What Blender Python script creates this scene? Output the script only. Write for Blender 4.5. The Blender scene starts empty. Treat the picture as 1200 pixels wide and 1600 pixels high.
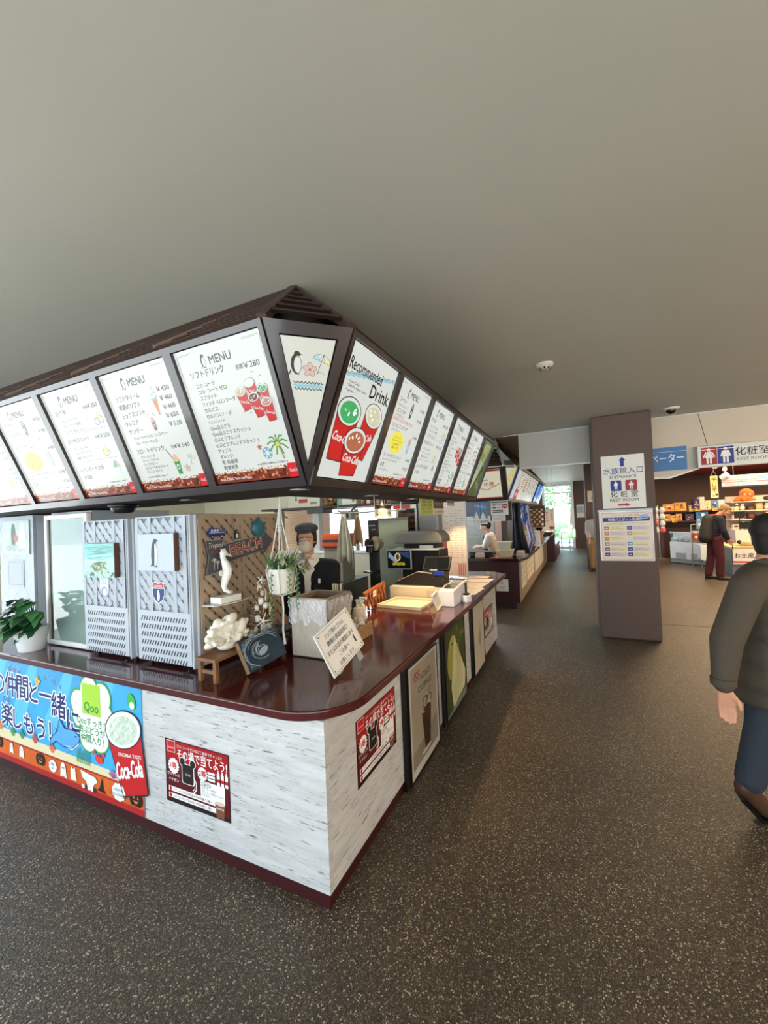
import bpy, bmesh, math, random
from mathutils import Vector, Matrix, Euler
random.seed(7)
SC = bpy.context.scene
COL = SC.collection
PI = math.pi

# ------------------------------------------------------------------ camera
CAM_POS = (0.999, -1.427, 1.62)
CAM_ROT = ((0.90181, 0.04524, 0.42975), (0.43001, 0.00432, -0.90281), (-0.04270, 0.99897, -0.01555))
cam_data = bpy.data.cameras.new('camera')
cam_data.sensor_fit = 'HORIZONTAL'
cam_data.sensor_width = 36.0
cam_data.lens = 640.3 / 1200 * 36.0
cam_data.clip_start = 0.05
cam_data.clip_end = 300
cam = bpy.data.objects.new('camera', cam_data)
COL.objects.link(cam)
cm = Matrix(CAM_ROT).to_4x4()
cm.translation = Vector(CAM_POS)
cam.matrix_world = cm
SC.camera = cam

# ------------------------------------------------------------------ exposure
SC.view_settings.view_transform = 'Standard'
SC.view_settings.look = 'None'
SC.view_settings.exposure = 0.72
SC.view_settings.gamma = 1.0
SC.view_settings.use_curve_mapping = False
try:
    SC.cycles.max_bounces = 8
    SC.cycles.diffuse_bounces = 5
    SC.cycles.glossy_bounces = 4
    SC.cycles.transmission_bounces = 6
    SC.cycles.transparent_max_bounces = 8
    SC.cycles.sample_clamp_indirect = 6.0
except Exception:
    pass

# ------------------------------------------------------------------ world
W = bpy.data.worlds.new('world')
SC.world = W
W.use_nodes = True
nt = W.node_tree
bg = nt.nodes['Background']
tc = nt.nodes.new('ShaderNodeTexCoord')
sep = nt.nodes.new('ShaderNodeSeparateXYZ')
rmp = nt.nodes.new('ShaderNodeValToRGB')
rmp.color_ramp.elements[0].position = 0.0
rmp.color_ramp.elements[0].color = (0.80, 0.91, 1.0, 1)
rmp.color_ramp.elements[1].position = 0.7
rmp.color_ramp.elements[1].color = (0.52, 0.74, 1.0, 1)
nt.links.new(tc.outputs['Generated'], sep.inputs[0])
nt.links.new(sep.outputs['Z'], rmp.inputs[0])
nt.links.new(rmp.outputs[0], bg.inputs['Color'])
bg.inputs['Strength'].default_value = 2.5

def add_light(name, kind, loc, energy, color, rot=(0, 0, 0), size=1.0, size_y=None, spot=1.2, blend=0.5):
    d = bpy.data.lights.new(name, kind)
    d.energy = energy
    d.color = color
    if kind == 'AREA':
        d.size = size
        if size_y:
            d.shape = 'RECTANGLE'
            d.size_y = size_y
    elif kind == 'SPOT':
        d.spot_size = spot
        d.spot_blend = blend
        d.shadow_soft_size = size
    elif kind == 'SUN':
        d.angle = 0.02
    else:
        d.shadow_soft_size = size
    o = bpy.data.objects.new(name, d)
    o.location = loc
    o.rotation_euler = rot
    COL.objects.link(o)
    return o

# the sun on the plaza outside the open front
add_light('sun', 'SUN', (0, -20, 20), 15.5, (1.0, 0.97, 0.92), (math.radians(38), 0, math.radians(12)))
WARM = (1.0, 0.72, 0.42)
# track lighting of the souvenir shop and its passage
add_light('shop_lamp', 'AREA', (7.0, 12.0, 2.75), 560, (1.0, 0.74, 0.45), size=6.0, size_y=9.0)
add_light('shop_lamp', 'AREA', (3.2, 8.0, 2.74), 75, (1.0, 0.72, 0.42), size=1.2, size_y=4.0)
# unseen warm point lights, added right of the frame to warm the hall ceiling
for px, py, e in ((5.6, 1.6, 150), (5.4, -2.2, 130)):
    add_light('warm_fill', 'POINT', (px, py, 1.95), e, (1.0, 0.77, 0.53), size=0.22)
# unseen area lights added to brighten the two kiosks
add_light('kiosk_fill', 'AREA', (-2.2, 2.2, 2.70), 22, (1.0, 0.96, 0.84), size=2.2, size_y=0.3)
add_light('kiosk_fill', 'AREA', (-1.2, 7.6, 2.70), 45, (1.0, 0.90, 0.76), size=2.0, size_y=0.3)
# the recessed downlights under the sign box that shine on the worktop
for sx, sy, e in ((-0.105, 0.97, 7), (-0.25, 1.75, 42), (-0.25, 2.45, 18), (-0.36, 3.36, 26)):
    add_light('downlight', 'SPOT', (sx, sy, 1.768), e, (1.0, 0.62, 0.30), size=0.02, spot=1.55, blend=0.6)

# ------------------------------------------------------------------ helpers: colour and materials
def lin(h):
    h = h.lstrip('#')
    out = []
    for i in (0, 2, 4):
        v = int(h[i:i + 2], 16) / 255
        out.append(v / 12.92 if v <= 0.04045 else ((v + 0.055) / 1.055) ** 2.4)
    return tuple(out)

MATS = {}

def nodes_of(m):
    m.use_nodes = True
    return m.node_tree, m.node_tree.nodes['Principled BSDF']

def mat(h, rough=0.5, metal=0.0, var=0.06, scale=9.0, emit=0.0, bump=0.0, coat=0.0, trans=0.0, alpha=1.0, spec=0.5, stretch=None, ior=1.45):
    """procedural material: base colour with a noise-driven variation"""
    key = (h, rough, metal, var, scale, emit, bump, coat, trans, alpha, spec, stretch)
    if key in MATS:
        return MATS[key]
    m = bpy.data.materials.new('mat_' + h.strip('#'))
    t, p = nodes_of(m)
    c = lin(h)
    p.inputs['Roughness'].default_value = rough
    p.inputs['Metallic'].default_value = metal
    p.inputs['Coat Weight'].default_value = coat
    p.inputs['Coat Roughness'].default_value = 0.08
    p.inputs['Transmission Weight'].default_value = trans
    p.inputs['Alpha'].default_value = alpha
    p.inputs['Specular IOR Level'].default_value = spec
    p.inputs['IOR'].default_value = ior
    tcn = t.nodes.new('ShaderNodeTexCoord')
    mp = t.nodes.new('ShaderNodeMapping')
    if stretch:
        mp.inputs['Scale'].default_value = stretch
    nz = t.nodes.new('ShaderNodeTexNoise')
    nz.inputs['Scale'].default_value = scale
    nz.inputs['Detail'].default_value = 4.0
    mx = t.nodes.new('ShaderNodeMix')
    mx.data_type = 'RGBA'
    mx.inputs['A'].default_value = tuple(max(0, x * (1 - var * 1.6)) for x in c) + (1,)
    mx.inputs['B'].default_value = tuple(min(1, x * (1 + var * 1.6)) for x in c) + (1,)
    t.links.new(tcn.outputs['Object'], mp.inputs['Vector'])
    t.links.new(mp.outputs[0], nz.inputs['Vector'])
    t.links.new(nz.outputs['Fac'], mx.inputs['Factor'])
    t.links.new(mx.outputs['Result'], p.inputs['Base Color'])
    if emit:
        dk = t.nodes.new('ShaderNodeMix'); dk.data_type = 'RGBA'; dk.blend_type = 'MULTIPLY'
        dk.inputs['Factor'].default_value = 1.0
        dk.inputs['B'].default_value = (0.12, 0.12, 0.12, 1)
        t.links.new(mx.outputs['Result'], dk.inputs['A'])
        t.links.new(dk.outputs['Result'], p.inputs['Base Color'])
        t.links.new(mx.outputs['Result'], p.inputs['Emission Color'])
        p.inputs['Emission Strength'].default_value = emit
    if bump:
        b = t.nodes.new('ShaderNodeBump')
        b.inputs['Strength'].default_value = bump
        b.inputs['Distance'].default_value = 0.01
        t.links.new(nz.outputs['Fac'], b.inputs['Height'])
        t.links.new(b.outputs[0], p.inputs['Normal'])
    MATS[key] = m
    return m

EMK = 0.47
def ink(h):          # matt printing ink
    return mat(h, rough=0.55, var=0.02)

def lit(h, k=None):  # film on a backlit board
    return mat(h, rough=0.18, var=0.015, emit=EMK if k is None else k * 0.72, spec=0.5)

# ------------------------------------------------------------------ helpers: mesh building
ORG = {}             # world origin of every object made here

def wpos(o):
    return ORG.get(o.name, Vector((0, 0, 0))) if o else Vector((0, 0, 0))

def tag(o, label=None, cat=None, group=None, kind=None):
    if label: o['label'] = label
    if cat: o['category'] = cat
    if group: o['group'] = group
    if kind: o['kind'] = kind
    return o

def thing(name, label, cat, loc, group=None):
    o = bpy.data.objects.new(name, None)
    o.empty_display_size = 0.05
    o.location = loc
    COL.objects.link(o)
    ORG[o.name] = Vector(loc)
    return tag(o, label, cat, group)

def link_mesh(name, me, parent, org):
    o = bpy.data.objects.new(name, me)
    COL.objects.link(o)
    if parent is not None:
        o.parent = parent
        o.location = Vector(org) - wpos(parent)
    else:
        o.location = org
    ORG[o.name] = Vector(org)
    return o

class MB:
    """collects shapes in world coordinates; build() links them as ONE mesh object"""
    def __init__(s, M=None):
        s.v, s.f, s.mi, s.ms, s.M = [], [], [], [], M or Matrix()
    def m(s, material):
        if material not in s.ms:
            s.ms.append(material)
        return s.ms.index(material)
    def add(s, vs, fs, material):
        k = len(s.v)
        i = s.m(material)
        s.v += [s.M @ Vector(p) for p in vs]
        for f in fs:
            s.f.append([k + q for q in f])
            s.mi.append(i)
        return s
    def box(s, x0, y0, z0, x1, y1, z1, material):
        if x0 > x1: x0, x1 = x1, x0
        if y0 > y1: y0, y1 = y1, y0
        if z0 > z1: z0, z1 = z1, z0
        return s.add([(x0, y0, z0), (x1, y0, z0), (x1, y1, z0), (x0, y1, z0), (x0, y0, z1), (x1, y0, z1), (x1, y1, z1), (x0, y1, z1)],
                     [(3, 2, 1, 0), (4, 5, 6, 7), (0, 1, 5, 4), (1, 2, 6, 5), (2, 3, 7, 6), (3, 0, 4, 7)], material)
    def bar(s, p0, p1, w, d, material, up=(0, 0, 1)):
        p0, p1 = Vector(p0), Vector(p1)
        a = (p1 - p0).normalized()
        u = Vector(up)
        if abs(a.dot(u)) > 0.99: u = Vector((0, 1, 0))
        r = a.cross(u).normalized()
        u = r.cross(a).normalized()
        vs = []
        for p in (p0, p1):
            for i, j in ((-1, -1), (1, -1), (1, 1), (-1, 1)):
                vs.append(p + r * (w / 2 * i) + u * (d / 2 * j))
        return s.add(vs, [(0, 1, 2, 3), (7, 6, 5, 4), (1, 0, 4, 5), (2, 1, 5, 6), (3, 2, 6, 7), (0, 3, 7, 4)], material)
    def tube(s, pts, r, material, n=10, caps=True):
        pts = [Vector(p) for p in pts]
        rs = r if isinstance(r, (list, tuple)) else [r] * len(pts)
        vs, fs = [], []
        ref = None
        for i, p in enumerate(pts):
            a = (pts[min(i + 1, len(pts) - 1)] - pts[max(i - 1, 0)])
            a = a.normalized() if a.length > 1e-9 else Vector((0, 0, 1))
            if ref is None:
                ref = Vector((1, 0, 0)) if abs(a.x) < 0.8 else Vector((0, 1, 0))
            u = (ref - a * ref.dot(a)).normalized()
            ref = u
            w = a.cross(u)
            for k in range(n):
                t = 2 * PI * k / n
                vs.append(p + (u * math.cos(t) + w * math.sin(t)) * rs[i])
        for i in range(len(pts) - 1):
            for k in range(n):
                fs.append((i * n + k, i * n + (k + 1) % n, (i + 1) * n + (k + 1) % n, (i + 1) * n + k))
        if caps:
            fs.append(tuple(range(n - 1, -1, -1)))
            fs.append(tuple((len(pts) - 1) * n + k for k in range(n)))
        return s.add(vs, fs, material)
    def cyl(s, p0, p1, r0, material, r1=None, n=20):
        return s.tube([p0, p1], [r0, r0 if r1 is None else r1], material, n)
    def lathe(s, c, prof, material, n=28, sx=1.0, sy=1.0):
        vs, fs = [], []
        for r, z in prof:
            for k in range(n):
                t = 2 * PI * k / n
                vs.append((c[0] + r * sx * math.cos(t), c[1] + r * sy * math.sin(t), c[2] + z))
        for i in range(len(prof) - 1):
            for k in range(n):
                fs.append((i * n + k, i * n + (k + 1) % n, (i + 1) * n + (k + 1) % n, (i + 1) * n + k))
        if prof[0][0] > 1e-6: fs.append(tuple(range(n - 1, -1, -1)))
        if prof[-1][0] > 1e-6: fs.append(tuple((len(prof) - 1) * n + k for k in range(n)))
        return s.add(vs, fs, material)
    def ball(s, c, r, material, n=16):
        rx, ry, rz = r if isinstance(r, (tuple, list)) else (r, r, r)
        h = n // 2
        vs, fs = [(c[0], c[1], c[2] - rz)], []
        for i in range(1, h):
            a = -PI / 2 + PI * i / h
            for k in range(n):
                t = 2 * PI * k / n
                vs.append((c[0] + rx * math.cos(a) * math.cos(t), c[1] + ry * math.cos(a) * math.sin(t), c[2] + rz * math.sin(a)))
        vs.append((c[0], c[1], c[2] + rz))
        for k in range(n):
            fs.append((0, 1 + (k + 1) % n, 1 + k))
            for i in range(h - 2):
                fs.append((1 + i * n + k, 1 + i * n + (k + 1) % n, 1 + (i + 1) * n + (k + 1) % n, 1 + (i + 1) * n + k))
            fs.append((len(vs) - 1, 1 + (h - 2) * n + k, 1 + (h - 2) * n + (k + 1) % n))
        return s.add(vs, fs, material)
    def prism(s, pts, F, d, material):
        """2-D outline (counter-clockwise) in frame F, from its plane down to -d along the normal"""
        n = len(pts)
        vs = [F @ Vector((x, y, 0)) for x, y in pts] + [F @ Vector((x, y, -d)) for x, y in pts]
        fs = [tuple(range(n)), tuple(range(2 * n - 1, n - 1, -1))]
        for i in range(n):
            j = (i + 1) % n
            fs.append((j, i, n + i, n + j))
        return s.add(vs, fs, material)
    def quad(s, a, b, c, d, material):
        return s.add([a, b, c, d], [(0, 1, 2, 3)], material)
    def mesh(s, name, org):
        me = bpy.data.meshes.new(name)
        me.from_pydata([tuple(p - org) for p in s.v], [], s.f)
        for q in s.ms: me.materials.append(q)
        me.polygons.foreach_set('material_index', s.mi)
        me.update()
        return me
    def build(s, name, parent=None, org=None, bevel=0.0, smooth=0.0, label=None, cat=None, group=None, kind=None, seg=2):
        if org is None:
            if s.v:
                lo = [min(p[i] for p in s.v) for i in range(3)]
                hi = [max(p[i] for p in s.v) for i in range(3)]
                org = Vector(((lo[0] + hi[0]) / 2, (lo[1] + hi[1]) / 2, lo[2]))
            else:
                org = Vector((0, 0, 0))
        org = Vector(org)
        me = s.mesh(name, org)
        if smooth:
            me.shade_smooth()
            try: me.set_sharp_from_angle(angle=math.radians(smooth))
            except Exception: pass
        o = link_mesh(name, me, parent, org)
        if bevel:
            b = o.modifiers.new('bevel', 'BEVEL')
            b.width = bevel
            b.segments = seg
            b.limit_method = 'ANGLE'
            b.angle_limit = math.radians(35)
        return tag(o, label, cat, group, kind)

def frame(o, u, v):
    o, u, v = Vector(o), Vector(u).normalized(), Vector(v)
    v = (v - u * v.dot(u)).normalized()
    n = u.cross(v)
    M = Matrix((u, v, n)).transposed().to_4x4()
    M.translation = o
    return M

# ------------------------------------------------------------------ helpers: lettering and flat printing
_tc = bpy.data.curves.new('lettering', 'FONT')
_to = bpy.data.objects.new('lettering', _tc)
_cache = {}

def glyphs(text, shear=0.0, bold=0.0, res=2):
    k = (text, shear, bold, res)
    if k not in _cache:
        _tc.body = text
        _tc.size = 1.0
        _tc.shear = shear
        _tc.offset = bold
        _tc.resolution_u = res
        me = _to.to_mesh()
        vs = [(p.co.x, p.co.y) for p in me.vertices]
        fs = [tuple(p.vertices) for p in me.polygons]
        _to.to_mesh_clear()
        _cache[k] = (vs, fs)
    return _cache[k]

class Pr:
    """a flat printed sheet, w x h metres, origin at its lower left corner: a board with inks laid on it"""
    def __init__(s, w, h, t, base, edge=None, dz=0.0004, outline=None):
        s.w, s.h, s.dz, s.n = w, h, dz, 0
        s.mb = MB()
        if outline is None:
            outline = [(0, 0), (w, 0), (w, h), (0, h)]
        s.mb.prism(outline, Matrix(), t, edge or base)
        s.poly(outline, base, 0.5)
    def poly(s, pts, m, k=1):
        a = sum(pts[i][0] * pts[(i + 1) % len(pts)][1] - pts[(i + 1) % len(pts)][0] * pts[i][1] for i in range(len(pts)))
        if a < 0: pts = pts[::-1]
        s.n += 1
        s.mb.add([(x, y, k * s.dz + s.n * 3e-6) for x, y in pts], [tuple(range(len(pts)))], m)
    def rect(s, x0, y0, x1, y1, m, k=1):
        s.poly([(x0, y0), (x1, y0), (x1, y1), (x0, y1)], m, k)
    def ell(s, x, y, rx, ry, m, k=1, rot=0.0, n=28, a0=0, a1=2 * PI):
        c, q = math.cos(rot), math.sin(rot)
        pts = []
        full = abs(a1 - a0 - 2 * PI) < 1e-6
        for i in range(n if full else n + 1):
            t = a0 + (a1 - a0) * i / n
            ex, ey = rx * math.cos(t), ry * math.sin(t)
            pts.append((x + ex * c - ey * q, y + ex * q + ey * c))
        s.poly(pts, m, k)
    def rrect(s, x0, y0, x1, y1, r, m, k=1):
        pts = []
        for cx, cy, a in ((x1 - r, y1 - r, 0), (x0 + r, y1 - r, PI / 2), (x0 + r, y0 + r, PI), (x1 - r, y0 + r, 1.5 * PI)):
            for i in range(6):
                t = a + PI / 2 * i / 5
                pts.append((cx + r * math.cos(t), cy + r * math.sin(t)))
        s.poly(pts, m, k)
    def line(s, pts, w, m, k=1):
        for (x0, y0), (x1, y1) in zip(pts, pts[1:]):
            d = math.hypot(x1 - x0, y1 - y0) or 1
            nx, ny = -(y1 - y0) / d * w / 2, (x1 - x0) / d * w / 2
            s.poly([(x0 + nx, y0 + ny), (x1 + nx, y1 + ny), (x1 - nx, y1 - ny), (x0 - nx, y0 - ny)], m, k)
    def ring(s, x, y, rx, ry, w, m, k=1, n=28):
        s.line([(x + rx * math.cos(2 * PI * i / n), y + ry * math.sin(2 * PI * i / n)) for i in range(n + 1)], w, m, k)
    def text(s, t, x, y, size, m, k=2, fit=None, al='l', shear=0.0, bold=0.0, rot=0.0, res=2):
        if bold:
            e = bold * size * 0.8
            for dx, dy in ((e, 0), (-e, 0), (0, e), (0, -e)):
                s.text(t, x + dx, y + dy, size, m, k, fit, al, shear, 0.0, rot, res)
        vs, fs = glyphs(t, shear, 0.0, res)
        if not vs: return
        x0 = min(p[0] for p in vs); x1 = max(p[0] for p in vs)
        kx = size if not fit else fit / (x1 - x0)
        off = {'l': x0, 'c': (x0 + x1) / 2, 'r': x1}[al]
        c, q = math.cos(rot), math.sin(rot)
        out = []
        s.n += 1
        for px, py in vs:
            ax, ay = (px - off) * kx, py * size
            out.append((x + ax * c - ay * q, y + ax * q + ay * c, k * s.dz + s.n * 3e-6))
        s.mb.add(out, fs, m)
    def wave(s, x0, x1, y, amp, n, w, m, k=1, slope=0.0):
        st = n * 8
        s.line([(x0 + (x1 - x0) * i / st, y + slope * (x1 - x0) * i / st + amp * math.sin(2 * PI * n * i / st)) for i in range(st + 1)], w, m, k)
    def scribble(s, x, y, w, size, m, k=2, seed=0):
        """a row of tiny printed words too small to read"""
        r = random.Random(seed)
        cx = x
        while cx < x + w:
            d = size * r.uniform(0.35, 0.8)
            s.line([(cx, y + size * r.uniform(0, .3)), (cx + d * .5, y + size * r.uniform(.5, .9))], size * 0.18, m, k)
            s.rect(cx, y + size * r.uniform(.1, .6), cx + d * .8, y + size * r.uniform(.1, .6) + size * .16, m, k)
            cx += d + size * 0.2
    def build(s, name, F, parent=None, **kw):
        s.mb.v = [F @ p for p in s.mb.v]
        if parent is None and 'org' not in kw:
            kw['org'] = F.translation
        return s.mb.build(name, parent, **kw)

# ------------------------------------------------------------------ helpers: smooth organic bodies
def cap(bm_parts, p0, p1, r0, r1, n=14):
    """tapered capsule as (verts, faces)"""
    mb = MB()
    p0, p1 = Vector(p0), Vector(p1)
    a = p1 - p0
    L = a.length
    if L < 1e-6:
        mb.ball(p0, r0, None, n)
        bm_parts.append((mb.v, mb.f))
        return
    a.normalize()
    pts, rs = [], []
    for i in range(6):
        t = PI / 2 * (i / 5)
        pts.append(p0 - a * (r0 * math.cos(t))); rs.append(max(r0 * math.sin(t), 1e-4))
    for i in range(6):
        t = PI / 2 * (i / 5)
        pts.append(p1 + a * (r1 * math.sin(t))); rs.append(max(r1 * math.cos(t), 1e-4))
    mb.tube(pts, rs, None, n)
    bm_parts.append((mb.v, mb.f))

def ell(bm_parts, c, r, rot=(0, 0, 0), n=20):
    mb = MB(Matrix.Translation(Vector(c)) @ Euler(rot).to_matrix().to_4x4())
    mb.ball((0, 0, 0), r, None, n)
    bm_parts.append((mb.v, mb.f))

def slab(bm_parts, M, x0, y0, z0, x1, y1, z1):
    mb = MB(M)
    mb.box(x0, y0, z0, x1, y1, z1, None)
    bm_parts.append((mb.v, mb.f))

def organic(name, parts, material, voxel=0.01, smooth=6, parent=None, M=None, org=None, fac=0.5, label=None, cat=None, group=None):
    """joins overlapping solids into ONE continuous surface"""
    vs, fs = [], []
    for v, f in parts:
        k = len(vs)
        vs += [tuple(M @ Vector(p)) if M else tuple(p) for p in v]
        fs += [[k + i for i in q] for q in f]
    lo = [min(p[i] for p in vs) for i in range(3)]
    hi = [max(p[i] for p in vs) for i in range(3)]
    og = Vector(org) if org is not None else Vector(((lo[0] + hi[0]) / 2, (lo[1] + hi[1]) / 2, lo[2]))
    me = bpy.data.meshes.new(name)
    me.from_pydata([tuple(Vector(p) - og) for p in vs], [], fs)
    me.update()
    tmp = bpy.data.objects.new('tmp', me)
    COL.objects.link(tmp)
    rm = tmp.modifiers.new('r', 'REMESH')
    rm.mode = 'VOXEL'
    rm.voxel_size = voxel
    if smooth:
        sm = tmp.modifiers.new('s', 'SMOOTH')
        sm.factor = fac
        sm.iterations = smooth
    dg = bpy.context.evaluated_depsgraph_get()
    me2 = bpy.data.meshes.new_from_object(tmp.evaluated_get(dg))
    bpy.data.objects.remove(tmp)
    me2.name = name
    me2.materials.clear()
    mats = material if isinstance(material, list) else [material]
    for q in mats: me2.materials.append(q)
    me2.shade_smooth()
    o = link_mesh(name, me2, parent, og)
    return tag(o, label, cat, group)

def copy_tree(o, delta, label=None, group=None, rz=None, parent=None, top=True):
    c = o.copy()
    COL.objects.link(c)
    if top:
        c.location = Vector(o.location) + Vector(delta)
        if rz is not None: c.rotation_euler.z = rz
        if label: c['label'] = label
        if group: c['group'] = group
    else:
        c.parent = parent
        c.matrix_parent_inverse = o.matrix_parent_inverse.copy()
    ORG[c.name] = wpos(o) + Vector(delta)
    for ch in list(o.children):
        copy_tree(ch, delta, parent=c, top=False)
    return c
# ================================================================== THE SETTING
def floor_material():
    m = bpy.data.materials.new('aggregate_floor')
    t, p = nodes_of(m)
    L = t.links.new
    tcn = t.nodes.new('ShaderNodeTexCoord')
    def vor(scale):
        v = t.nodes.new('ShaderNodeTexVoronoi'); v.inputs['Scale'].default_value = scale
        L(tcn.outputs['Object'], v.inputs['Vector']); return v
    def ramp(src, stops):
        r = t.nodes.new('ShaderNodeValToRGB')
        e = r.color_ramp.elements
        while len(e) < len(stops): e.new(0.5)
        for i, (ps, c) in enumerate(stops):
            e[i].position = ps; e[i].color = c
        L(src, r.inputs[0]); return r
    v = vor(150.0)
    sp = t.nodes.new('ShaderNodeSeparateColor')
    L(v.outputs['Color'], sp.inputs[0])
    stone = ramp(sp.outputs[0], [(0.0, lin('#2e271f') + (1,)), (0.45, lin('#4b4034') + (1,)), (0.66, lin('#63543f') + (1,)), (0.80, lin('#7f705b') + (1,)), (0.88, lin('#bdb29c') + (1,)), (1.0, lin('#d9cdb8') + (1,))])
    stone.color_ramp.interpolation = 'CONSTANT'
    mort = ramp(v.outputs['Distance'], [(0.0, (0, 0, 0, 1)), (0.34, (0, 0, 0, 1)), (0.52, (1, 1, 1, 1))])
    v2 = vor(340.0)
    sp2 = t.nodes.new('ShaderNodeSeparateColor'); L(v2.outputs['Color'], sp2.inputs[0])
    fine = ramp(sp2.outputs[1], [(0.0, lin('#2a241d') + (1,)), (0.6, lin('#40372d') + (1,)), (0.9, lin('#5f5341') + (1,)), (1.0, lin('#a59679') + (1,))])
    mx = t.nodes.new('ShaderNodeMix'); mx.data_type = 'RGBA'
    L(mort.outputs[0], mx.inputs['Factor']); L(stone.outputs[0], mx.inputs['A']); L(fine.outputs[0], mx.inputs['B'])
    nz = t.nodes.new('ShaderNodeTexNoise'); nz.inputs['Scale'].default_value = 0.9; nz.inputs['Detail'].default_value = 3
    L(tcn.outputs['Object'], nz.inputs['Vector'])
    wear = ramp(nz.outputs['Fac'], [(0.3, (0.84, 0.84, 0.84, 1)), (0.7, (1.1, 1.1, 1.1, 1))])
    mu = t.nodes.new('ShaderNodeMix'); mu.data_type = 'RGBA'; mu.blend_type = 'MULTIPLY'; mu.inputs['Factor'].default_value = 1
    L(mx.outputs['Result'], mu.inputs['A']); L(wear.outputs[0], mu.inputs['B'])
    L(mu.outputs['Result'], p.inputs['Base Color'])
    p.inputs['Roughness'].default_value = 0.42
    b = t.nodes.new('ShaderNodeBump'); b.inputs['Strength'].default_value = 0.55; b.inputs['Distance'].default_value = 0.004
    inv = t.nodes.new('ShaderNodeMath'); inv.operation = 'SUBTRACT'; inv.inputs[0].default_value = 1
    L(v.outputs['Distance'], inv.inputs[1]); L(inv.outputs[0], b.inputs['Height']); L(b.outputs[0], p.inputs['Normal'])
    return m

def travertine():
    m = bpy.data.materials.new('pitted_stone_laminate')
    t, p = nodes_of(m)
    L = t.links.new
    tcn = t.nodes.new('ShaderNodeTexCoord')
    def nz(scale, stretch, det=5, rough=0.6):
        mp = t.nodes.new('ShaderNodeMapping'); mp.inputs['Scale'].default_value = stretch
        n = t.nodes.new('ShaderNodeTexNoise'); n.inputs['Scale'].default_value = scale; n.inputs['Detail'].default_value = det
        n.inputs['Roughness'].default_value = rough
        L(tcn.outputs['Object'], mp.inputs[0]); L(mp.outputs[0], n.inputs['Vector']); return n
    def ramp(src, a, b, ca, cb):
        r = t.nodes.new('ShaderNodeValToRGB'); e = r.color_ramp.elements
        e[0].position, e[0].color, e[1].position, e[1].color = a, ca, b, cb
        L(src, r.inputs[0]); return r
    bands = ramp(nz(3.0, (1.2, 1.2, 10)).outputs['Fac'], 0.3, 0.7, lin('#b9b8b6') + (1,), lin('#d3d3d1') + (1,))
    fl = ramp(nz(13.0, (0.8, 0.8, 8.5), 7, 0.74).outputs['Fac'], 0.555, 0.615, (0, 0, 0, 1), (1, 1, 1, 1))
    where = ramp(nz(4.2, (0.8, 0.8, 7)).outputs['Fac'], 0.42, 0.56, (0, 0, 0, 1), (1, 1, 1, 1))
    mu = t.nodes.new('ShaderNodeMath'); mu.operation = 'MULTIPLY'
    L(fl.outputs[0], mu.inputs[0]); L(where.outputs[0], mu.inputs[1])
    mx = t.nodes.new('ShaderNodeMix'); mx.data_type = 'RGBA'
    mx.inputs['B'].default_value = lin('#5a5654') + (1,)
    L(mu.outputs[0], mx.inputs['Factor']); L(bands.outputs[0], mx.inputs['A'])
    L(mx.outputs['Result'], p.inputs['Base Color'])
    p.inputs['Roughness'].default_value = 0.5
    return m

M_FLOOR = floor_material()
M_TRAV = travertine()
M_CEIL = mat('#bebdb1', 0.5, var=0.02, scale=1.2, spec=0.35)
M_BROWN = mat('#5a4b46', 0.6, var=0.06, scale=30, bump=0.05)
M_WALLB = mat('#4b362d', 0.7, var=0.05, scale=20)
M_WHITE = mat('#e6e6e2', 0.4, var=0.02)
M_CREAM = mat('#dcd9c4', 0.6, var=0.02)
M_DARK = mat('#2c2122', 0.35, var=0.05, coat=0.15)
M_BLACK = mat('#0b0b0c', 0.35, var=0.05)
M_REDWOOD = mat('#431417', 0.30, var=0.10, scale=5, stretch=(1, 1, 6), coat=0.1)
M_STEEL = mat('#a9abab', 0.3, metal=0.9, var=0.04)
M_GREY = mat('#8b8d8c', 0.45, var=0.03)
M_ALU = mat('#c7cbcc', 0.35, metal=0.3, var=0.03)
M_GLASS = mat('#ffffff', 0.02, var=0.0, trans=1.0, ior=1.05, spec=0.4)

CZ = 2.795      # ceiling of the hall
b = MB(); b.box(-7, -5, -0.1, 14, 18.0, 0, M_FLOOR); b.build('floor', kind='structure')
b = MB(); b.box(-60, -70, -0.14, 60, 90, -0.11, mat('#c6c8c4', 0.8, var=0.06, scale=2)); b.build('ground_outside', kind='structure')
b = MB(); b.box(-7, -5, CZ, 14, 5.05, CZ + 0.2, M_CEIL); b.build('ceiling', kind='structure')
b = MB(); b.box(-1.7, 5.05, 2.87, 2.0, 18.2, 3.05, M_CEIL); b.build('ceiling_back', kind='structure')
b = MB(); b.box(2.0, 5.10, 2.80, 14, 18.2, 3.05, mat('#a3171d', 0.35, var=0.04)); b.build('ceiling_shop', kind='structure')
# beam over the passage and panelled fascia over the shop front
b = MB()
b.box(0.22, 5.02, 2.285, 1.5, 5.05, CZ, mat('#b9b6b0', 0.4, var=0.03, scale=3)); b.box(0.22, 4.995, 2.268, 1.3, 5.06, 2.288, M_ALU)
b.box(0.0, 5.0, CZ - 0.012, 1.3, 5.02, CZ, M_ALU)
b.build('trim_1', kind='structure')
M_FASC = mat('#c6bcab', 0.35, var=0.03, scale=3)
b = MB()
b.prism([(1.5, 2.02), (2.08, 2.005), (2.42, 2.10), (14, 2.09), (14, CZ), (1.5, CZ)], frame((0, 5.02, 0), (1, 0, 0), (0, 0, 1)), 0.06, M_FASC)
b.prism([(1.5, 1.995), (2.09, 1.98), (2.42, 2.085), (2.42, 2.10), (2.08, 2.005), (1.5, 2.02)], frame((0, 4.995, 0), (1, 0, 0), (0, 0, 1)), 0.09, M_WHITE)
b.bar((2.42, 5.018, CZ - 0.01), (2.50, 5.018, 2.36), 0.006, 0.004, M_DARK, (0, 1, 0))
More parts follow.
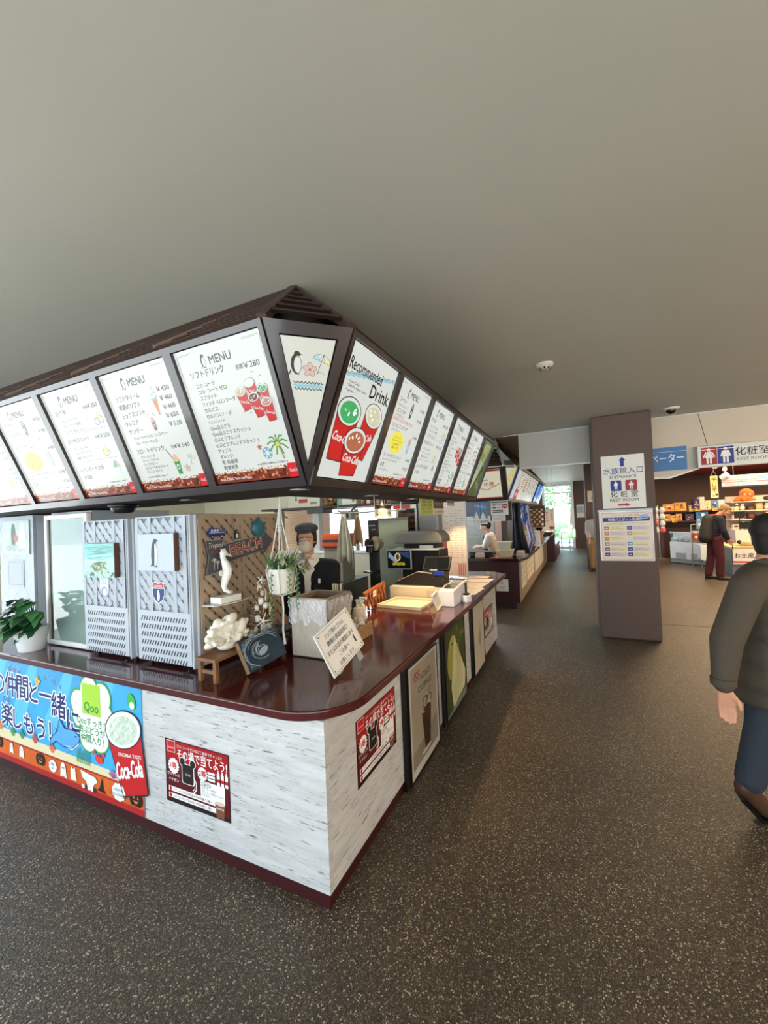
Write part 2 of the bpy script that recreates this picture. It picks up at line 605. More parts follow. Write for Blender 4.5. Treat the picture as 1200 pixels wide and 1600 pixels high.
b.box(1.5, 5.0, CZ - 0.012, 14, 5.02, CZ, M_ALU)
b.build('trim_2', kind='structure')
# the far wall with its glazed end
b = MB()
b.box(0.80, 18.0, 0, 14, 18.2, 3.0, M_WALLB)
b.box(-1.7, 18.0, 0, -0.45, 18.2, 3.0, M_WALLB)
b.box(-0.45, 18.0, 2.80, 0.80, 18.2, 3.0, M_WHITE)
b.build('wall_back', kind='structure')
b = MB(); b.box(13.9, -5, 0, 14, 18.0, 3.0, M_WALLB); b.build('wall_right', kind='structure')
b = MB(); b.box(6.0, -5.1, 0, 14, -5.0, 3.0, M_WALLB); b.build('wall_front', kind='structure')
w = thing('window_1', None, None, (0.17, 18.0, 0)); tag(w, kind='structure')
b = MB()
b.box(-0.45, 17.98, 0, -0.36, 18.1, 2.8, M_ALU); b.box(0.70, 17.98, 0, 0.80, 18.1, 2.8, M_ALU)
b.box(-0.36, 17.98, 0, 0.70, 18.1, 0.08, M_ALU); b.box(-0.36, 17.98, 2.70, 0.70, 18.1, 2.8, M_ALU); b.box(-0.36, 18.0, 2.38, 0.70, 18.08, 2.43, M_ALU)
b.build('window_frame', w)
b = MB(); b.box(-0.36, 18.03, 0.08, 0.70, 18.045, 2.70, M_GLASS); b.build('window_pane', w)
# columns
b = MB(); b.box(1.172, 4.413, 0, 1.832, 5.06, CZ, M_BROWN)
b.build('pillar', kind='structure', bevel=0.022)
b = MB(); b.box(1.155, 11.05, 0, 1.80, 11.7, 2.87, M_BROWN); b.build('pillar', kind='structure', bevel=0.02)
b = MB()
for x0, x1, y in ((-1.6, -0.3, 5.52), (1.85, 3.9, 5.30)):
    b.box(x0, y, -0.001, x1, y + 0.014, 0.0015, mat('#2b251f', 0.8))
b.build('trim_3', kind='structure')
# kiosk rear wall with its serving window, and what the window shows
b = MB()
YB = 3.95
b.box(-5.2, YB, 0, -3.45, YB + 0.1, CZ, M_CREAM); b.box(-3.45, YB, 1.86, -0.75, YB + 0.1, CZ, M_CREAM)
b.box(-3.45, YB, 0, -0.75, YB + 0.1, 1.12, M_CREAM); b.box(-1.25, YB, 1.12, -0.75, YB + 0.1, 1.86, M_GREY)
b.box(-5.3, 0.95, 0, -5.2, YB + 0.1, CZ, M_CREAM)
b.build('wall_kiosk_back', kind='structure')
w = thing('window_2', None, None, (-2.3, YB, 1.12)); tag(w, kind='structure')
b = MB()
b.box(-3.45, YB - 0.02, 1.12, -1.25, YB + 0.08, 1.16, M_ALU); b.box(-3.45, YB - 0.02, 1.80, -1.25, YB + 0.08, 1.86, M_ALU)
b.box(-2.81, YB - 0.02, 1.16, -2.69, YB + 0.08, 1.80, M_WHITE); b.box(-2.06, YB - 0.01, 1.16, -2.03, YB + 0.08, 1.80, M_ALU)
b.build('window_frame', w)
b = MB(); b.box(-3.44, YB + 0.03, 1.16, -1.26, YB + 0.04, 1.80, M_GLASS); b.build('window_pane', w)

def brick(h1, h2, sc, bw=0.5, rh=0.25):
    m = bpy.data.materials.new('tiles')
    t, p = nodes_of(m)
    tcn = t.nodes.new('ShaderNodeTexCoord'); mp = t.nodes.new('ShaderNodeMapping')
    mp.inputs['Rotation'].default_value = (PI / 2, 0, 0)
    br = t.nodes.new('ShaderNodeTexBrick'); br.inputs['Scale'].default_value = sc
    br.inputs['Color1'].default_value = lin(h1) + (1,); br.inputs['Color2'].default_value = lin(h1) + (1,)
    br.inputs['Mortar'].default_value = lin(h2) + (1,); br.inputs['Mortar Size'].default_value = 0.03
    br.inputs['Brick Width'].default_value = bw; br.inputs['Row Height'].default_value = rh
    t.links.new(tcn.outputs['Object'], mp.inputs[0]); t.links.new(mp.outputs[0], br.inputs['Vector']); t.links.new(br.outputs['Color'], p.inputs['Base Color'])
    p.inputs['Roughness'].default_value = 0.5
    return m
b = MB(); b.box(-3.70, 4.35, -0.1, -3.11, 4.9, 3.0, brick('#c99f82', '#e3c9b4', 9)); b.build('pillar', kind='structure')

# ================================================================== FIRST KIOSK: COUNTER
ct = thing('service_counter', 'white pitted-stone clad kiosk counter body on a dark red kick rail, nearest the camera', 'counter', (0, 0, 0))
b = MB()
b.box(-4.2, 0, 0.07, 0, 0.03, 0.784, M_TRAV)
b.build('front_panel', ct)
b = MB(); b.box(-0.03, 0.03, 0.07, 0, 3.80, 0.784, M_TRAV); b.build('side_panel', ct)
b = MB(); b.box(-4.2, 0.012, 0, -0.012, 0.05, 0.07, mat('#3a0f13', 0.4, var=0.15)); b.box(-0.05, 0.05, 0, -0.012, 3.79, 0.07, mat('#3a0f13', 0.4, var=0.15))
b.build('kick_rail', ct)
b = MB(); b.box(-4.19, 0.05, 0, -0.051, 0.60, 0.784, M_REDWOOD); b.box(-0.60, 0.60, 0, -0.051, 3.55, 0.784, M_REDWOOD); b.box(-0.50, 3.55, 0, -0.051, 3.79, 0.784, M_REDWOOD)
b.build('carcass', ct)
b = MB(); b.box(0.0, 3.755, 0.07, 0.006, 3.80, 0.784, M_ALU); b.build('end_strip', ct, label='aluminium end strip')

pts = [(-4.3, -0.055)]
for i in range(13):
    a = -PI / 2 + PI / 2 * i / 12
    pts.append((-0.195 + 0.29 * math.cos(a), 0.235 + 0.29 * math.sin(a)))
pts += [(0.095, 4.12), (-0.10, 4.30), (-0.62, 4.30), (-0.62, 3.56), (-0.80, 3.56), (-0.80, 1.55), (-0.70, 1.50), (-0.70, 1.0), (-0.76, 0.95), (-4.3, 0.95)]
M_TOP = mat('#4a1716', 0.13, var=0.16, scale=4, stretch=(1, 6, 1), coat=0.4)
b = MB(); b.prism(pts, Matrix.Translation((0, 0, 0.826)), 0.042, M_TOP)
tag(b.build('worktop', bevel=0.008, seg=3), 'glossy dark red L-shaped worktop with a rounded corner', 'worktop')
WT = 0.826

# ---- sea banner on the left face
def fpos(px, pz):
    return px + 2.95, pz - 0.075
bw, bh = 2.95 - 1.169, 0.682
pr = Pr(bw, bh, 0.004, mat('#3fa6de', 0.4, var=0.25, scale=2.2))
B = lambda x, z: (x + 2.95, z - 0.075)
navy, wht = ink('#1c2263'), ink('#f3f4ef')
for i in range(4):
    x = 0.25 + i * 0.40
    pr.poly([(x, bh), (x + 0.10, bh), (x - 0.1, 0.25), (x - 0.32, 0.25)], ink('#5cbbe8'), 1)
pr.poly([B(-2.95, 0.30), B(-2.3, 0.275), B(-1.6, 0.262), B(-1.169, 0.258), B(-1.169, 0.205), B(-2.95, 0.205)], ink('#e5d9ad'), 2)
pr.rect(0, 0, bw, 0.035, ink('#b3201c'), 2)
pr.rect(0, 0.035, bw, 0.138, mat('#d9631d', 0.5, var=0.15, scale=6), 2)
pr.rect(0, 0.132, bw, 0.142, ink('#a51f1f'), 3)
def headline(t, x, z, s, k=5):
    for dx, dz in ((-.009, 0), (.009, 0), (0, .009), (0, -.009), (-.007, .007), (.007, .007), (.007, -.007), (-.007, -.007)):
        px, pz = B(x + dx, z + dz)
        pr.text(t, px, pz, s, ink('#e9eefb'), k, al='c', bold=0.018)
    pr.text(t, *B(x, z), s, navy, k + 1.5, al='c', bold=0.018)
headline('の', -2.70, 0.535, 0.165)
headline('仲', -2.545, 0.535, 0.175); headline('間', -2.39, 0.535, 0.175); headline('と', -2.255, 0.53, 0.15)
headline('一', -2.115, 0.53, 0.15); headline('緒', -1.965, 0.485, 0.17); headline('に', -1.812, 0.42, 0.16)
headline('楽', -2.60, 0.325, 0.165); headline('し', -2.465, 0.325, 0.15); headline('も', -2.325, 0.315, 0.15); headline('う', -2.175, 0.312, 0.15); headline('！', -2.065, 0.315, 0.15)
for t, x, z in (('な', -2.545, .69), ('か', -2.49, .69), ('ま', -2.435, .69), ('い', -2.10, .685), ('っ', -2.045, .678), ('し', -1.99, .668), ('ょ', -1.945, .655), ('た', -2.63, .475), ('の', -2.575, .475)):
    pr.text(t, *B(x, z), 0.05, wht, 5, al='c', bold=0.03); pr.text(t, *B(x, z), 0.048, navy, 6, al='c')
for x, z, r in ((-1.75, .60, .075), (-1.64, .68, .085), (-1.52, .66, .08), (-1.50, .55, .08), (-1.55, .43, .085), (-1.66, .41, .08), (-1.75, .52, .06), (-1.62, .55, .12)):
    pr.ell(*B(x, z), r + .012, r + .012, ink('#3f9f50'), 3)
for x, z, r in ((-1.75, .60, .075), (-1.64, .68, .085), (-1.52, .66, .08), (-1.50, .55, .08), (-1.55, .43, .085), (-1.66, .41, .08), (-1.75, .52, .06), (-1.62, .55, .12)):
    pr.ell(*B(x, z), r, r, ink('#eef6ef'), 4)
pr.rect(*B(-1.71, .545), *B(-1.53, .725), ink('#a3cf3b'), 5)
pr.text('Qoo', *B(-1.62, .565), 0.075, ink('#2f8a44'), 6, al='c', bold=0.03)
for t, z, s in (('Qooすっきり', .485, .052), ('白ぶどうが', .435, .052), ('仲間入り！', .385, .052)):
    pr.text(t, *B(-1.62, z), s, ink('#2f8a44'), 6, al='c', bold=0.02)
# shark
sh = ink('#5aa7dd')
pr.poly([B(*q) for q in ((-2.06, .33), (-1.99, .385), (-1.90, .42), (-1.80, .425), (-1.74, .395), (-1.755, .36), (-1.82, .315), (-1.92, .305), (-2.0, .325), (-2.065, .285))], sh, 7)
pr.poly([B(*q) for q in ((-1.96, .40), (-1.955, .47), (-1.90, .42))], sh, 7)
pr.poly([B(*q) for q in ((-2.0, .37), (-2.02, .41), (-1.975, .385))], sh, 7)
pr.poly([B(*q) for q in ((-1.86, .31), (-1.90, .265), (-1.82, .31))], sh, 7)
pr.poly([B(*q) for q in ((-1.90, .318), (-1.82, .318), (-1.745, .365), (-1.76, .345), (-1.83, .30))], wht, 8)
pr.line([B(*q) for q in ((-2.06, .33), (-1.99, .385), (-1.955, .47), (-1.90, .42), (-1.80, .425), (-1.74, .395), (-1.755, .36), (-1.82, .315), (-1.92, .305), (-2.0, .325), (-2.065, .285), (-2.06, .33))], .005, navy, 9)
pr.ell(*B(-1.785, .39), .006, .006, navy, 9)
# cup
def big_cup(pr, cx, cz, r, bx, bz, top, red, k=8, txt=True, rim=0.42):
    """a paper cup seen from above: rim centre (cx, cz), radius r, body running down to (bx, bz)"""
    d = Vector((bx - cx, bz - cz)); dn = d.normalized(); nx = Vector((-dn.y, dn.x))
    a = Vector((cx, cz)); e = Vector((bx, bz))
    pr.poly([tuple(a + nx * r), tuple(a - nx * r), tuple(e - nx * r * .70), tuple(e + nx * r * .70)], red, k)
    rot = math.atan2(nx.y, nx.x)
    q4 = [tuple(a + nx * r), tuple(e + nx * r * .70), tuple(e - nx * r * .70), tuple(a - nx * r)]
    pr.line(q4, r * .05, ink('#1f2226') if EM_MODE == 0 else lit('#2a1416'), k + .5)
    Y = .64
    pr.ell(cx, cz, r * 1.06, r * 1.07 * Y, ink('#1f2226') if EM_MODE == 0 else lit('#1f2226'), k + 1, rot)
    pr.ell(cx, cz, r, r * Y, ink('#eceeea') if EM_MODE == 0 else lit('#eef0ec'), k + 2, rot)
    pr.ell(cx, cz - r * .03, r * .82, r * .80 * Y, top, k + 3, rot)
EM_MODE = 0
big_cup(pr, -1.329 + 2.95, .515 - .075, .155, -1.235 + 2.95, .10, mat('#c9d9c4', 0.4, var=0.3, scale=40), ink('#c4161c'), 8)
for i in range(26):
    a = random.uniform(0, 6.28); q = random.uniform(0, 1) ** .5
    pr.ell(-1.329 + 2.95 + .11 * q * math.cos(a), .508 - .075 + .068 * q * math.sin(a), .013, .009, ink(random.choice(['#e8f0e2', '#b5cdb2', '#dbe7d3'])), 12, a, 6)
pr.text('ORIGINAL TASTE', *B(-1.275, .375), .026, wht, 12, al='c', rot=.10, bold=.02)
pr.text('Coca-Cola', *B(-1.27, .265), .13, wht, 12, fit=.23, al='c', shear=.35, rot=.28, bold=.03)
pr.ell(*B(-1.25, .68), .035, .045, ink('#3fae49'), 6, .4); pr.ell(*B(-1.245, .66), .02, .02, wht, 7, .4)
# sea bed
for x, z, c in ((-2.53, .285, '#58a05c'), (-2.41, .29, '#3f8f6a'), (-2.25, .29, '#c85a4a'), (-2.05, .27, '#e0774e'), (-2.7, .3, '#d98a3a'), (-2.20, .67, '#e0b04a')):
    for q in range(4):
        pr.ell(B(x, z)[0] + .018 * math.cos(q * 1.6), B(x, z)[1] + .018 * math.sin(q * 1.6), .017, .011, ink(c), 7, q)
for q in range(8):
    x = -1.78 + q * .018
    pr.line([B(x, .245), B(x + .004, .28), B(x - .004, .31 + .015 * (q % 3))], .007, ink('#4f9f62'), 7)
pr.ell(*B(-1.557, .305), .038, .027, ink('#d8403a'), 7); pr.ell(*B(-1.60, .335), .013, .013, ink('#d8403a'), 7); pr.ell(*B(-1.515, .335), .013, .013, ink('#d8403a'), 7)
for x in (-1.57, -1.545): pr.ell(*B(x, .325), .006, .006, navy, 8)
for q in range(7):
    a = .3 + q * .4; pr.line([B(-1.43, .225), B(-1.43 + .045 * math.cos(a), .225 + .05 * math.sin(a))], .006, ink('#9a4f9a'), 7)
# halloween strip
blk = ink('#161313')
def pumpkin(x, z, r):
    for q in (-.6, 0, .6): pr.ell(*B(x + q * r, z), r * .62, r * .85, blk, 7)
    pr.rect(B(x, z)[0] - r * .12, B(x, z)[1] + r * .7, B(x, z)[0] + r * .12, B(x, z)[1] + r * 1.2, blk, 7)
    for q in (-1, 1): pr.poly([B(x + q * r * .4 - r * .18, z + r * .05), B(x + q * r * .4 + r * .18, z + r * .05), B(x + q * r * .4, z + r * .4)], ink('#e0761f'), 8)
    pr.poly([B(x - r * .6, z - r * .2), B(x + r * .6, z - r * .2), B(x, z - r * .6)], ink('#e0761f'), 8)
pumpkin(-1.235, .158, .045); pumpkin(-2.19, .17, .042); pumpkin(-2.72, .18, .04)
def ghost(x, z, r):
    pr.ell(*B(x, z + r * .3), r * .7, r, wht, 7); pr.poly([B(x - r * .7, z + r * .3), B(x + r * .7, z + r * .3), B(x + r * .9, z - r), B(x, z - r * .7), B(x - r * .8, z - r)], wht, 7)
    for q in (-.25, .25): pr.ell(*B(x + q * r, z + r * .5), r * .1, r * .15, blk, 8)
ghost(-1.93, .155, .04); ghost(-2.42, .165, .035); ghost(-2.55, .165, .03)
pr.poly([B(*q) for q in ((-1.85, .185), (-1.84, .205), (-1.825, .19), (-1.805, .205), (-1.80, .18), (-1.79, .125), (-1.85, .125))], wht, 7)
pr.poly([B(*q) for q in ((-1.745, .205), (-1.60, .19), (-1.58, .165), (-1.61, .15), (-1.63, .12), (-1.68, .125), (-1.69, .15), (-1.73, .165))], wht, 7)
for q in range(5): pr.ell(*B(-1.72 + q * .028, .115), .016, .013, ink(('#f1efe6', '#3b2a2a', '#e9e2d6')[q % 3]), 8)
pr.poly([B(*q) for q in ((-1.585, .125), (-1.50, .118), (-1.525, .135), (-1.535, .205), (-1.56, .14))], blk, 7)
for x, r in ((-2.045, .04), (-1.385, .052)):
    for q in range(9):
        a = q * 2 * PI / 9; pr.ell(B(x, .16)[0] + r * .75 * math.cos(a), B(x, .16)[1] + r * .62 * math.sin(a), r * .4, r * .36, wht, 7)
    pr.ell(*B(x, .16), r * .9, r * .75, wht, 7)
for t, z in (('HAPPY', .163), ('HALLOWEEN', .137)): pr.text(t, *B(-1.385, z), .024, blk, 8, al='c')
for t, z in (('開催', .165), ('中！', .14)): pr.text(t, *B(-2.045, z), .02, blk, 8, al='c')
F_LEFT = frame((-2.95, -0.0045, 0.075), (1, 0, 0), (0, 0, 1))
tag(pr.build('sea_banner', F_LEFT), 'blue undersea banner with a cup and halloween strip on the counter front', 'banner')

# ---- prize draw posters (two alike on the two faces, and a small one)
def prize_poster(w, h):
    pr = Pr(w, h, 0.002, mat('#5c1013', 0.35, var=0.35, scale=3))
    P = lambda u, v: (u * w, v * h)
    red, wh, bk = ink('#c4141b'), ink('#f0efec'), ink('#150d0d')
    pr.rect(0, h * .66, w, h, mat('#a3151a', 0.35, var=0.25, scale=4), 1)
    pr.rect(0, 0, w, h * .06, bk, 1)
    for r in ((0, 0, .012, 1), (.988, 0, 1, 1), (0, .988, 1, 1)): pr.rect(r[0] * w, r[1] * h, r[2] * w, r[3] * h, bk, 2)
    pr.rect(*P(.03, .80), *P(.165, .985), wh, 2); pr.rect(*P(.035, .807), *P(.16, .978), red, 3)
    pr.text('CocaCola', *P(.098, .86), .045 * h, wh, 4, fit=.10 * w, al='c', shear=.3)
    pr.text('コカ･コーラゼロなどご飲食でチャンス!!', *P(.2, .90), .055 * h, wh, 3, fit=.70 * w)
    pr.text('その場で当てよう!', *P(.2, .735), .175 * h, wh, 3, fit=.77 * w, bold=.02)
    for x, y, r, t in ((.135, .59, .075, '1等'), (.60, .60, .062, '2等')):
        for q in range(14):
            a = q * 2 * PI / 14; pr.ell(x * w + r * w * math.cos(a), y * h + r * w * math.sin(a), r * w * .22, r * w * .22, wh, 3, n=8)
        pr.ell(x * w, y * h, r * w, r * w, wh, 3)
        pr.text(t, x * w, y * h - .035 * h, .11 * h, red, 5, al='c', bold=.03)
    pr.text('ワイヤレス', *P(.13, .43), .06 * h, wh, 3, al='c', bold=.01, fit=.2 * w); pr.text('イヤホン', *P(.13, .345), .06 * h, wh, 3, al='c', bold=.01, fit=.17 * w)
    for x in (.285, .45): pr.ell(x * w, .70 * h, .05 * w, .05 * w, wh, 3)
    pr.rrect(.27 * w, .36 * h, .47 * w, .68 * h, .03 * w, wh, 3)
    for x in (.285, .45): pr.ell(x * w, .70 * h, .042 * w, .042 * w, bk, 4)
    pr.rrect(.28 * w, .37 * h, .46 * w, .67 * h, .03 * w, bk, 4)
    pr.text('Coca-Cola', *P(.37, .50), .05 * h, wh, 5, fit=.08 * w, al='c', shear=.3)
    pr.line([P(.46, .5), P(.50, .42), P(.50, .32), P(.45, .25), P(.38, .24)], .014 * w, wh, 3); pr.line([P(.44, .5), P(.475, .42), P(.475, .33), P(.44, .29)], .01 * w, wh, 3)
    for i in range(3): pr.rect(*P(.68, .63 - i * .05), *P(.79, .665 - i * .05), wh, 3)
    for i in range(3):
        x = .82 + i * .06
        pr.rrect(x * w, .50 * h, (x + .042) * w, .68 * h, .01 * w, wh, 3); pr.rect((x + .012) * w, .68 * h, (x + .03) * w, .72 * h, wh, 3); pr.rect(x * w, .55 * h, (x + .042) * w, .6 * h, red, 4)
    pr.rect(*P(.565, .24), *P(.93, .50), wh, 3)
    pr.text('応募方法', *P(.58, .43), .05 * h, bk, 4); pr.ring(.64 * w, .45 * h, .085 * w, .035 * h, .003 * w, bk, 4)
    for i, t in enumerate(('コカ･コーラゼロ', 'コカ･コーラゼロシュガー', 'スプライト')): pr.text(t, *P(.58, .375 - i * .05), .042 * h, bk, 4)
    for y in (.18, .075):
        pr.rect(.045 * w, y * h, .80 * w, (y + .075) * h, wh, 3); pr.ell(.075 * w, (y + .037) * h, .02 * w, .026 * w, red, 4)
        pr.text('コカ･コーラゼロ各商品を対象店舗でご購入', .12 * w, (y + .02) * h, .045 * h, bk, 4, fit=.62 * w)
    pr.poly([P(.78, .24), P(.93, .24), P(.91, .02), P(.80, .02)], ink('#7a4a35'), 4); pr.ell(.855 * w, .235 * h, .075 * w, .03 * h, ink('#d8c0aa'), 5)
    pr.text('CocaCola', *P(.855, .15), .06 * h, wh, 6, fit=.11 * w, al='c', shear=.3)
    return pr
tag(prize_poster(.445, .318).build('prize_poster', frame((-0.99, -0.0025, 0.216), (1, 0, 0), (0, 0, 1))), 'dark red prize draw poster on the sunlit counter front beside the sea banner', 'poster', 'prize draw posters')
tag(prize_poster(.445, .315).build('prize_poster', frame((0.0025, 0.257, 0.348), (0, 1, 0), (0, 0, 1))), 'dark red prize draw poster on the shaded counter side near the rounded corner', 'poster', 'prize draw posters')
tag(prize_poster(.50, .30).build('prize_poster', frame((0.0025, 3.08, 0.25), (0, 1, 0), (0, 0, 1))), 'small red prize draw poster at the far end of the counter side', 'poster', 'prize draw posters')

# ---- three tall framed posters on the right face
def framed(name, label, y0, y1, z0, z1, draw, base):
    root = thing(name, label, 'poster', (0.002, (y0 + y1) / 2, z0), 'framed posters on the counter side')
    F = frame((0.022, y0, z0), (0, 1, 0), (0, 0, 1))
    w, h = y1 - y0, z1 - z0
    fr = MB()
    t = .012
    fr.box(.002, y0, z0, .020, y1, z1, M_BLACK)
    fr.box(.018, y0 - t, z0 - t, .026, y0, z1 + t, M_BLACK); fr.box(.018, y1, z0 - t, .026, y1 + t, z1 + t, M_BLACK)
    fr.box(.018, y0, z0 - t, .026, y1, z0, M_BLACK); fr.box(.018, y0, z1, .026, y1, z1 + t, M_BLACK)
    fr.box(.002, y0 - t - .055, z0 - t, .018, y0 - t, z1 + t, M_BLACK)
    fr.build('poster_frame', root)
    pr = Pr(w, h, .001, base)
    draw(pr, w, h)
    pr.build('print', F, root)
    return root
def d_coffee(pr, w, h):
    P = lambda u, v: (u * w, v * h)
    pr.poly([P(.06, .07), P(.94, .07), P(.94, .33), P(.5, .25), P(.06, .22)], mat('#8f8474', 0.5, var=0.3, scale=5), 1)
    pr.poly([P(.06, .22), P(.5, .25), P(.94, .33), P(.94, .97), P(.06, .97)], mat('#a89a86', 0.5, var=0.15, scale=3), 1)
    pr.text('UCC', *P(.14, .86), .075 * h, ink('#a01c20'), 3, fit=.22 * w, bold=.04); pr.rect(*P(.15, .835), *P(.34, .843), ink('#a01c20'), 3)
    bk = ink('#2b211c')
    pr.text('ICED', *P(.56, .80), .075 * h, bk, 3, fit=.36 * w, al='c'); pr.text('COFFEE', *P(.53, .70), .075 * h, bk, 3, fit=.48 * w, al='c')
    pr.poly([P(.38, .50), P(.72, .50), P(.64, .13), P(.46, .13)], mat('#3c2417', 0.3, var=0.4, scale=20), 3)
    pr.ell(.55 * w, .50 * h, .17 * w, .035 * h, ink('#d9cfc2'), 4); pr.ell(.56 * w, .49 * h, .13 * w, .024 * h, ink('#4b2c1b'), 5)
    for a, r in ((.3, .10), (1.4, .08), (2.4, .09)): pr.ring(.56 * w + .08 * w * math.cos(a), .54 * h + .03 * h * math.sin(a), r * w, .05 * h, .014 * w, ink('#3c2417' if r > .085 else '#c9bdae'), 6)
    pr.line([P(.40, .49), P(.72, .66)], .012 * w, ink('#54453b'), 6)
    pr.ell(.5 * w, .115 * h, .16 * w, .022 * h, ink('#cfc4b6'), 2)
    for r in ((0, 0, 1, .06), (0, 0, .05, 1), (.95, 0, 1, 1)): pr.rect(r[0] * w, r[1] * h, r[2] * w, r[3] * h, ink('#cfc6b8'), 2)
framed('framed_poster', 'framed iced coffee poster on the counter side', .86, 1.395, .02, .70, d_coffee, ink('#c9bfae'))
def d_melon(pr, w, h):
    P = lambda u, v: (u * w, v * h)
    pr.ell(.33 * w, .64 * h, .30 * w, .20 * h, mat('#a8a24f', 0.4, var=0.2, scale=6), 2, 1.2)
    pr.ell(.35 * w, .80 * h, .05 * w, .02 * h, ink('#57501f'), 3)
    pr.poly([P(.45, .85), P(.75, .55), P(.98, .30), P(.9, .12), P(.3, .05), P(.22, .3)], mat('#c9c79a', 0.5, var=0.15, scale=7), 3)
    for i in range(5): pr.line([P(.35 + i * .1, .1), P(.48 + i * .06, .45), P(.5 + i * .03, .75)], .02 * w, ink('#a9a66a'), 4)
    for i in range(18): pr.ell(random.uniform(.55, .95) * w, random.uniform(.7, .98) * h, .05 * w, .02 * h, ink(random.choice(['#59602e', '#3a4220', '#7d7f3f'])), 2, random.uniform(0, 3))
    pr.poly([P(0, 0), P(1, 0), P(1, .10), P(0, .03)], ink('#6d7a72'), 5)
framed('framed_poster', 'framed poster of a green melon, second along the counter side', 1.60, 2.18, .05, .715, d_melon, mat('#3f4723', 0.4, var=0.4, scale=6))
def d_dia(pr, w, h):
    P = lambda u, v: (u * w, v * h)
    pr.poly([P(.55, .60), P(.72, .48), P(.55, .32), P(.40, .46)], ink('#8f8b83'), 2)
    pr.poly([P(.55, .60), P(.60, .72), P(.75, .60), P(.72, .48)], ink('#a9a59c'), 2)
framed('framed_poster', 'framed plain white poster with a grey diamond, farthest along the counter side', 2.52, 2.98, .06, .715, d_dia, ink('#c3b8a6'))
for y in (3.02,):
    b = MB(); b.box(.0, y, .075, .004, y + .012, .78, M_BLACK); b.build('trim_strip', ct, label='black joint strip')
# ================================================================== FIRST KIOSK: SIGN BOX
TL = math.radians(22.1)
SN, CS = math.sin(TL), math.cos(TL)
P0 = Vector((-0.031, 0.0, 1.777))
EM_MODE = 1
UP = 0.655                                   # slanted height of the box
def Lp(x, up, d=0.0):                        # point on the slanted left face
    return P0 + Vector((x, -up * SN - d * CS, up * CS - d * SN))
def Rp(y, up, d=0.0):                        # point on the slanted right face
    return P0 + Vector((up * SN + d * CS, y, up * CS - d * SN))
M_FRAME = mat('#251b1d', 0.30, var=0.06, coat=0.55)
M_LOUV = mat('#3b2923', 0.55, var=0.12)
XL, YR = -3.70, 3.075
sg = thing('sign_box', 'dark brown lantern-shaped sign box with slatted top hanging over the corner kiosk', 'sign box', tuple(P0))
# frame bars of the two long faces
def bars(name, pt, a0, a1, gaps, flip):
    b = MB()
    def rect(u0, v0, u1, v1, d0=-.03, d1=.012):
        q = [pt(u0, v0, d1), pt(u1, v0, d1), pt(u1, v1, d1), pt(u0, v1, d1), pt(u0, v0, d0), pt(u1, v0, d0), pt(u1, v1, d0), pt(u0, v1, d0)]
        fs = [(0, 1, 2, 3), (7, 6, 5, 4), (1, 0, 4, 5), (2, 1, 5, 6), (3, 2, 6, 7), (0, 3, 7, 4)]
        b.add(q, fs, M_FRAME)
    lo, hi = min(a0, a1), max(a0, a1)
    rect(lo, 0.0, hi, 0.036); rect(lo, 0.630, hi, UP)
    for g0, g1 in gaps:
        rect(g0, 0.036, g1, 0.630)
    return b.build(name, sg)
LPAN = [(-.505, -.022), (-1.035, -.553), (-1.557, -1.083), (-2.092, -1.608), (-2.612, -2.135), (-3.14, -2.66)]
RPAN = [(.027, .492), (.541, 1.008), (1.058, 1.519), (1.573, 2.029), (2.082, 2.553), (2.611, 3.035)]
lg = [(-.022, 0.0)] + [(LPAN[i + 1][1], LPAN[i][0]) for i in range(5)] + [(XL, LPAN[5][0])]
rg = [(0.0, .027)] + [(RPAN[i][1], RPAN[i + 1][0]) for i in range(5)] + [(RPAN[5][1], YR)]
bars('sign_frame', Lp, XL, 0.0, lg, 0)
bars('sign_frame', Rp, 0.0, YR, rg, 1)
# box backs, soffit
b = MB()
b.quad(Lp(XL, 0, -.03), Lp(0, 0, -.03), Lp(0, UP, -.03), Lp(XL, UP, -.03), M_DARK)
b.quad(Rp(0, 0, -.03), Rp(YR, 0, -.03), Rp(YR, UP, -.03), Rp(0, UP, -.03), M_DARK)
b.build('back_board', sg)
b = MB()
z = P0.z
M_SOF = mat('#2a2021', .7, var=.06, spec=.2)
b.box(XL, 0.0, z - .004, P0.x, 0.50, z + .02, M_SOF); b.box(P0.x - .50, .50, z - .004, P0.x, YR, z + .02, M_SOF)
b.build('soffit', sg)
b = MB()
b.box(XL, 0.48, z + .02, P0.x - .48, 0.50, CZ, M_CREAM); b.box(P0.x - .50, .50, z + .02, P0.x - .48, YR, CZ, M_CREAM)
b.build('inner_board', sg)
# end cheek at the far end
b = MB(); b.prism([(0, 0), (UP * SN, UP * CS), (-.21, CZ - z), (-.48, CZ - z), (-.48, 0)], frame((P0.x, YR, z), (1, 0, 0), (0, 0, 1)), -.012, M_FRAME); b.build('end_cheek', sg)
# downlight rings in the soffit
for x, y in ((-.18, .14), (-.22, .95), (-.25, 1.75), (-.25, 2.45), (-1.0, .2)):
    b = MB(); b.lathe((x, y, z - .008), [(.035, .004), (.048, 0), (.048, .003), (.03, .003)], M_STEEL, 24); b.build('downlight_ring', sg, smooth=30)
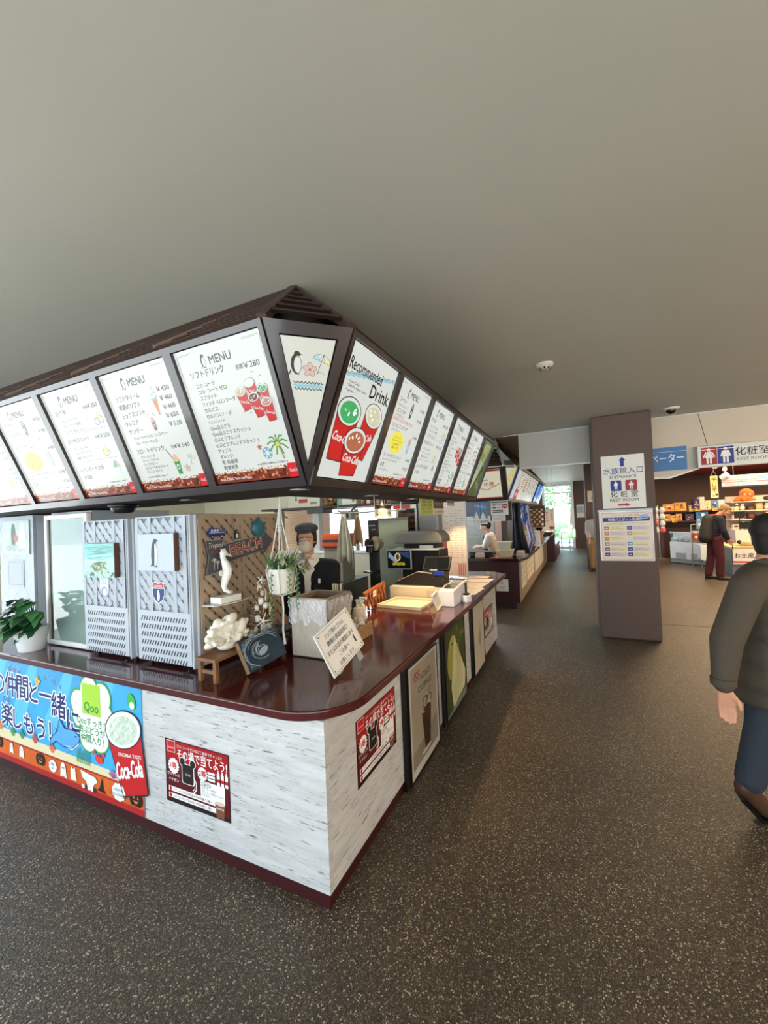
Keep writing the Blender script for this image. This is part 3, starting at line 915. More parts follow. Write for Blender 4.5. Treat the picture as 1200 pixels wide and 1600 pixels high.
# corner triangle
A, Bq, Cq = Lp(0, UP), Rp(0, UP), P0.copy()
cdir = (Bq - A).normalized()
cup = ((A + Bq) / 2 - Cq)
ch = cup.length; cup.normalize()
cw = (Bq - A).length
F_C = frame(Cq, cdir, cup)
b = MB(F_C)
def tri(k, zoff):  # inset triangle
    return [(0, k * 2.6), (cw / 2 * (1 - k * 2.2 / ch - .09), ch - .040), (-cw / 2 * (1 - k * 2.2 / ch - .09), ch - .040)]
o = [(0, 0), (cw / 2, ch), (-cw / 2, ch)]
i_ = [(0, .085), (cw / 2 - .060, ch - .048), (-cw / 2 + .060, ch - .048)]
vs = [(x, y, .012) for x, y in o] + [(x, y, .012) for x, y in i_] + [(x, y, -.03) for x, y in o] + [(x, y, -.03) for x, y in i_]
b.add(vs, [(0, 1, 4, 3), (1, 2, 5, 4), (2, 0, 3, 5), (6, 9, 10, 7), (7, 10, 11, 8), (8, 11, 9, 6), (3, 4, 10, 9), (4, 5, 11, 10), (5, 3, 9, 11)], M_FRAME)
b.build('corner_frame', sg)
# slatted hood between box and ceiling
M_SLATD = mat('#2b1e1a', .6)
def hood(nm, pts_low, pts_high, n, tilt_in):
    """slats from a lower edge to an upper edge"""
    b = MB()
    for k in range(n):
        t = (k + .5) / n
        p = Vector(pts_low[0]).lerp(pts_high[0], t); q = Vector(pts_low[1]).lerp(pts_high[1], t)
        if (p - q).length < .03: continue
        b.bar(p, q, .020 if nm == 'c' else .027, .009, M_SLATD if nm == 'c' else M_LOUV, tilt_in)
    return b
ApL = Vector((-.241, .245, CZ))
l0, l1 = Lp(XL, UP), Lp(0, UP)
hood('a', (l0, l1), (Vector((XL, .245, CZ)), ApL), 9, (0, .62, 1)).build('slat_panel', sg)
r0, r1 = Rp(YR, UP), Rp(0, UP)
hood('b', (r0, r1), (Vector((-.241, YR, CZ)), ApL), 9, (-.62, 0, 1)).build('slat_panel', sg)
b = hood('c', (A + Vector((.02, .01, .02)), Bq + Vector((-.01, -.02, .02))), (ApL, ApL), 6, (-.2, .2, 1))
b.build('slat_panel', sg)
b = MB()
b.bar(A, ApL, .038, .03, M_LOUV); b.bar(Bq, ApL, .038, .03, M_LOUV)
b.bar(Vector((XL, .245, CZ - .012)), ApL - Vector((0, 0, .012)), .03, .02, M_LOUV); b.bar(Vector((-.241, YR, CZ - .012)), ApL - Vector((0, 0, .012)), .03, .02, M_LOUV)
for x in (-.62, -1.25, -1.9, -2.55): b.bar(Lp(x, UP, .0) + Vector((0, .01, .03)), Vector((x + .25, .24, CZ - .01)), .012, .012, mat('#6b5a50', 0.4))
b.build('hood_frame', sg)
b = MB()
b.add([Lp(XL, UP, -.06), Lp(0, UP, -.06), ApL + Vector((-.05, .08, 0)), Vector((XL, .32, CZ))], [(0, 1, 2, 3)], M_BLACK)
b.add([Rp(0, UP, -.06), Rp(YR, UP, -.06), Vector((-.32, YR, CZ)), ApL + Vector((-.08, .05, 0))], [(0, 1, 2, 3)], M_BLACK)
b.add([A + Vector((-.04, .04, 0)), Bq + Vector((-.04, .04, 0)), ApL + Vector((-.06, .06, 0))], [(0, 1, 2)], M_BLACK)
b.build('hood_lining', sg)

# ------------------------------------------------------------------ the menu pictures
K = lambda: lit('#2b2f33', .35)
WHT = '#e6ece6'
def cola_cup(pr, cx, cy, r, bx, by, top, k=5, fs=.9, ang=None):
    big_cup(pr, cx, cy, r, bx, by, lit(top, .75), lit('#c5161c', .8), k)
    fs *= .62
    rnd = random.Random(int(cx * 1e4))
    for i in range(14):
        a = rnd.uniform(0, 6.28); q = rnd.uniform(0, .8) ** .5
        hh = lin(top); col = '#f2f4f0' if rnd.random() < .4 else top
        pr.ell(cx + r * .7 * q * math.cos(a), cy - r * .03 + r * .42 * q * math.sin(a), r * .12, r * .07, lit(col, .85), k + 4, a, 7)
    mx, my = cx + (bx - cx) * .62, cy + (by - cy) * .62
    pr.text('Coca-Cola', mx, my, r * fs, lit('#f2f2ee'), k + 4, fit=r * 1.55, al='c', shear=.35, rot=-.28 if ang is None else ang, bold=.03)
def cola_band(pr, w, h):
    pr.rect(0, 0, w, h * .075, lit('#8a3a26', .6), 1)
    rnd = random.Random(3)
    for i in range(60):
        x, y = rnd.uniform(.03, .97) * w, rnd.uniform(.016, .084) * h
        pr.ell(x, y, rnd.uniform(.010, .028) * w, rnd.uniform(.006, .014) * h, lit(rnd.choice(['#c96a3e', '#6d2a1e', '#e39a6a', '#a84a2c', '#54201a']), .6), 1.5 + .1 * (i % 4), rnd.uniform(0, 3), 7)
    for i in range(24): pr.ell((.025 + i * .036) * w, (.087 + .008 * math.sin(i * 2.1)) * h, .012 * w, .006 * h, lit('#c98a5a', .7), 2, i, 7)
    pr.text('Buy a COKE, Taste the Magic.', .05 * w, .022 * h, .022 * h * 1.2, lit('#f4ece6'), 3, fit=.40 * w, bold=.02)
    pr.rect(.885 * w, 0, w, .105 * h, lit('#d3202a', .8), 3)
    pr.text('CocaCola', .943 * w, .04 * h, .036 * h, lit('#f6f2ee'), 4, fit=.09 * w, al='c', shear=.3)
def penguin_icon(pr, x, y, s, k=3, yellow=True):
    bk = lit('#3a4046', .5)
    pr.ell(x, y, s * .26, s * .46, bk, k, .05); pr.ell(x + s * .07, y - s * .03, s * .19, s * .40, lit('#e8ece6'), k + 1, .05)
    pr.ring(x + s * .07, y - s * .03, s * .19, s * .40, s * .022, bk, k + 1.5)
    pr.ell(x + s * .04, y + s * .46, s * .15, s * .14, bk, k + 2); pr.poly([(x + s * .14, y + s * .5), (x + s * .30, y + s * .45), (x + s * .14, y + s * .41)], bk, k + 1)
    if yellow: pr.ell(x + s * .08, y + s * .33, s * .07, s * .05, lit('#e8d23a'), k + 2)
    pr.line([(x - s * .24, y - s * .28), (x - s * .34, y - s * .5)], s * .06, bk, k); pr.line([(x - s * .05, y - s * .46), (x + s * .16, y - s * .47)], s * .05, bk, k)
def heading(pr, w, h):
    x = .02 * w
    for u in (.03, .78): pr.line([(u * w, .972 * h), ((u + .18) * w, .972 * h)], .002 * w, K(), 2); pr.line([((u + .01) * w, .964 * h), ((u + .15) * w, .964 * h)], .002 * w, K(), 2)
    for u in (.03, .97): pr.line([(u * w, .965 * h), (u * w, .82 * h)], .002 * w, K(), 2)
    penguin_icon(pr, .315 * w, .895 * h, .085 * h, 3, False)
    pr.text('MENU', .385 * w, .868 * h, .082 * h, K(), 3, fit=.25 * w, bold=.008)
    cola_band(pr, w, h)
def T(pr, w, h, t, u, v, s, fit=None, al='l', col=None, bold=0.009):
    pr.text(t, u * w, v * h, s * h, col or K(), 3, fit=fit * w if fit else None, al=al, bold=bold)
def umbrella(pr, x, y, s, k=3):
    g = lit('#4a4f52', .5)
    c, q = math.cos(-.35), math.sin(-.35)
    R = lambda a, b: (x + (a * c - b * q) * s, y + (a * q + b * c) * s)
    arc = [R(.55 * math.cos(t), .40 * math.sin(t)) for t in [PI * i / 12 for i in range(13)]]
    pr.poly(arc, lit('#e6ece6'), k)
    pr.poly([R(-.55, 0)] + [R(.55 * math.cos(PI - t), .40 * math.sin(PI - t)) for t in [PI / 3 * i / 5 for i in range(6)]] + [R(-.1, 0)], lit('#a8d3dd', .8), k + 1)
    pr.poly([R(.2, 0)] + [R(.55 * math.cos(t), .40 * math.sin(t)) for t in [PI / 3.2 - PI / 3.2 * i / 5 for i in range(6)]], lit('#e8e07a', .8), k + 1)
    pr.line(arc + [arc[0]], .02 * s, g, k + 2); pr.line([R(0, .46), R(0, -.75)], .028 * s, g, k + 2)
    pr.line([R(-.2, 0), R(0, .4), R(.2, 0)], .015 * s, g, k + 2)
    pr.line([(x - .35 * s, y - .72 * s), (x - .1 * s, y - .6 * s), (x + .2 * s, y - .72 * s)], .018 * s, g, k)
def hibiscus(pr, x, y, s, k=3):
    for i in range(5):
        a = i * 2 * PI / 5 + .3
        pr.ell(x + .3 * s * math.cos(a), y + .3 * s * math.sin(a), .26 * s, .19 * s, lit('#8a6a60', .6), k, a)
        pr.ell(x + .3 * s * math.cos(a), y + .3 * s * math.sin(a), .23 * s, .16 * s, lit('#e6c8bc'), k + 1, a)
    pr.ell(x, y, .1 * s, .1 * s, lit('#c06a5c', .7), k + 2)
def small_cup(pr, x, y, s, body, top, k=3, lid=True):
    pr.poly([(x - .22 * s, y + .25 * s), (x + .22 * s, y + .25 * s), (x + .15 * s, y - .5 * s), (x - .15 * s, y - .5 * s)], lit(body, .7), k)
    pr.ell(x, y + .27 * s, .23 * s, .11 * s, lit(top, .8), k + 1); pr.ell(x, y + .40 * s, .15 * s, .17 * s, lit(top, .8), k + 1)
    pr.ell(x, y - .1 * s, .12 * s, .14 * s, lit('#e9ece8'), k + 2); pr.ell(x, y - .1 * s, .06 * s, .08 * s, lit(body, .6), k + 3)
def cone(pr, x, y, s, k=3):
    pr.poly([(x - .13 * s, y), (x + .13 * s, y), (x + .02 * s, y - .6 * s), (x - .02 * s, y - .6 * s)], lit('#c9834a', .8), k)
    for i, (r, c) in enumerate(((.17, '#8fb0c4'), (.15, '#e8eeee'), (.12, '#a9c4d2'), (.08, '#eef2f2'), (.04, '#b4ccd8'))): pr.ell(x, y + (.03 + i * .085) * s, r * s, .075 * s, lit(c, .85), k + 1 + i, .2)
def badge(pr, x, y, rx, ry):
    yl = lit('#ece04a', .8)
    for i in range(18):
        a = i * 2 * PI / 18; pr.ell(x + rx * .92 * math.cos(a), y + ry * .92 * math.sin(a), rx * .16, ry * .16, yl, 3, 0, 9)
    pr.ell(x, y, rx * .97, ry * .97, yl, 3)
    for i, t in enumerate(('フレーバー', 'カスタマイズ', '+50円で', '選べる!')): pr.text(t, x, y + ry * (.40 - i * .34), ry * .26, K(), 5, al='c', fit=rx * (1.0 if i != 1 else 1.4))
def content_drinks(pr, w, h):
    heading(pr, w, h)
    T(pr, w, h, 'ソフトドリンク', .117, .800, .060, .40); T(pr, w, h, '各種', .645, .792, .036, .08); T(pr, w, h, '￥280', .735, .785, .055, .17, bold=.01)
    v = .745
    for t, f in (('コカ･コーラ', .22), ('コカ･コーラ ゼロ', .34), ('スプライト', .20), ('ファンタ メロンソーダ', .40), ('カルピス', .17), ('カルピスソーダ', .31), (None, 0), ('Qoo白ぶどう', .24), ('Qoo白ぶどうスカッシュ', .46), ('山ぶどうブレンド', .32), ('山ぶどうブレンドスカッシュ', .52), ('アップル', .16), ('オレンジ', .16), ('煌 烏龍茶', .20), ('爽健美茶', .18)):
        if t: T(pr, w, h, t, .145, v - .012, .036, f)
        else: T(pr, w, h, 'ミニッツメイド', .145, v - .008, .026, .20, col=lit('#2f8aa6', .6), bold=.02)
        v -= .0445
    T(pr, w, h, '※上記価格は消費税込みの価格です', .56, .113, .018, .35)
    cola_cup(pr, .740 * w, .690 * h, .056 * w, .765 * w, .585 * h, '#dfe2d8', 4); cola_cup(pr, .858 * w, .640 * h, .056 * w, .868 * w, .53 * h, '#4fa36a', 8)
    cola_cup(pr, .628 * w, .645 * h, .058 * w, .655 * w, .515 * h, '#c9b58a', 12); cola_cup(pr, .750 * w, .595 * h, .058 * w, .775 * w, .455 * h, '#6d2a20', 16); cola_cup(pr, .872 * w, .548 * h, .058 * w, .888 * w, .415 * h, '#b98a7a', 20)
    gr = lit('#5a9a4a', .7)
    pr.line([(.85 * w, .245 * h), (.87 * w, .20 * h), (.88 * w, .14 * h)], .03 * w, lit('#c9c3a4', .8), 3); pr.line([(.85 * w, .245 * h), (.87 * w, .20 * h), (.88 * w, .14 * h)], .006 * w, lit('#4a4f52', .5), 4)
    for i in range(9):
        a = .2 + i * 2 * PI / 9; r = .10 * w
        pr.line([(.85 * w, .255 * h), (.85 * w + r * .6 * math.cos(a), .27 * h + r * .6 * math.sin(a)), (.85 * w + r * 1.15 * math.cos(a), .245 * h + r * .9 * math.sin(a))], .014 * w, gr, 5)
    pr.ell(.85 * w, .25 * h, .02 * w, .018 * h, lit('#d9cc4a', .8), 6)
    pr.ell(.712 * w, .195 * h, .052 * w, .044 * h, lit('#6fa9c4', .75), 3); pr.ell(.712 * w, .195 * h, .024 * w, .02 * h, lit(WHT), 4)
    for i in range(6):
        a = i * PI / 3; pr.ell(.712 * w + .038 * w * math.cos(a), .195 * h + .032 * h * math.sin(a), .009 * w, .007 * h, lit('#eef2ee'), 4)
    st = []
    for i in range(10):
        r = .036 if i % 2 == 0 else .016; a = PI / 2 + i * PI / 5; st.append(((.642 + r * math.cos(a)) * w, .245 * h + r * w * math.sin(a)))
    pr.poly(st, lit('#b3705f', .7), 3)
    for x, y in ((.60, .505), (.665, .49), (.85, .43), (.80, .75), (.87, .715)): pr.line([((x - .015) * w, y * h), (x * w, (y + .008) * h), ((x + .015) * w, y * h)], .003 * w, K(), 3)
def content_soft(pr, w, h):
    heading(pr, w, h)
    for i, (t, f, p) in enumerate((('ソフトクリーム', .36, '￥430'), ('季節のソフト', .33, '￥460'), ('ミックスソフト', .35, '￥460'), ('クレミア', .20, '￥650'), ('サンデー', .23, '￥520'))):
        v = .775 - i * .067
        T(pr, w, h, t, .122, v, .050, f); T(pr, w, h, p, .745, v + .004, .050, .17)
    T(pr, w, h, 'チョコ･キャラメル･ストロベリー', .16, .455, .032, .52); T(pr, w, h, 'ブルーベリー･マンゴー', .16, .41, .032, .36)
    T(pr, w, h, 'フロートドリンク', .117, .335, .050, .43); T(pr, w, h, '各種', .652, .34, .03, .08); T(pr, w, h, '￥540', .745, .335, .05, .17)
    for i, (t, f) in enumerate((('クリームソーダ', .22), ('コーヒーフロート', .26), ('コーラフロート', .22), ('コカコーラゼロフロート', .36), ('オレンジフロート', .25))): T(pr, w, h, t, .155, .293 - i * .033, .028, f)
    T(pr, w, h, '※上記価格は消費税込みの価格です', .135, .118, .016, .32)
    cone(pr, .668 * w, .735 * h, .21 * h); small_cup(pr, .535 * w, .55 * h, .10 * h, '#8a4a44', '#c9a090')
    small_cup(pr, .655 * w, .20 * h, .16 * h, '#3f9a55', '#d9b58a'); pr.line([(.62 * w, .25 * h), (.56 * w, .34 * h)], .008 * w, K(), 3)
    umbrella(pr, .875 * w, .24 * h, .075 * h); hibiscus(pr, .775 * w, .165 * h, .06 * h)
    for a in (.4, .9, 2.2, 2.7): pr.line([(.535 * w + .05 * w * math.cos(a), .60 * h + .03 * h * math.sin(a)), (.535 * w + .075 * w * math.cos(a), .60 * h + .05 * h * math.sin(a))], .004 * w, K(), 3)
def content_ice(pr, w, h):
    heading(pr, w, h)
    T(pr, w, h, 'かき氷', .13, .79, .052, .20); T(pr, w, h, '各種', .66, .795, .03, .08); T(pr, w, h, '￥350', .745, .79, .052, .17)
    for i, t in enumerate(('いちご･レモン･メロン', 'ブルーハワイ･抹茶', 'コーラ･オレンジ')): T(pr, w, h, t, .17, .725 - i * .05, .032, .34)
    pr.line([(.12 * w, .615 * h), (.90 * w, .615 * h)], .003 * w, K(), 3)
    T(pr, w, h, 'かき氷フロート', .125, .53, .05, .42); T(pr, w, h, '各種', .655, .535, .03, .08); T(pr, w, h, '￥520', .745, .53, .05, .17)
    for i, t in enumerate(('いちご･レモン･メロン', 'グレープ･コーラ', '抹茶･ブルーハワイ')): T(pr, w, h, t, .17, .465 - i * .045, .030, .30)
    pr.line([(.12 * w, .348 * h), (.90 * w, .348 * h)], .003 * w, K(), 3)
    T(pr, w, h, 'レインボーかき氷', .12, .255, .05, .46); T(pr, w, h, '￥500', .13, .18, .05, .15); T(pr, w, h, '※上記価格は消費税込みの価格です', .56, .118, .016, .33)
    g = K()
    for x, y in ((.80, .67), (.88, .68)): pr.ring(x * w, y * h, .035 * w, .03 * h, .006 * w, g, 3)
    pr.poly([(.80 * w, .70 * h), (.84 * w, .75 * h), (.90 * w, .70 * h)], lit('#c9cc8a', .8), 3)
    pr.poly([(.68 * w, .385 * h), (.80 * w, .385 * h), (.74 * w, .47 * h)], lit('#d9d98a', .8), 3); pr.ring(.74 * w, .40 * h, .06 * w, .03 * h, .005 * w, g, 4)
    for i, c in enumerate(('#4fae6a', '#5aa0d0', '#d9b04a')): pr.poly([((.755 + i * .035) * w, .255 * h), ((.80 + i * .04) * w, .255 * h), ((.80 + i * .01) * w, .33 * h)], lit(c, .8), 3)
    pr.poly([(.77 * w, .25 * h), (.86 * w, .25 * h), (.84 * w, .20 * h), (.79 * w, .20 * h)], lit('#c9d6d9', .8), 3)
def content_coffee(pr, w, h):
    heading(pr, w, h)
    T(pr, w, h, 'コーヒー', .12, .80, .050, .20); T(pr, w, h, '(アイス･ホット)', .12, .755, .030, .24); T(pr, w, h, '￥420', .77, .80, .046, .15)
    T(pr, w, h, 'カフェラテ', .12, .70, .050, .25); T(pr, w, h, '(アイス･ホット)', .12, .662, .030, .24); T(pr, w, h, '￥480', .77, .69, .046, .15)
    rd = lit('#c98a94', .75)
    pr.rect(.08 * w, .625 * h, .72 * w, .653 * h, rd, 2); pr.rect(.087 * w, .629 * h, .713 * w, .649 * h, lit('#f0e6e6'), 3); T(pr, w, h, '+50円でソイミルクに変更できます', .11, .631, .018, .56, col=lit('#b0404a', .6))
    T(pr, w, h, 'カフェ コンパンナ', .115, .565, .048, .45); T(pr, w, h, '(アイス･ホット)', .12, .525, .030, .24); T(pr, w, h, '￥480', .79, .52, .046, .15)
    badge(pr, .365 * w, .43 * h, .19 * w, .10 * h)
    small_cup(pr, .52 * w, .76 * h, .14 * h, '#45566b', '#8f7f80'); small_cup(pr, .75 * w, .43 * h, .15 * h, '#9fbcd0', '#c9a37a')
    T(pr, w, h, 'フレーバーラテ(アイス･ホット)', .12, .275, .046, .52); T(pr, w, h, 'チョコ･キャラメル･ヘーゼルナッツ', .13, .238, .028, .44); T(pr, w, h, '￥480', .79, .275, .046, .15)
    T(pr, w, h, '紅茶', .12, .18, .046, .10); T(pr, w, h, '(アイス･ホット)', .12, .138, .030, .24); T(pr, w, h, '￥320', .79, .18, .046, .15); T(pr, w, h, '※上記価格は消費税込みの価格です', .55, .12, .016, .33)
def content_food(pr, w, h):
    heading(pr, w, h)
    for i, (t, p) in enumerate((('フライドポテト', '￥380'), ('アメリカンドッグ', '￥350'), ('からあげ', '￥520'), ('ホットドッグ', '￥580'), ('ハンバーガー', '￥580'))): T(pr, w, h, t, .12, .78 - i * .07, .046, .4); T(pr, w, h, p, .78, .78 - i * .07, .046, .15)
    pr.line([(.12 * w, .46 * h), (.92 * w, .46 * h)], .003 * w, K(), 3)
    for i, (t, p) in enumerate((('生ビール', '￥650'), ('ハイボール', '￥680'), ('レモンサワー', '￥680'), ('ラムネ', '￥350'), ('ノンアルコールビール', '￥480'))): T(pr, w, h, t, .12, .39 - i * .055, .04, .28 if i < 4 else .42); T(pr, w, h, p, .80, .39 - i * .055, .04, .14)
    pr.rrect(.66 * w, .20 * h, .73 * w, .33 * h, .01 * w, lit('#d9cc3a', .8), 3); pr.ell(.695 * w, .335 * h, .04 * w, .016 * h, lit('#eef0e6'), 4)
def content_recommended(pr, w, h):
    bl, wv = lit('#8cc4d9', .8), K()
    for i in range(2):
        pr.wave(.02 * w, .985 * w, (.775 - i * .018) * h, .006 * h, 11, .012 * h if i else .004 * h, bl if i else wv, 2, slope=.145 * h / w)
    pr.wave(.02 * w, .985 * w, .762 * h, .006 * h, 11, .014 * h, bl, 2, slope=.145 * h / w)
    bk = lit('#24262b', .3)
    T(pr, w, h, 'Recommended', .06, .815, .125, .65, bold=.012, col=bk)
    pr.mb  # the brush lettering leans with the wave
    T(pr, w, h, 'Drink', .54, .690, .150, .42, bold=.02, col=bk)
    for i, t in enumerate(('• Coca Cola •', '• FANTA Melon Soda •', '• sprite •')): T(pr, w, h, t, .10, .725 - i * .032 + .0, .026, (.22, .38, .17)[i])
    cola_cup(pr, .75 * w, .565 * h, .185 * w, .66 * w, .20 * h, '#cfcfb4', 4, .95, .2)
    cola_cup(pr, .265 * w, .525 * h, .205 * w, .245 * w, .14 * h, '#3fae6a', 9, .95, -.1)
    cola_cup(pr, .515 * w, .328 * h, .205 * w, .535 * w, .038 * h, '#b5694a', 14, .95, -.05)
    for x, y in ((.26, .12), (.78, .19)): 
        for q in range(6): pr.line([((x - .1 + q * .035) * w, (y + .02) * h), ((x - .1 + q * .035) * w, (y - .02) * h)], .004 * w, lit('#b9bdb9', .8), 3)
def content_photo(pr, w, h):
    rnd = random.Random(5)
    for i in range(30): pr.ell(rnd.uniform(.1, .9) * w, rnd.uniform(.08, .92) * h, rnd.uniform(.03, .09) * w, rnd.uniform(.02, .07) * h, lit(rnd.choice(['#4f6a33', '#7d8f4a', '#2f4226', '#93a76a', '#5a7a6a']), .5), 1 + .05 * i, rnd.uniform(0, 3))
    for i in range(9): pr.line([((.08 + i * .03) * w, (.05 + .02 * i) * h), ((.35 + i * .07) * w, .95 * h)], rnd.uniform(.012, .045) * w, lit(rnd.choice(['#dfe6de', '#c9d6c9', '#a9bf8f']), .6), 3)
    pr.ell(.38 * w, .86 * h, .16 * w, .075 * h, lit('#b9b35a', .6), 4); pr.ell(.40 * w, .70 * h, .14 * w, .07 * h, lit('#8f9a45', .6), 4)

BG = lambda: lit(WHT)
GRP = 'backlit menu boards of the corner kiosk'
def board(pt_o, u, v, w, h, fn, label, base=None):
    F = frame(pt_o, u, v)
    pr = Pr(w, h, .012, base or BG(), edge=M_DARK)
    fn(pr, w, h)
    return tag(pr.build('menu_board', F), label, 'menu board', GRP)
PH = .587
lefts = [(content_drinks, 'backlit menu board of soft drinks at 280 yen, nearest the sign box corner'),
         (content_soft, 'backlit soft ice cream menu board beside the left face soft drinks board'),
         (content_ice, 'backlit shaved ice menu board with window reflections on the left face'),
         (content_coffee, 'backlit coffee menu board with yellow badge on the left face'),
         (content_food, 'backlit menu board of food and beer, cut by the picture edge'),
         (content_soft, 'backlit menu board beyond the food and beer board')]
for (x0, x1), (fn, lb) in zip(LPAN, lefts):
    board(Lp(x0 + .0015, .040, -.004), (1, 0, 0), (0, -SN, CS), x1 - x0 - .003, PH, fn, lb)
rights = [(content_recommended, 'backlit board of three large red cups headed Recommended Drink'),
          (content_coffee, 'backlit coffee menu board with yellow badge on the right face'),
          (content_ice, 'backlit shaved ice menu board between coffee and soft drinks on the right face'),
          (content_drinks, 'backlit soft drinks menu board on the right face'),
          (content_soft, 'backlit soft ice cream menu board on the right face'),
          (content_photo, 'backlit board with a green plant photograph at the end of the right face')]
for (y0, y1), (fn, lb) in zip(RPAN, rights):
    board(Rp(y0 + .0015, .040, -.004), (0, 1, 0), (SN, 0, CS), y1 - y0 - .003, PH, fn, lb, base=lit('#55693a', .45) if fn is content_photo else None)
# triangular corner board
tw, th = cw / 2 - .066, ch - .052
out = [(0, .096), (tw, th), (-tw, th)]
pr = Pr(.1, .1, .010, lit('#e4e6da'), edge=M_DARK, outline=out)
penguin_icon(pr, -.048, th - .100, .080)
hibiscus(pr, .006, th - .118, .052); umbrella(pr, .052, th - .085, .066)
xa = lambda y: tw * (y - .08) / (th - .08)
for y, c, ww in ((th - .168, K(), .003), (th - .180, lit('#8cc4d9', .8), .011), (th - .192, K(), .003)):
    pr.wave(-xa(y) + .012, xa(y) - .012, y, .004, 8, ww, c, 3)
F2 = F_C.copy(); F2.translation = F_C @ Vector((0, 0, -.004))
tag(pr.build('corner_board', F2), 'backlit triangular board with penguin, flower and parasol at the sign box corner', 'sign', GRP)

# ------------------------------------------------------------------ paper signs hung under the box
def hang_sign(y0, y1, z0, z1, x, draw, name, label, base, lean=0.0):
    root = thing(name, label, 'sign', (x, (y0 + y1) / 2, z1), 'signs hung under the sign box')
    F = frame((x, y0, z0), (0, 1, 0), (lean, 0, 1))
    pr = Pr(y1 - y0, z1 - z0, .004, base)
    draw(pr, y1 - y0, z1 - z0)
    pr.build('sign_plate', F, root)
    for y in (y0 + .04, y1 - .04):
        b = MB(); b.cyl((x - .002, y, z1 - .006), (x - .002, y, 1.7735), .0015, M_STEEL, n=6); b.build('hanger', root)
def d_pick(pr, w, h):
    pr.rect(0, h * .40, w, h, ink('#302a29'), 1)
    pr.text('受渡し口', w / 2, h * .58, h * .30, ink('#f0efe8'), 3, fit=w * .86, al='c', bold=.01)
    bk = ink('#221c1a')
    pr.line([(w * .13, h * .32), (w * .13, h * .14)], w * .035, bk, 3); pr.poly([(w * .07, h * .16), (w * .19, h * .16), (w * .13, h * .06)], bk, 3)
    pr.text('PICK UP HERE', w * .24, h * .13, h * .17, bk, 3, fit=w * .70)
hang_sign(.855, 1.105, 1.628, 1.765, -.15, d_pick, 'pickup_sign', 'black and cream pick-up counter sign hanging under the sign box', ink('#e6dcc4'))
def d_green(pr, w, h):
    g = ink('#5c6a2a')
    for i in range(4):
        for j in range(2): pr.text(('食券', 'お得', 'ポイ', 'クーポン')[i], w * (.12 + j * .42), h * (.78 - i * .22), h * .16, g, 3, fit=w * .34, bold=.02)
hang_sign(1.665, 1.985, 1.632, 1.765, -.15, d_green, 'hanging_notice', 'pale green notice hanging under the sign box above the register', ink('#b9c070'))
def d_order(pr, w, h):
    pr.rect(0, h * .42, w, h, ink('#4a3f3a'), 1)
    pr.text('ご注文口', w / 2, h * .62, h * .26, ink('#f0efe8'), 3, fit=w * .84, al='c')
    pr.text('↓ORDER', w * .5, h * .12, h * .18, ink('#221c1a'), 3, fit=w * .8, al='c')
hang_sign(1.995, 2.29, 1.636, 1.765, -.15, d_order, 'order_sign', 'brown and cream order sign hanging beside the pale green notice', ink('#d9cdb4'))
def d_small(pr, w, h):
    pr.rect(w * .06, h * .55, w * .94, h * .9, ink('#6a5a52'), 1); pr.text('お会計', w / 2, h * .62, h * .24, ink('#f0efe8'), 3, al='c', fit=w * .7)
hang_sign(2.42, 2.66, 1.715, 1.770, -.15, d_small, 'cashier_sign', 'small grey cashier sign under the sign box, closest to the tall menu stand', ink('#b9aca0'))
# dark dome under the soffit
d = thing('dome_speaker', 'black round dome fitting hanging under the sign box above the fridges', 'speaker', (-1.53, .16, 1.773))
b = MB(); b.lathe((-1.53, .16, 1.772), [(.03, -.052), (.055, -.045), (.066, -.028), (.068, -.006), (.05, 0)], M_BLACK, 28); b.build('dome', d, smooth=40)
b = MB(); b.lathe((-1.53, .16, 1.772), [(.070, -.020), (.082, -.012), (.082, -.004), (.07, 0)], M_BLACK, 28); b.build('flange', d, smooth=40)
# ================================================================== ON THE COUNTER: COOLERS
M_FRIDGE = mat('#aeb5bd', 0.35, var=0.02, scale=3)
M_LAT = mat('#a6adb6', 0.5, var=0.05, scale=14)
M_LATT = mat('#a8947d', 0.6, var=0.08, scale=14)
def lattice_strips(b, F, w, h, pitch, sw, m, m2=None):
    """diagonal trellis laths clipped to a w x h panel, one direction lying over the other"""
    for lay, sgn in ((0.0022, 1), (0.0046, -1)):
        c = -h
        while c < w + h:
            # line x = c + t, y = t (or mirrored), clip to the panel
            t0, t1 = 0.0, h
            if sgn > 0:
                a0, a1 = max(0, -c), min(h, w - c)
                if a1 - a0 > .01: p, q = (c + a0, a0), (c + a1, a1)
                else: p = None
            else:
                a0, a1 = max(0, c - w), min(h, c)
                if a1 - a0 > .01: p, q = (c - a0, a0), (c - a1, a1)
                else: p = None
            if p:
                d = sw / 2 * .7071
                e = d * (1 if p[0] < q[0] else -1)
                p, q = (p[0] + e, p[1] + d), (q[0] - e, q[1] - d)
                if q[1] - p[1] < .004: c += pitch; continue
                nx, ny = (-d, d) if sgn > 0 else (d, d)
                b.prism([(p[0] + nx, p[1] + ny), (p[0] - nx, p[1] - ny), (q[0] - nx, q[1] - ny), (q[0] + nx, q[1] + ny)][::1 if sgn > 0 else 1],
                        F @ Matrix.Translation((0, 0, lay)), .0022, m2 if m2 and sgn > 0 else m)
            c += pitch
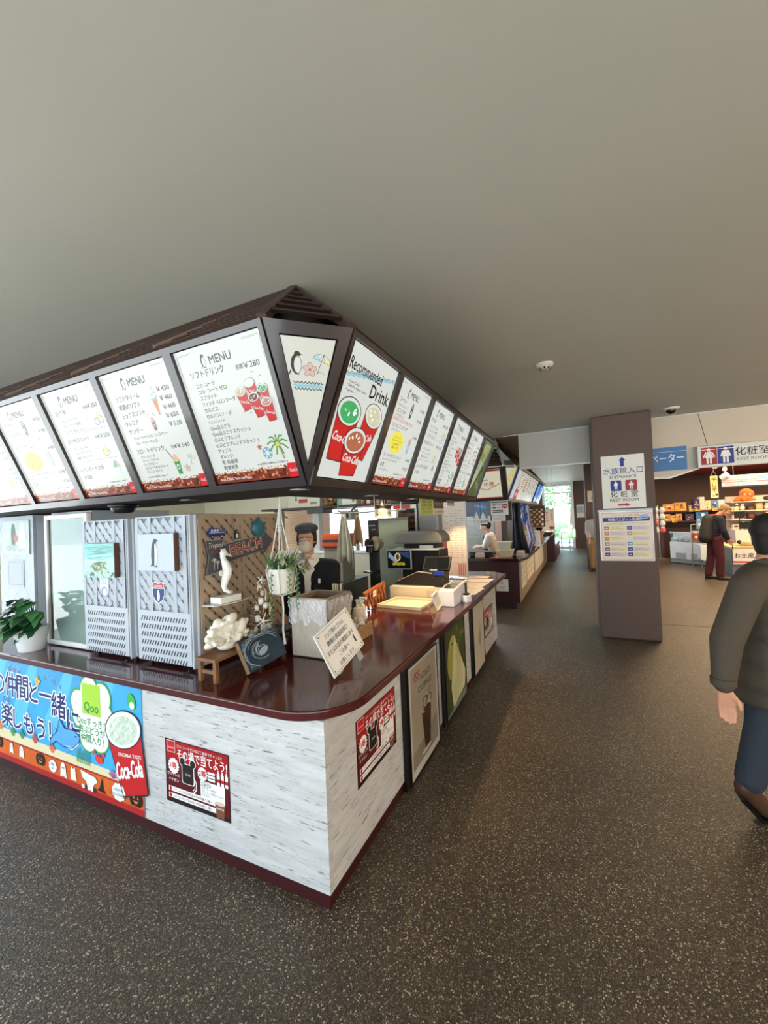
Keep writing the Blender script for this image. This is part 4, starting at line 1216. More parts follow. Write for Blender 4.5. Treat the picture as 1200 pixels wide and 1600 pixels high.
def cooler(label, x0, x1, yf, yb, z1, side_film=False, vents=True):
    z0 = WT + .022
    root = thing('upright_cooler', label, 'cooler', ((x0 + x1) / 2, yf, WT), 'white coolers on the counter')
    b = MB(); b.box(x0 + .01, yf + .03, z0, x1 + .012, yb, z1, M_FRIDGE); b.build('cabinet', root, bevel=.008)
    b = MB(); b.box(x0, yf, z0 + .01, x1 - .012, yf + .03, z1 - .002, M_FRIDGE); b.box(x1 - .012, yf + .004, z0 - .004, x1, yf + .034, z1, M_FRIDGE)
    b.build('door', root, bevel=.004)
    F = frame((x0 + .012, yf - .0005, z0 + .30), (1, 0, 0), (0, 0, 1))
    b = MB()
    w, h = x1 - x0 - .03, z1 - z0 - .31
    b.prism([(0, 0), (w, 0), (w, h), (0, h)], F @ Matrix.Translation((0, 0, .0004)), .0004, mat('#6d747d', 0.6, var=.04))
    lattice_strips(b, F, w, h, .068, .032, M_LAT, mat('#98a0aa', .5))
    for u in (.0, .115, w - .115, w - .03): b.prism([(u, 0), (u + .028, 0), (u + .028, h), (u, h)], F @ Matrix.Translation((0, 0, .0072)), .003, M_LAT)
    b.build('lattice_film', root)
    if vents:
        b = MB()
        for r in range(6):
            zz = z0 + .255 - r * .046
            n = 17
            for i in range(n):
                xx = x0 + .032 + i * (x1 - x0 - .075) / n
                b.prism([(0, 0), (.008, 0), (.021, .026), (.013, .026)], frame((xx, yf - .0012, zz - .013), (1, 0, 0), (0, 0, 1)), .001, M_BLACK)
        b.build('vent_grille', root, label='dark slanted vent slots')
    for x in (x0 + .03, x1 - .04):
        for y in (yf + .06, yb - .06):
            b = MB(); b.cyl((x, y, WT), (x, y, z0 + .002), .014, M_BLACK, n=10); b.build('foot', root)
    b = MB(); b.tube([(x1 - .09, yf + .01, WT + .014), (x1 - .07, yf - .012, WT + .005), (x1 - .045, yf - .02, WT + .004), (x1 - .03, yf - .004, WT + .010), (x1 - .05, yf + .006, WT + .018)], .003, M_BLACK, 6); b.build('cord_loop', root)
    return root
cB = cooler('white lattice-front cooler with a penguin picture and a red-blue shield sticker', -1.375, -.915, .125, .86, 1.690)
cA = cooler('white lattice-front cooler with a sea turtle picture', -1.905, -1.450, .125, .80, 1.686)
# trellis film on the side of the penguin cooler
F = frame((-.901, .165, WT + .05), (0, 1, 0), (0, 0, 1))
b = MB()
b.prism([(0, 0), (.69, 0), (.69, .81), (0, .81)], F @ Matrix.Translation((0, 0, .0004)), .0004, mat('#4f4132', 0.7, var=.06))
lattice_strips(b, F, .69, .81, .070, .034, M_LATT, mat('#8d7a66', .6))
for u in (0.0, .28, .315, .55, .585): b.prism([(u, 0), (u + .026, 0), (u + .026, .81), (u, .81)], F @ Matrix.Translation((0, 0, .0072)), .003, M_LATT)
for v0, v1 in ((0, .026), (.784, .81)): b.prism([(0, v0), (.69, v0), (.69, v1), (0, v1)], F @ Matrix.Translation((0, 0, .0076)), .003, M_LATT)
b.prism([(.664, 0), (.69, 0), (.69, .81), (.664, .81)], F @ Matrix.Translation((0, 0, .0078)), .003, M_LATT)
b.build('trellis_film', cB, label='tan trellis film')
# shield sticker
w, h = .115, .125
sh = [(w * .5, 0), (w * .78, h * .16), (w * .96, h * .42), (w * .97, h * .66), (w * .90, h * .80), (w * .95, h * .96), (w * .72, h), (w * .5, h * .95), (w * .28, h), (w * .05, h * .96), (w * .10, h * .80), (w * .03, h * .66), (w * .04, h * .42), (w * .22, h * .16)]
pr = Pr(w, h, .001, ink('#f2f2f0'), outline=sh)
ins = lambda k: [(w / 2 + (x - w / 2) * k, h * .5 + (y - h * .5) * k) for x, y in sh]
pr.poly([p for p in ins(.92)], ink('#27366f'), 2)
pr.rect(w * .12, h * .70, w * .88, h * .74, ink('#f2f2f0'), 3); pr.poly([(w * .14, h * .74), (w * .86, h * .74), (w * .90, h * .92), (w * .5, h * .90), (w * .10, h * .92)], ink('#b5342c'), 3)
pr.text('HAWAII', w * .5, h * .775, h * .12, ink('#f2f2f0'), 5, fit=w * .55, al='c', bold=.02)
pr.ell(w * .5, h * .38, w * .10, h * .26, ink('#e8e8ec'), 4); pr.line([(w * .5, h * .14), (w * .5, h * .62)], w * .02, ink('#8f97b4'), 5)
pr.build('shield_sticker', frame((-1.227, .1165, 1.190), (1, 0, 0), (0, 0, 1)), cB, label='red and blue shield sticker')
# sail-like sticker on the turtle cooler
w, h = .085, .135
pr = Pr(w, h, .001, ink('#eceef2'), outline=[(w * .5, 0), (w * .9, h * .15), (w, h * .4), (w, h), (0, h), (0, h * .55), (w * .1, h * .2)])
pr.ell(w * .5, h * .26, w * .38, w * .38, ink('#7f90b8'), 2); pr.ell(w * .56, h * .24, w * .27, w * .27, ink('#eceef2'), 3); pr.rect(w * .08, h * .58, w * .92, h * .93, ink('#c3cbe0'), 2)
for i in range(3): pr.scribble(w * .15, h * (.64 + i * .1), w * .6, h * .05, ink('#4a5a8a'), 4, i)
pr.build('surf_sticker', frame((-1.715, .1165, 1.205), (1, 0, 0), (0, 0, 1)), cA, label='pale blue wave sticker')
# glass-door cooler
x0, x1, yf, yb, z0, z1 = -2.47, -1.955, .175, .80, WT + .006, 1.745
cg = thing('glass_door_cooler', 'white cooler with a full glass door, behind the leafy potted plant', 'cooler', ((x0 + x1) / 2, yf, WT), 'white coolers on the counter')
b = MB()
b.box(x0 + .01, yf + .045, z0, x0 + .03, yb, z1 + .015, M_FRIDGE); b.box(x1 - .03, yf + .045, z0, x1 - .01, yb, z1 + .015, M_FRIDGE)
b.box(x0 + .03, yb - .02, z0, x1 - .03, yb, z1, M_FRIDGE); b.box(x0 + .03, yf + .045, z1 - .02, x1 - .03, yb, z1 + .015, M_FRIDGE); b.box(x0 + .03, yf + .045, z0, x1 - .03, yb, z0 + .05, M_FRIDGE)
b.build('cabinet', cg, bevel=.004)
b = MB()
t = .035
b.box(x0, yf, z0, x0 + t, yf + .04, z1, M_WHITE); b.box(x1 - t, yf, z0, x1, yf + .04, z1, M_WHITE); b.box(x0 + t, yf, z0, x1 - t, yf + .04, z0 + t, M_WHITE); b.box(x0 + t, yf, z1 - t, x1 - t, yf + .04, z1, M_WHITE)
b.build('door_frame', cg, bevel=.009)
b = MB(); b.box(x0 + t, yf + .012, z0 + t, x1 - t, yf + .018, z1 - t, mat('#9fb8ae', 0.03, var=.10, scale=4, trans=.45, coat=.25, spec=.5)); b.build('glass_door', cg)
b = MB(); b.box(x0 + t, yf + .004, z0 + t, x0 + t + .022, yf + .012, z1 - t, mat('#6a5f58', .5)); b.build('door_gasket', cg)
for z in (1.08, 1.30, 1.52):
    b = MB(); b.box(x0 + .032, yf + .06, z, x1 - .032, yb - .03, z + .008, M_ALU); b.build('shelf', cg)
# herringbone panel cooler at the picture edge
x0, x1, yf = -3.42, -2.895, .30
ch4 = thing('panelled_cooler', 'pale cooler with herringbone panel and framed picture at the picture edge', 'cooler', ((x0 + x1) / 2, yf, WT), 'white coolers on the counter')
b = MB(); b.box(x0, yf + .02, WT, x1, .86, 1.768, M_FRIDGE); b.build('cabinet', ch4, bevel=.006)
pr = Pr(x1 - x0, 1.768 - WT - .01, .018, mat('#a0a7af', .4, var=.03))
for i in range(16):
    for j in range(7):
        u, v = j * .09, i * .075
        if u + .085 < x1 - x0 and v + .085 < .93: pr.line([(u, v), (u + .08, v + .08)] if (i + j) % 2 else [(u + .08, v), (u, v + .08)], .003, ink('#7d838a'), 1)
pr.build('herringbone_panel', frame((x0, yf, WT + .005), (1, 0, 0), (0, 0, 1)), ch4)
pr = Pr(.40, .275, .008, mat('#93a69b', .25, var=.2, scale=8))
pr.ell(.16, .15, .035, .10, ink('#4f6a5a'), 2); pr.ell(.20, .13, .03, .03, ink('#c06a5a'), 3)
for i in range(6): pr.ell(.06 + i * .05, .05 + .01 * (i % 2), .035, .02, ink('#9fb0ab'), 2, i)
pr.poly([(.24, .05), (.36, .05), (.33, .25), (.27, .25)], ink('#dfe9f2'), 2)
tag(pr.build('picture_panel', frame((-3.335, .2905, 1.455), (1, 0, 0), (0, 0, 1))), 'square beach picture on the herringbone cooler at the picture edge', 'picture')
pr = Pr(.26, .22, .002, ink('#aab0b6'))
for a, c in (((.02, .02), (.24, .02)), ((.24, .02), (.24, .20)), ((.24, .20), (.02, .20)), ((.02, .20), (.02, .02))): pr.line([a, c], .004, ink('#81878d'), 2)
tag(pr.build('paper_notice', frame((-3.30, .2965, 1.19), (1, 0, 0), (0, 0, 1))), 'blank paper notice on the herringbone cooler under its beach picture', 'notice')

# canvases on the cooler doors
def canvas(name, label, x0, z0, w, h, base, draw, yb=.1160):
    root = thing(name, label, 'picture', (x0 + w / 2, yb, z0), 'canvas pictures on the cooler doors')
    d = .030
    b = MB(); b.box(x0, yb - d, z0, x0 + w, yb, z0 + h, mat('#5c3f2b', .6)); b.build('stretcher', root, label='brown wooden edge')
    pr = Pr(w, h, .001, base)
    draw(pr, w, h)
    pr.build('canvas_print', frame((x0, yb - d - .001, z0), (1, 0, 0), (0, 0, 1)), root)
    return root
def d_peng(pr, w, h):
    bk, wh = ink('#3b444c'), ink('#f4f4f2')
    x, y, s = w * .47, h * .5, h * .78
    pr.poly([(x + s * .05, y + .47 * s), (x - s * .05, y + s * .40), (x - s * .14, y + s * .2), (x - s * .17, y - s * .1), (x - s * .15, y - s * .38), (x - s * .22, y - s * .50), (x - s * .02, y - s * .47), (x + s * .02, y - s * .3), (x + s * .03, y + s * .1), (x + s * .08, y + s * .30)], bk, 2)
    pr.poly([(x + s * .03, y + s * .30), (x + s * .12, y + s * .22), (x + s * .15, y), (x + s * .14, y - s * .3), (x + s * .08, y - s * .45), (x, y - s * .42), (x + s * .02, y - s * .1)], wh, 3)
    pr.line([(x + s * .08, y + s * .30), (x + s * .13, y + s * .2), (x + s * .155, y), (x + s * .14, y - s * .3), (x + s * .08, y - s * .46)], s * .014, bk, 4)
    pr.ell(x + s * .06, y + s * .40, s * .09, s * .075, bk, 4); pr.poly([(x + s * .12, y + s * .44), (x + s * .24, y + s * .40), (x + s * .12, y + s * .37)], bk, 4)
    pr.line([(x - s * .02, y - s * .49), (x + s * .16, y - s * .50)], s * .03, bk, 4)
canvas('wall_canvas', 'white canvas with a standing penguin on the cooler nearest the trellis side', -1.290, 1.383, .30, .205, mat('#b7c0cc', .6, var=.01), d_peng)
def d_turt(pr, w, h):
    r = random.Random(4)
    pr.poly([(0, h * .55), (w * .5, h * .48), (w, h * .62), (w, h), (0, h)], mat('#6fb3ad', .4, var=.25, scale=9), 1)
    for i in range(9): pr.line([(r.uniform(0, .5) * w, (.55 + i * .04) * h), (r.uniform(.5, 1) * w, (.6 + i * .04) * h)], .004, ink(r.choice(['#b9dcd4', '#4f8f8c'])), 2)
    pr.ell(w * .48, h * .33, w * .20, h * .13, ink('#5f6f4a'), 3, .2)
    for dx, dz, a in ((-.2, .02, .6), (.2, -.04, -.5), (-.12, -.14, 1.2), (.1, -.16, -1.1)): pr.ell(w * (.48 + dx), h * (.33 + dz), w * .10, h * .035, ink('#7f8a5c'), 2, a)
    pr.ell(w * .70, h * .42, w * .06, h * .05, ink('#8a9464'), 3)
    for i in range(16): pr.ell(w * (.48 + r.uniform(-.15, .15)), h * (.33 + r.uniform(-.09, .09)), .008, .006, ink('#a9b28a'), 4)
    for i in range(40): pr.ell(r.uniform(.02, .98) * w, r.uniform(.02, .16) * h, .012, .007, ink(r.choice(['#4a6f66', '#b9d3c6', '#8fb5a5'])), 4, r.uniform(0, 3))
canvas('wall_canvas', 'pale green canvas with a swimming sea turtle on a cooler door', -1.815, 1.335, .30, .205, mat('#9fcabd', .4, var=.18, scale=7), d_turt)

# ================================================================== ON THE COUNTER: DECORATIONS
XS = -.8905      # face of the trellis
# arrow sign BEACH
root = thing('arrow_sign', 'dark arrow-shaped beach sign with red lettering on the tan trellis', 'sign', (XS, .45, 1.36), 'signs on the trellis')
out = [(.0, .0), (.13, .02), (.115, .05), (.46, .105), (.46, .075), (.56, .165), (.47, .235), (.465, .205), (.13, .165), (.135, .195), (.0, .195), (.022, .10)]
F = frame((XS + .012, .195, 1.343), (0, 1, 0), (0, 0, 1))
pr = Pr(.56, .24, .010, mat('#4b4c52', .6, var=.25, scale=25, stretch=(1, 6, 1)), outline=out, edge=mat('#2c2a2b', .6))
pr.line(out + [out[0]], .004, ink('#8f8f92'), 2)
pr.text('Tropical', .075, .152, .042, ink('#e0dcd4'), 3, fit=.10, al='c', shear=.3); pr.text('PARADISE', .078, .118, .022, ink('#a5452f'), 3, fit=.085, al='c')
for dx, dz in ((-.003, 0), (.003, 0), (0, .003), (0, -.003)): pr.text('BEACH', .315 + dx, .108 + dz, .095, ink('#d9c9bd'), 3, fit=.27, al='c', bold=.012, rot=.13)
pr.text('BEACH', .315, .108, .095, ink('#8a2c25'), 6, fit=.27, al='c', bold=.005, rot=.13)
pl_ = ink('#d9d6cc')
for x, z in ((.06, .085), (.085, .07)):
    pr.line([(x, z), (x - .004, .025)], .004, pl_, 3)
    for i in range(6): pr.line([(x, z), (x + .02 * math.cos(i * 1.05), z + .012 * math.sin(i * 1.05) - .004)], .004, pl_, 3)
pr.build('sign_board', F, root)
b = MB(); b.box(XS, .30, 1.43, XS + .004, .60, 1.46, M_BLACK); b.build('mount', root)
# little magnets on the trellis
m_ = thing('bus_magnet', 'dark blue bus-shaped magnet on the tan trellis above the arrow sign', 'magnet', (XS, .285, 1.56), 'magnets on the trellis')
pr = Pr(.115, .065, .008, mat('#232f78', .35), outline=[(0, .012), (.115, .012), (.115, .04), (.075, .042), (.07, .062), (.008, .062), (0, .04)])
for u in (.02, .09): pr.ell(u, .012, .011, .011, ink('#1b1c22'), 2); pr.ell(u, .012, .005, .005, ink('#c9ccd2'), 3)
for u in (.012, .032, .052): pr.rect(u, .04, u + .014, .055, ink('#c9d3e6'), 2)
pr.line([(0, .034), (.115, .034)], .004, ink('#c9d3e6'), 2); pr.poly([(.08, .045), (.11, .062), (.112, .045)], ink('#3a4ea0'), 2)
pr.build('bus', frame((XS + .010, .228, 1.545), (0, 1, 0), (0, 0, 1)), m_)
m_ = thing('penguin_magnet', 'tiny black penguin magnet between the bus and the shell magnets', 'magnet', (XS, .435, 1.545), 'magnets on the trellis')
pr = Pr(.04, .055, .006, mat('#1e2023', .4), outline=[(.004, 0), (.036, 0), (.038, .03), (.028, .055), (.012, .055), (.002, .03)])
pr.ell(.02, .018, .010, .015, ink('#e9e9e6'), 2); pr.ell(.014, .043, .003, .003, ink('#e9e9e6'), 2); pr.ell(.026, .043, .003, .003, ink('#e9e9e6'), 2)
pr.build('penguin', frame((XS + .0085, .415, 1.535), (0, 1, 0), (0, 0, 1)), m_)
m_ = thing('turtle_plaque', 'teal turtle-shell plaque high on the tan trellis', 'plaque', (XS, .62, 1.55), 'magnets on the trellis')
b = MB(Matrix.Translation((XS + .008, .625, 1.592)) @ Matrix.Rotation(PI / 2, 4, 'Y'))
b.lathe((0, 0, 0), [(.056, -.008), (.058, 0), (.048, .012), (.025, .019), (0, .021)], mat('#2f6b78', .35, var=.35, scale=30), 22, .95, 1.0); b.build('shell', m_, smooth=50)
for a, r in ((.5, .012), (2.6, .012), (3.7, .012), (5.7, .012), (1.57, .014)):
    b = MB(); b.ball((XS + .008, .625 + .062 * math.cos(a), 1.592 + .060 * math.sin(a)), (.006, r, r * .8), mat('#2a5a66', .4), 10); b.build('flipper', m_, smooth=60)

# wall shelf with a seahorse
root = thing('glass_shelf', 'small clear shelf on the trellis carrying a white seahorse', 'shelf', (XS + .06, .31, 1.180))
b = MB(); b.prism([(0, .17), (.09, .175), (.12, .30), (.09, .455), (0, .46)], Matrix.Translation((XS + .001, 0, 1.186)), .006, mat('#d3d3cc', .1, var=.02, trans=.25)); b.build('shelf_plate', root)
b = MB(); b.box(XS, .20, 1.165, XS + .004, .43, 1.180, M_STEEL); b.build('rail', root)
SHX, SHY, SHZ = XS + .055, .29, 1.186
root = thing('seahorse_figurine', 'white ribbed seahorse figurine on a square plinth', 'figurine', (SHX, SHY, SHZ))
b = MB(); b.box(SHX - .042, SHY - .075, SHZ, SHX + .042, SHY + .075, SHZ + .036, mat('#e8e7e2', .6)); b.build('plinth', root, bevel=.003)
pts = [(.0, .035, .05), (.022, .020, .052), (.030, -.005, .056), (.018, -.022, .07), (0, -.012, .09), (-.004, .000, .115), (.0, .012, .15), (.002, .016, .18), (0, .008, .21), (-.002, -.006, .238), (0, -.016, .262)]
rad = [.008, .009, .010, .012, .015, .020, .025, .026, .022, .015, .013]
pp = []
for i in range(len(pts) - 1):
    q0 = (SHX + pts[i][0], SHY + pts[i][1], SHZ + pts[i][2]); q1 = (SHX + pts[i + 1][0], SHY + pts[i + 1][1], SHZ + pts[i + 1][2])
    cap(pp, q0, q1, rad[i], rad[i + 1], 12)
    for t in (0, .33, .66):
        if i < 3: continue
        q = Vector(q0).lerp(q1, t); r = rad[i] * (1 - t) + rad[i + 1] * t
        ell(pp, q, (r * 1.16, r * 1.16, .0035), n=14)
ell(pp, (SHX, SHY - .006, SHZ + .275), (.017, .024, .019)); cap(pp, (SHX, SHY + .010, SHZ + .270), (SHX, SHY + .046, SHZ + .255), .009, .006)
for dy in (-.018, -.004, .008): cap(pp, (SHX, SHY + dy, SHZ + .285), (SHX, SHY + dy - .006, SHZ + .302), .006, .003, 8)
ell(pp, (SHX, SHY - .028, SHZ + .165), (.004, .018, .018))
organic('seahorse', pp, mat('#eeeeea', .5), .0028, 2, root)

# wooden bench and coral
WOOD = mat('#7a5434', .45, var=.22, scale=10, stretch=(1, 1, 8))
WOODD = mat('#3f291b', .5, var=.2, scale=10, stretch=(8, 8, 1))
def bench(label, x0, x1, y0, y1, h, m, cat='bench'):
    root = thing('wooden_bench', label, cat, ((x0 + x1) / 2, (y0 + y1) / 2, WT), 'little wooden benches on the counter')
    t = .018
    b = MB(); b.box(x0 - .01, y0 - .012, WT + h - t, x1 + .01, y1 + .012, WT + h, m); b.build('bench_seat', root, bevel=.003)
    for x in (x0 + .008, x1 - .008):
        for y in (y0 + .008, y1 - .008):
            b = MB(); b.box(x - .011, y - .011, WT, x + .011, y + .011, WT + h - t, m); b.build('leg', root, bevel=.002)
    for y in (y0 + .008, y1 - .008):
        b = MB(); b.box(x0 + .018, y - .007, WT + h * .36, x1 - .018, y + .007, WT + h * .36 + .018, m); b.build('stretcher', root)
    return root
bench('small light-brown wooden bench under the white coral', -.800, -.678, .060, .40, .125, WOOD)
bench('small dark wooden bench under the twig tree', -.84, -.690, .43, .72, .125, WOODD)
CX, CY, CZc = -.745, .19, WT + .125
pp = []
r = random.Random(11)
def blade(cx, cy, z, ang, up, wd, th):
    M = Matrix.Translation((cx, cy, z)) @ Matrix.Rotation(ang, 4, 'Z') @ Matrix.Rotation(up, 4, 'X')
    return M
ell(pp, (CX, CY + .01, CZc + .03), (.045, .06, .030))
for (dy, dz, ry, rz_, an) in ((-.08, .060, .055, .022, .25), (-.105, .082, .025, .03, .4), (.0, .115, .055, .055, .0), (.045, .125, .045, .055, -.2), (.09, .11, .03, .045, -.4), (.11, .075, .035, .03, -.5), (-.03, .075, .05, .04, .2), (.03, .06, .055, .03, 0), (-.045, .145, .03, .035, .3), (.02, .165, .04, .03, 0)):
    ell(pp, (CX + r.uniform(-.025, .03), CY + dy, CZc + dz), (.022, ry, rz_), (an + r.uniform(-.3, .3), r.uniform(-.4, .4), r.uniform(-.5, .5)))
for i in range(46):
    a = r.uniform(-1, 1)
    ell(pp, (CX + r.uniform(-.03, .05), CY + a * .12, CZc + .05 + r.uniform(0, .13) * (1 - .5 * abs(a))), (r.uniform(.008, .016),) * 3, n=10)
for dy, ex, ez in ((-.10, -.135, .09), (.08, .135, .13), (.10, .14, .07)): cap(pp, (CX + .02, CY + dy * .6, CZc + .06), (CX + .02, CY + ex, CZc + ez), .026, .014)
organic('coral_ornament', pp, mat('#e9e6d9', .65, var=.04, scale=60, bump=.3), .004, 2, org=(CX, CY, CZc), label='white lobed coral ornament on the light-brown bench', cat='ornament')

# twig tree with shells
TX, TY, TZ = -.783, .515, WT + .127
root = thing('twig_tree', 'cone tree of brown twigs decorated with white shells and starfish', 'ornament', (TX, TY, TZ))
b = MB(); r = random.Random(2)
for i in range(300):
    t = r.random() ** 1.3; a = r.uniform(0, 6.28); R = .068 * (1 - t) + .006; z = .01 + .30 * t
    p = Vector((TX + R * math.cos(a), TY + R * math.sin(a), TZ + z)); d = Vector((math.cos(a + r.uniform(-1.3, 1.3)), math.sin(a + r.uniform(-1.3, 1.3)), r.uniform(-.2, .6))).normalized() * r.uniform(.02, .04)
    b.tube([p - d * .6, p + d * .6], [.0035, .0022], mat(r.choice(['#a98d6f', '#7c6248', '#c2ab8c']), .7), 5)
b.lathe((TX, TY, TZ), [(.062, 0), (.058, .02), (.004, .31)], mat('#5e4936', .8), 20)
b.build('twig_cone', root)
SHELL = mat('#ece8df', .45, var=.06)
def starfish(b, c, R, n, ang, m, th=.006):
    n = Vector(n).normalized(); u = n.orthogonal().normalized(); w_ = n.cross(u)
    for i in range(5):
        a = ang + i * 2 * PI / 5
        d = u * math.cos(a) + w_ * math.sin(a)
        b.tube([Vector(c), Vector(c) + d * R * .5, Vector(c) + d * R], [th, th * .75, th * .3], m, 8)
    return b
b = starfish(MB(), (TX + .045, TY - .040, TZ + .085), .052, (.75, -.6, .3), .4, SHELL); b.build('starfish', root, smooth=50)
b = starfish(MB(), (TX + .012, TY - .01, TZ + .325), .030, (.7, -.7, .1), 1.2, SHELL, .004); b.build('starfish', root, smooth=50)
for a, z, s_ in ((-.9, .20, .022), (-1.5, .16, .018), (-.5, .245, .016), (-1.25, .10, .022), (-.2, .17, .02), (-.75, .05, .022), (-1.4, .035, .02), (-.3, .045, .024), (-1.0, .285, .012)):
    R = .070 * (1 - z / .32) + .008
    b = MB(); b.ball((TX + R * math.cos(a), TY + R * math.sin(a), TZ + z), (s_ * .8, s_ * .8, s_), SHELL, 12)
    for k in range(3): b.tube([(TX + R * math.cos(a) + s_ * .3 * (k - 1), TY + R * math.sin(a) - s_ * .5, TZ + z + s_ * .6), (TX + R * math.cos(a), TY + R * math.sin(a) - s_ * .7, TZ + z - s_ * .8)], s_ * .2, SHELL, 6)
    b.build('shell', root, smooth=60)
for a, z, L in ((-.15, .20, .05), (-1.7, .26, .035), (.1, .11, .05)):
    R = .070 * (1 - z / .32) + .012
    b = MB(); b.tube([(TX + R * math.cos(a), TY + R * math.sin(a), TZ + z), (TX + R * math.cos(a) + .008, TY + R * math.sin(a), TZ + z + L), (TX + R * .8 * math.cos(a), TY + R * .8 * math.sin(a), TZ + z + L * 1.5)], [.006, .005, .003], mat('#d3c2a4', .6), 8); b.build('driftwood', root, smooth=50)
# pair of penguin figurines
def penguin_fig(label, x, y, h, hat):
    z = WT + .125
    root = thing('penguin_figurine', label, 'figurine', (x, y, z), 'penguin figurines at the twig tree')
    pp = []
    ell(pp, (x, y, z + h * .30), (h * .24, h * .24, h * .31)); ell(pp, (x, y, z + h * .72), (h * .19, h * .19, h * .18)); cap(pp, (x + h * .12, y - h * .1, z + h * .70), (x + h * .24, y - h * .2, z + h * .67), h * .06, h * .02)
    for q in (-1, 1): ell(pp, (x + q * h * .16, y + q * h * .16, z + h * .36), (h * .07, h * .07, h * .2), (0, q * .3, 0))
    organic('penguin_body', pp, mat('#b9b7b2', .5, var=.2, scale=30), h * .045, 2, root)
    b = MB(); b.ball((x + h * .10, y - h * .10, z + h * .30), (h * .17, h * .17, h * .24), mat('#e6e2da', .5), 14); b.build('belly', root, smooth=60)
    if hat:
        b = MB(); b.lathe((x, y, z + h * .80), [(h * .20, 0), (h * .20, h * .05), (h * .13, h * .12), (0, h * .15)], mat('#7a4038', .6), 14); b.build('cap', root, smooth=50)
    return root
penguin_fig('small grey penguin figurine with a red-brown cap beside the twig tree', -.735, .375, .080, True)
penguin_fig('grey penguin figurine standing right against the twig tree', -.703, .446, .085, False)

# wave picture leaning on the bench
root = thing('wave_picture', 'dark canvas of a curling wave leaning tilted against the bench', 'picture', (-.60, .30, WT))
F = frame((-.582, .195, WT + .017), (.08, 1, .10), (-.45, -.05, 1))
w, h = .27, .17
b = MB(F); b.box(0, 0, -.03, w, h, 0, mat('#8a6a4c', .6, var=.15)); b.build('stretcher', root, label='bare wooden edge')
pr = Pr(w, h, .0006, mat('#2b3d49', .4, var=.5, scale=12))
r = random.Random(9)
for i in range(26):
    R = .02 + i * .0058; c = (.13 + r.uniform(-.004, .004), .085 + r.uniform(-.004, .004)); a0 = r.uniform(0, 2); a1 = a0 + r.uniform(1.5, 4)
    pts = [(c[0] + R * 1.15 * math.cos(a0 + (a1 - a0) * t / 14), c[1] + R * .75 * math.sin(a0 + (a1 - a0) * t / 14)) for t in range(15)]
    pts = [p for p in pts if .004 < p[0] < w - .004 and .004 < p[1] < h - .004]
    if len(pts) > 2: pr.line(pts, r.uniform(.002, .0045), ink(r.choice(['#8fa6b3', '#1d2a33', '#5c7a8c', '#c3d0d6', '#3a5666'])), 2)
pr.ell(.13, .075, .035, .018, ink('#a9bac2'), 3, .3)
pr.build('canvas_print', F @ Matrix.Translation((0, 0, .0012)), root)

# leafy plant in a white pot
def leaf(b, base, d, L, wd, m, droop=.4, up=(0, 0, 1), segs=5, holes=False):
    base, d = Vector(base), Vector(d).normalized()
    s = d.cross(Vector(up))
    s = s.normalized() if s.length > 1e-4 else Vector((1, 0, 0))
    n = s.cross(d)
    vs, fs = [], []
    for i in range(segs + 1):
        t = i / segs
        c = base + d * (L * t) - Vector((0, 0, 1)) * (droop * L * t * t)
        ww = wd * math.sin(PI * min(1, .12 + .88 * t)) * (1.0 if t < .98 else 0.15)
        if holes and i % 2 == 1: ww *= .72
        vs += [c - s * ww + n * ww * .25, c, c + s * ww + n * ww * .25]
    for i in range(segs):
        k = i * 3
        fs += [(k, k + 1, k + 4, k + 3), (k + 1, k + 2, k + 5, k + 4)]
    b.add(vs, fs, m)
PX, PY = -2.41, .060
root = thing('potted_plant', 'leafy green plant with lobed leaves in a white pot', 'plant', (PX, PY, WT))
b = MB(); b.lathe((PX, PY, WT), [(.068, 0), (.072, .004), (.098, .15), (.098, .160), (.088, .160), (.084, .14), (0, .135)], mat('#e3e5e6', .35), 32); b.build('plant_pot', root, smooth=40)
r = random.Random(21)
G3 = [mat(c, .35, var=.25, scale=20) for c in ('#2f6238', '#24502e', '#3f7a45', '#1d4226')]
for i in range(48):
    a = r.uniform(0, 6.28); R = r.uniform(.03, .15); zz = r.uniform(.16, .35)
    b = MB(); sa = math.sin(a) if math.sin(a) < 0 else .1 * math.sin(a)
    tip = Vector((PX + R * math.cos(a), PY + R * .75 * sa - .01, WT + zz - .5 * R * (R > .1)))
    b.tube([(PX + .03 * math.cos(a), PY + .03 * math.sin(a), WT + .14), (PX + R * .5 * math.cos(a), PY + R * .4 * sa, WT + .14 + (zz - .14) * .75), tip], .0022, G3[1], 5)
    leaf(b, tip, (math.cos(a + r.uniform(-.6, .6)), -abs(math.sin(a + r.uniform(-.6, .6))) - .2, r.uniform(-.3, .35)), r.uniform(.085, .12), r.uniform(.040, .056), G3[i % 4], r.uniform(.3, .8), segs=7, holes=True)
    b.build('leaf', root, smooth=60)

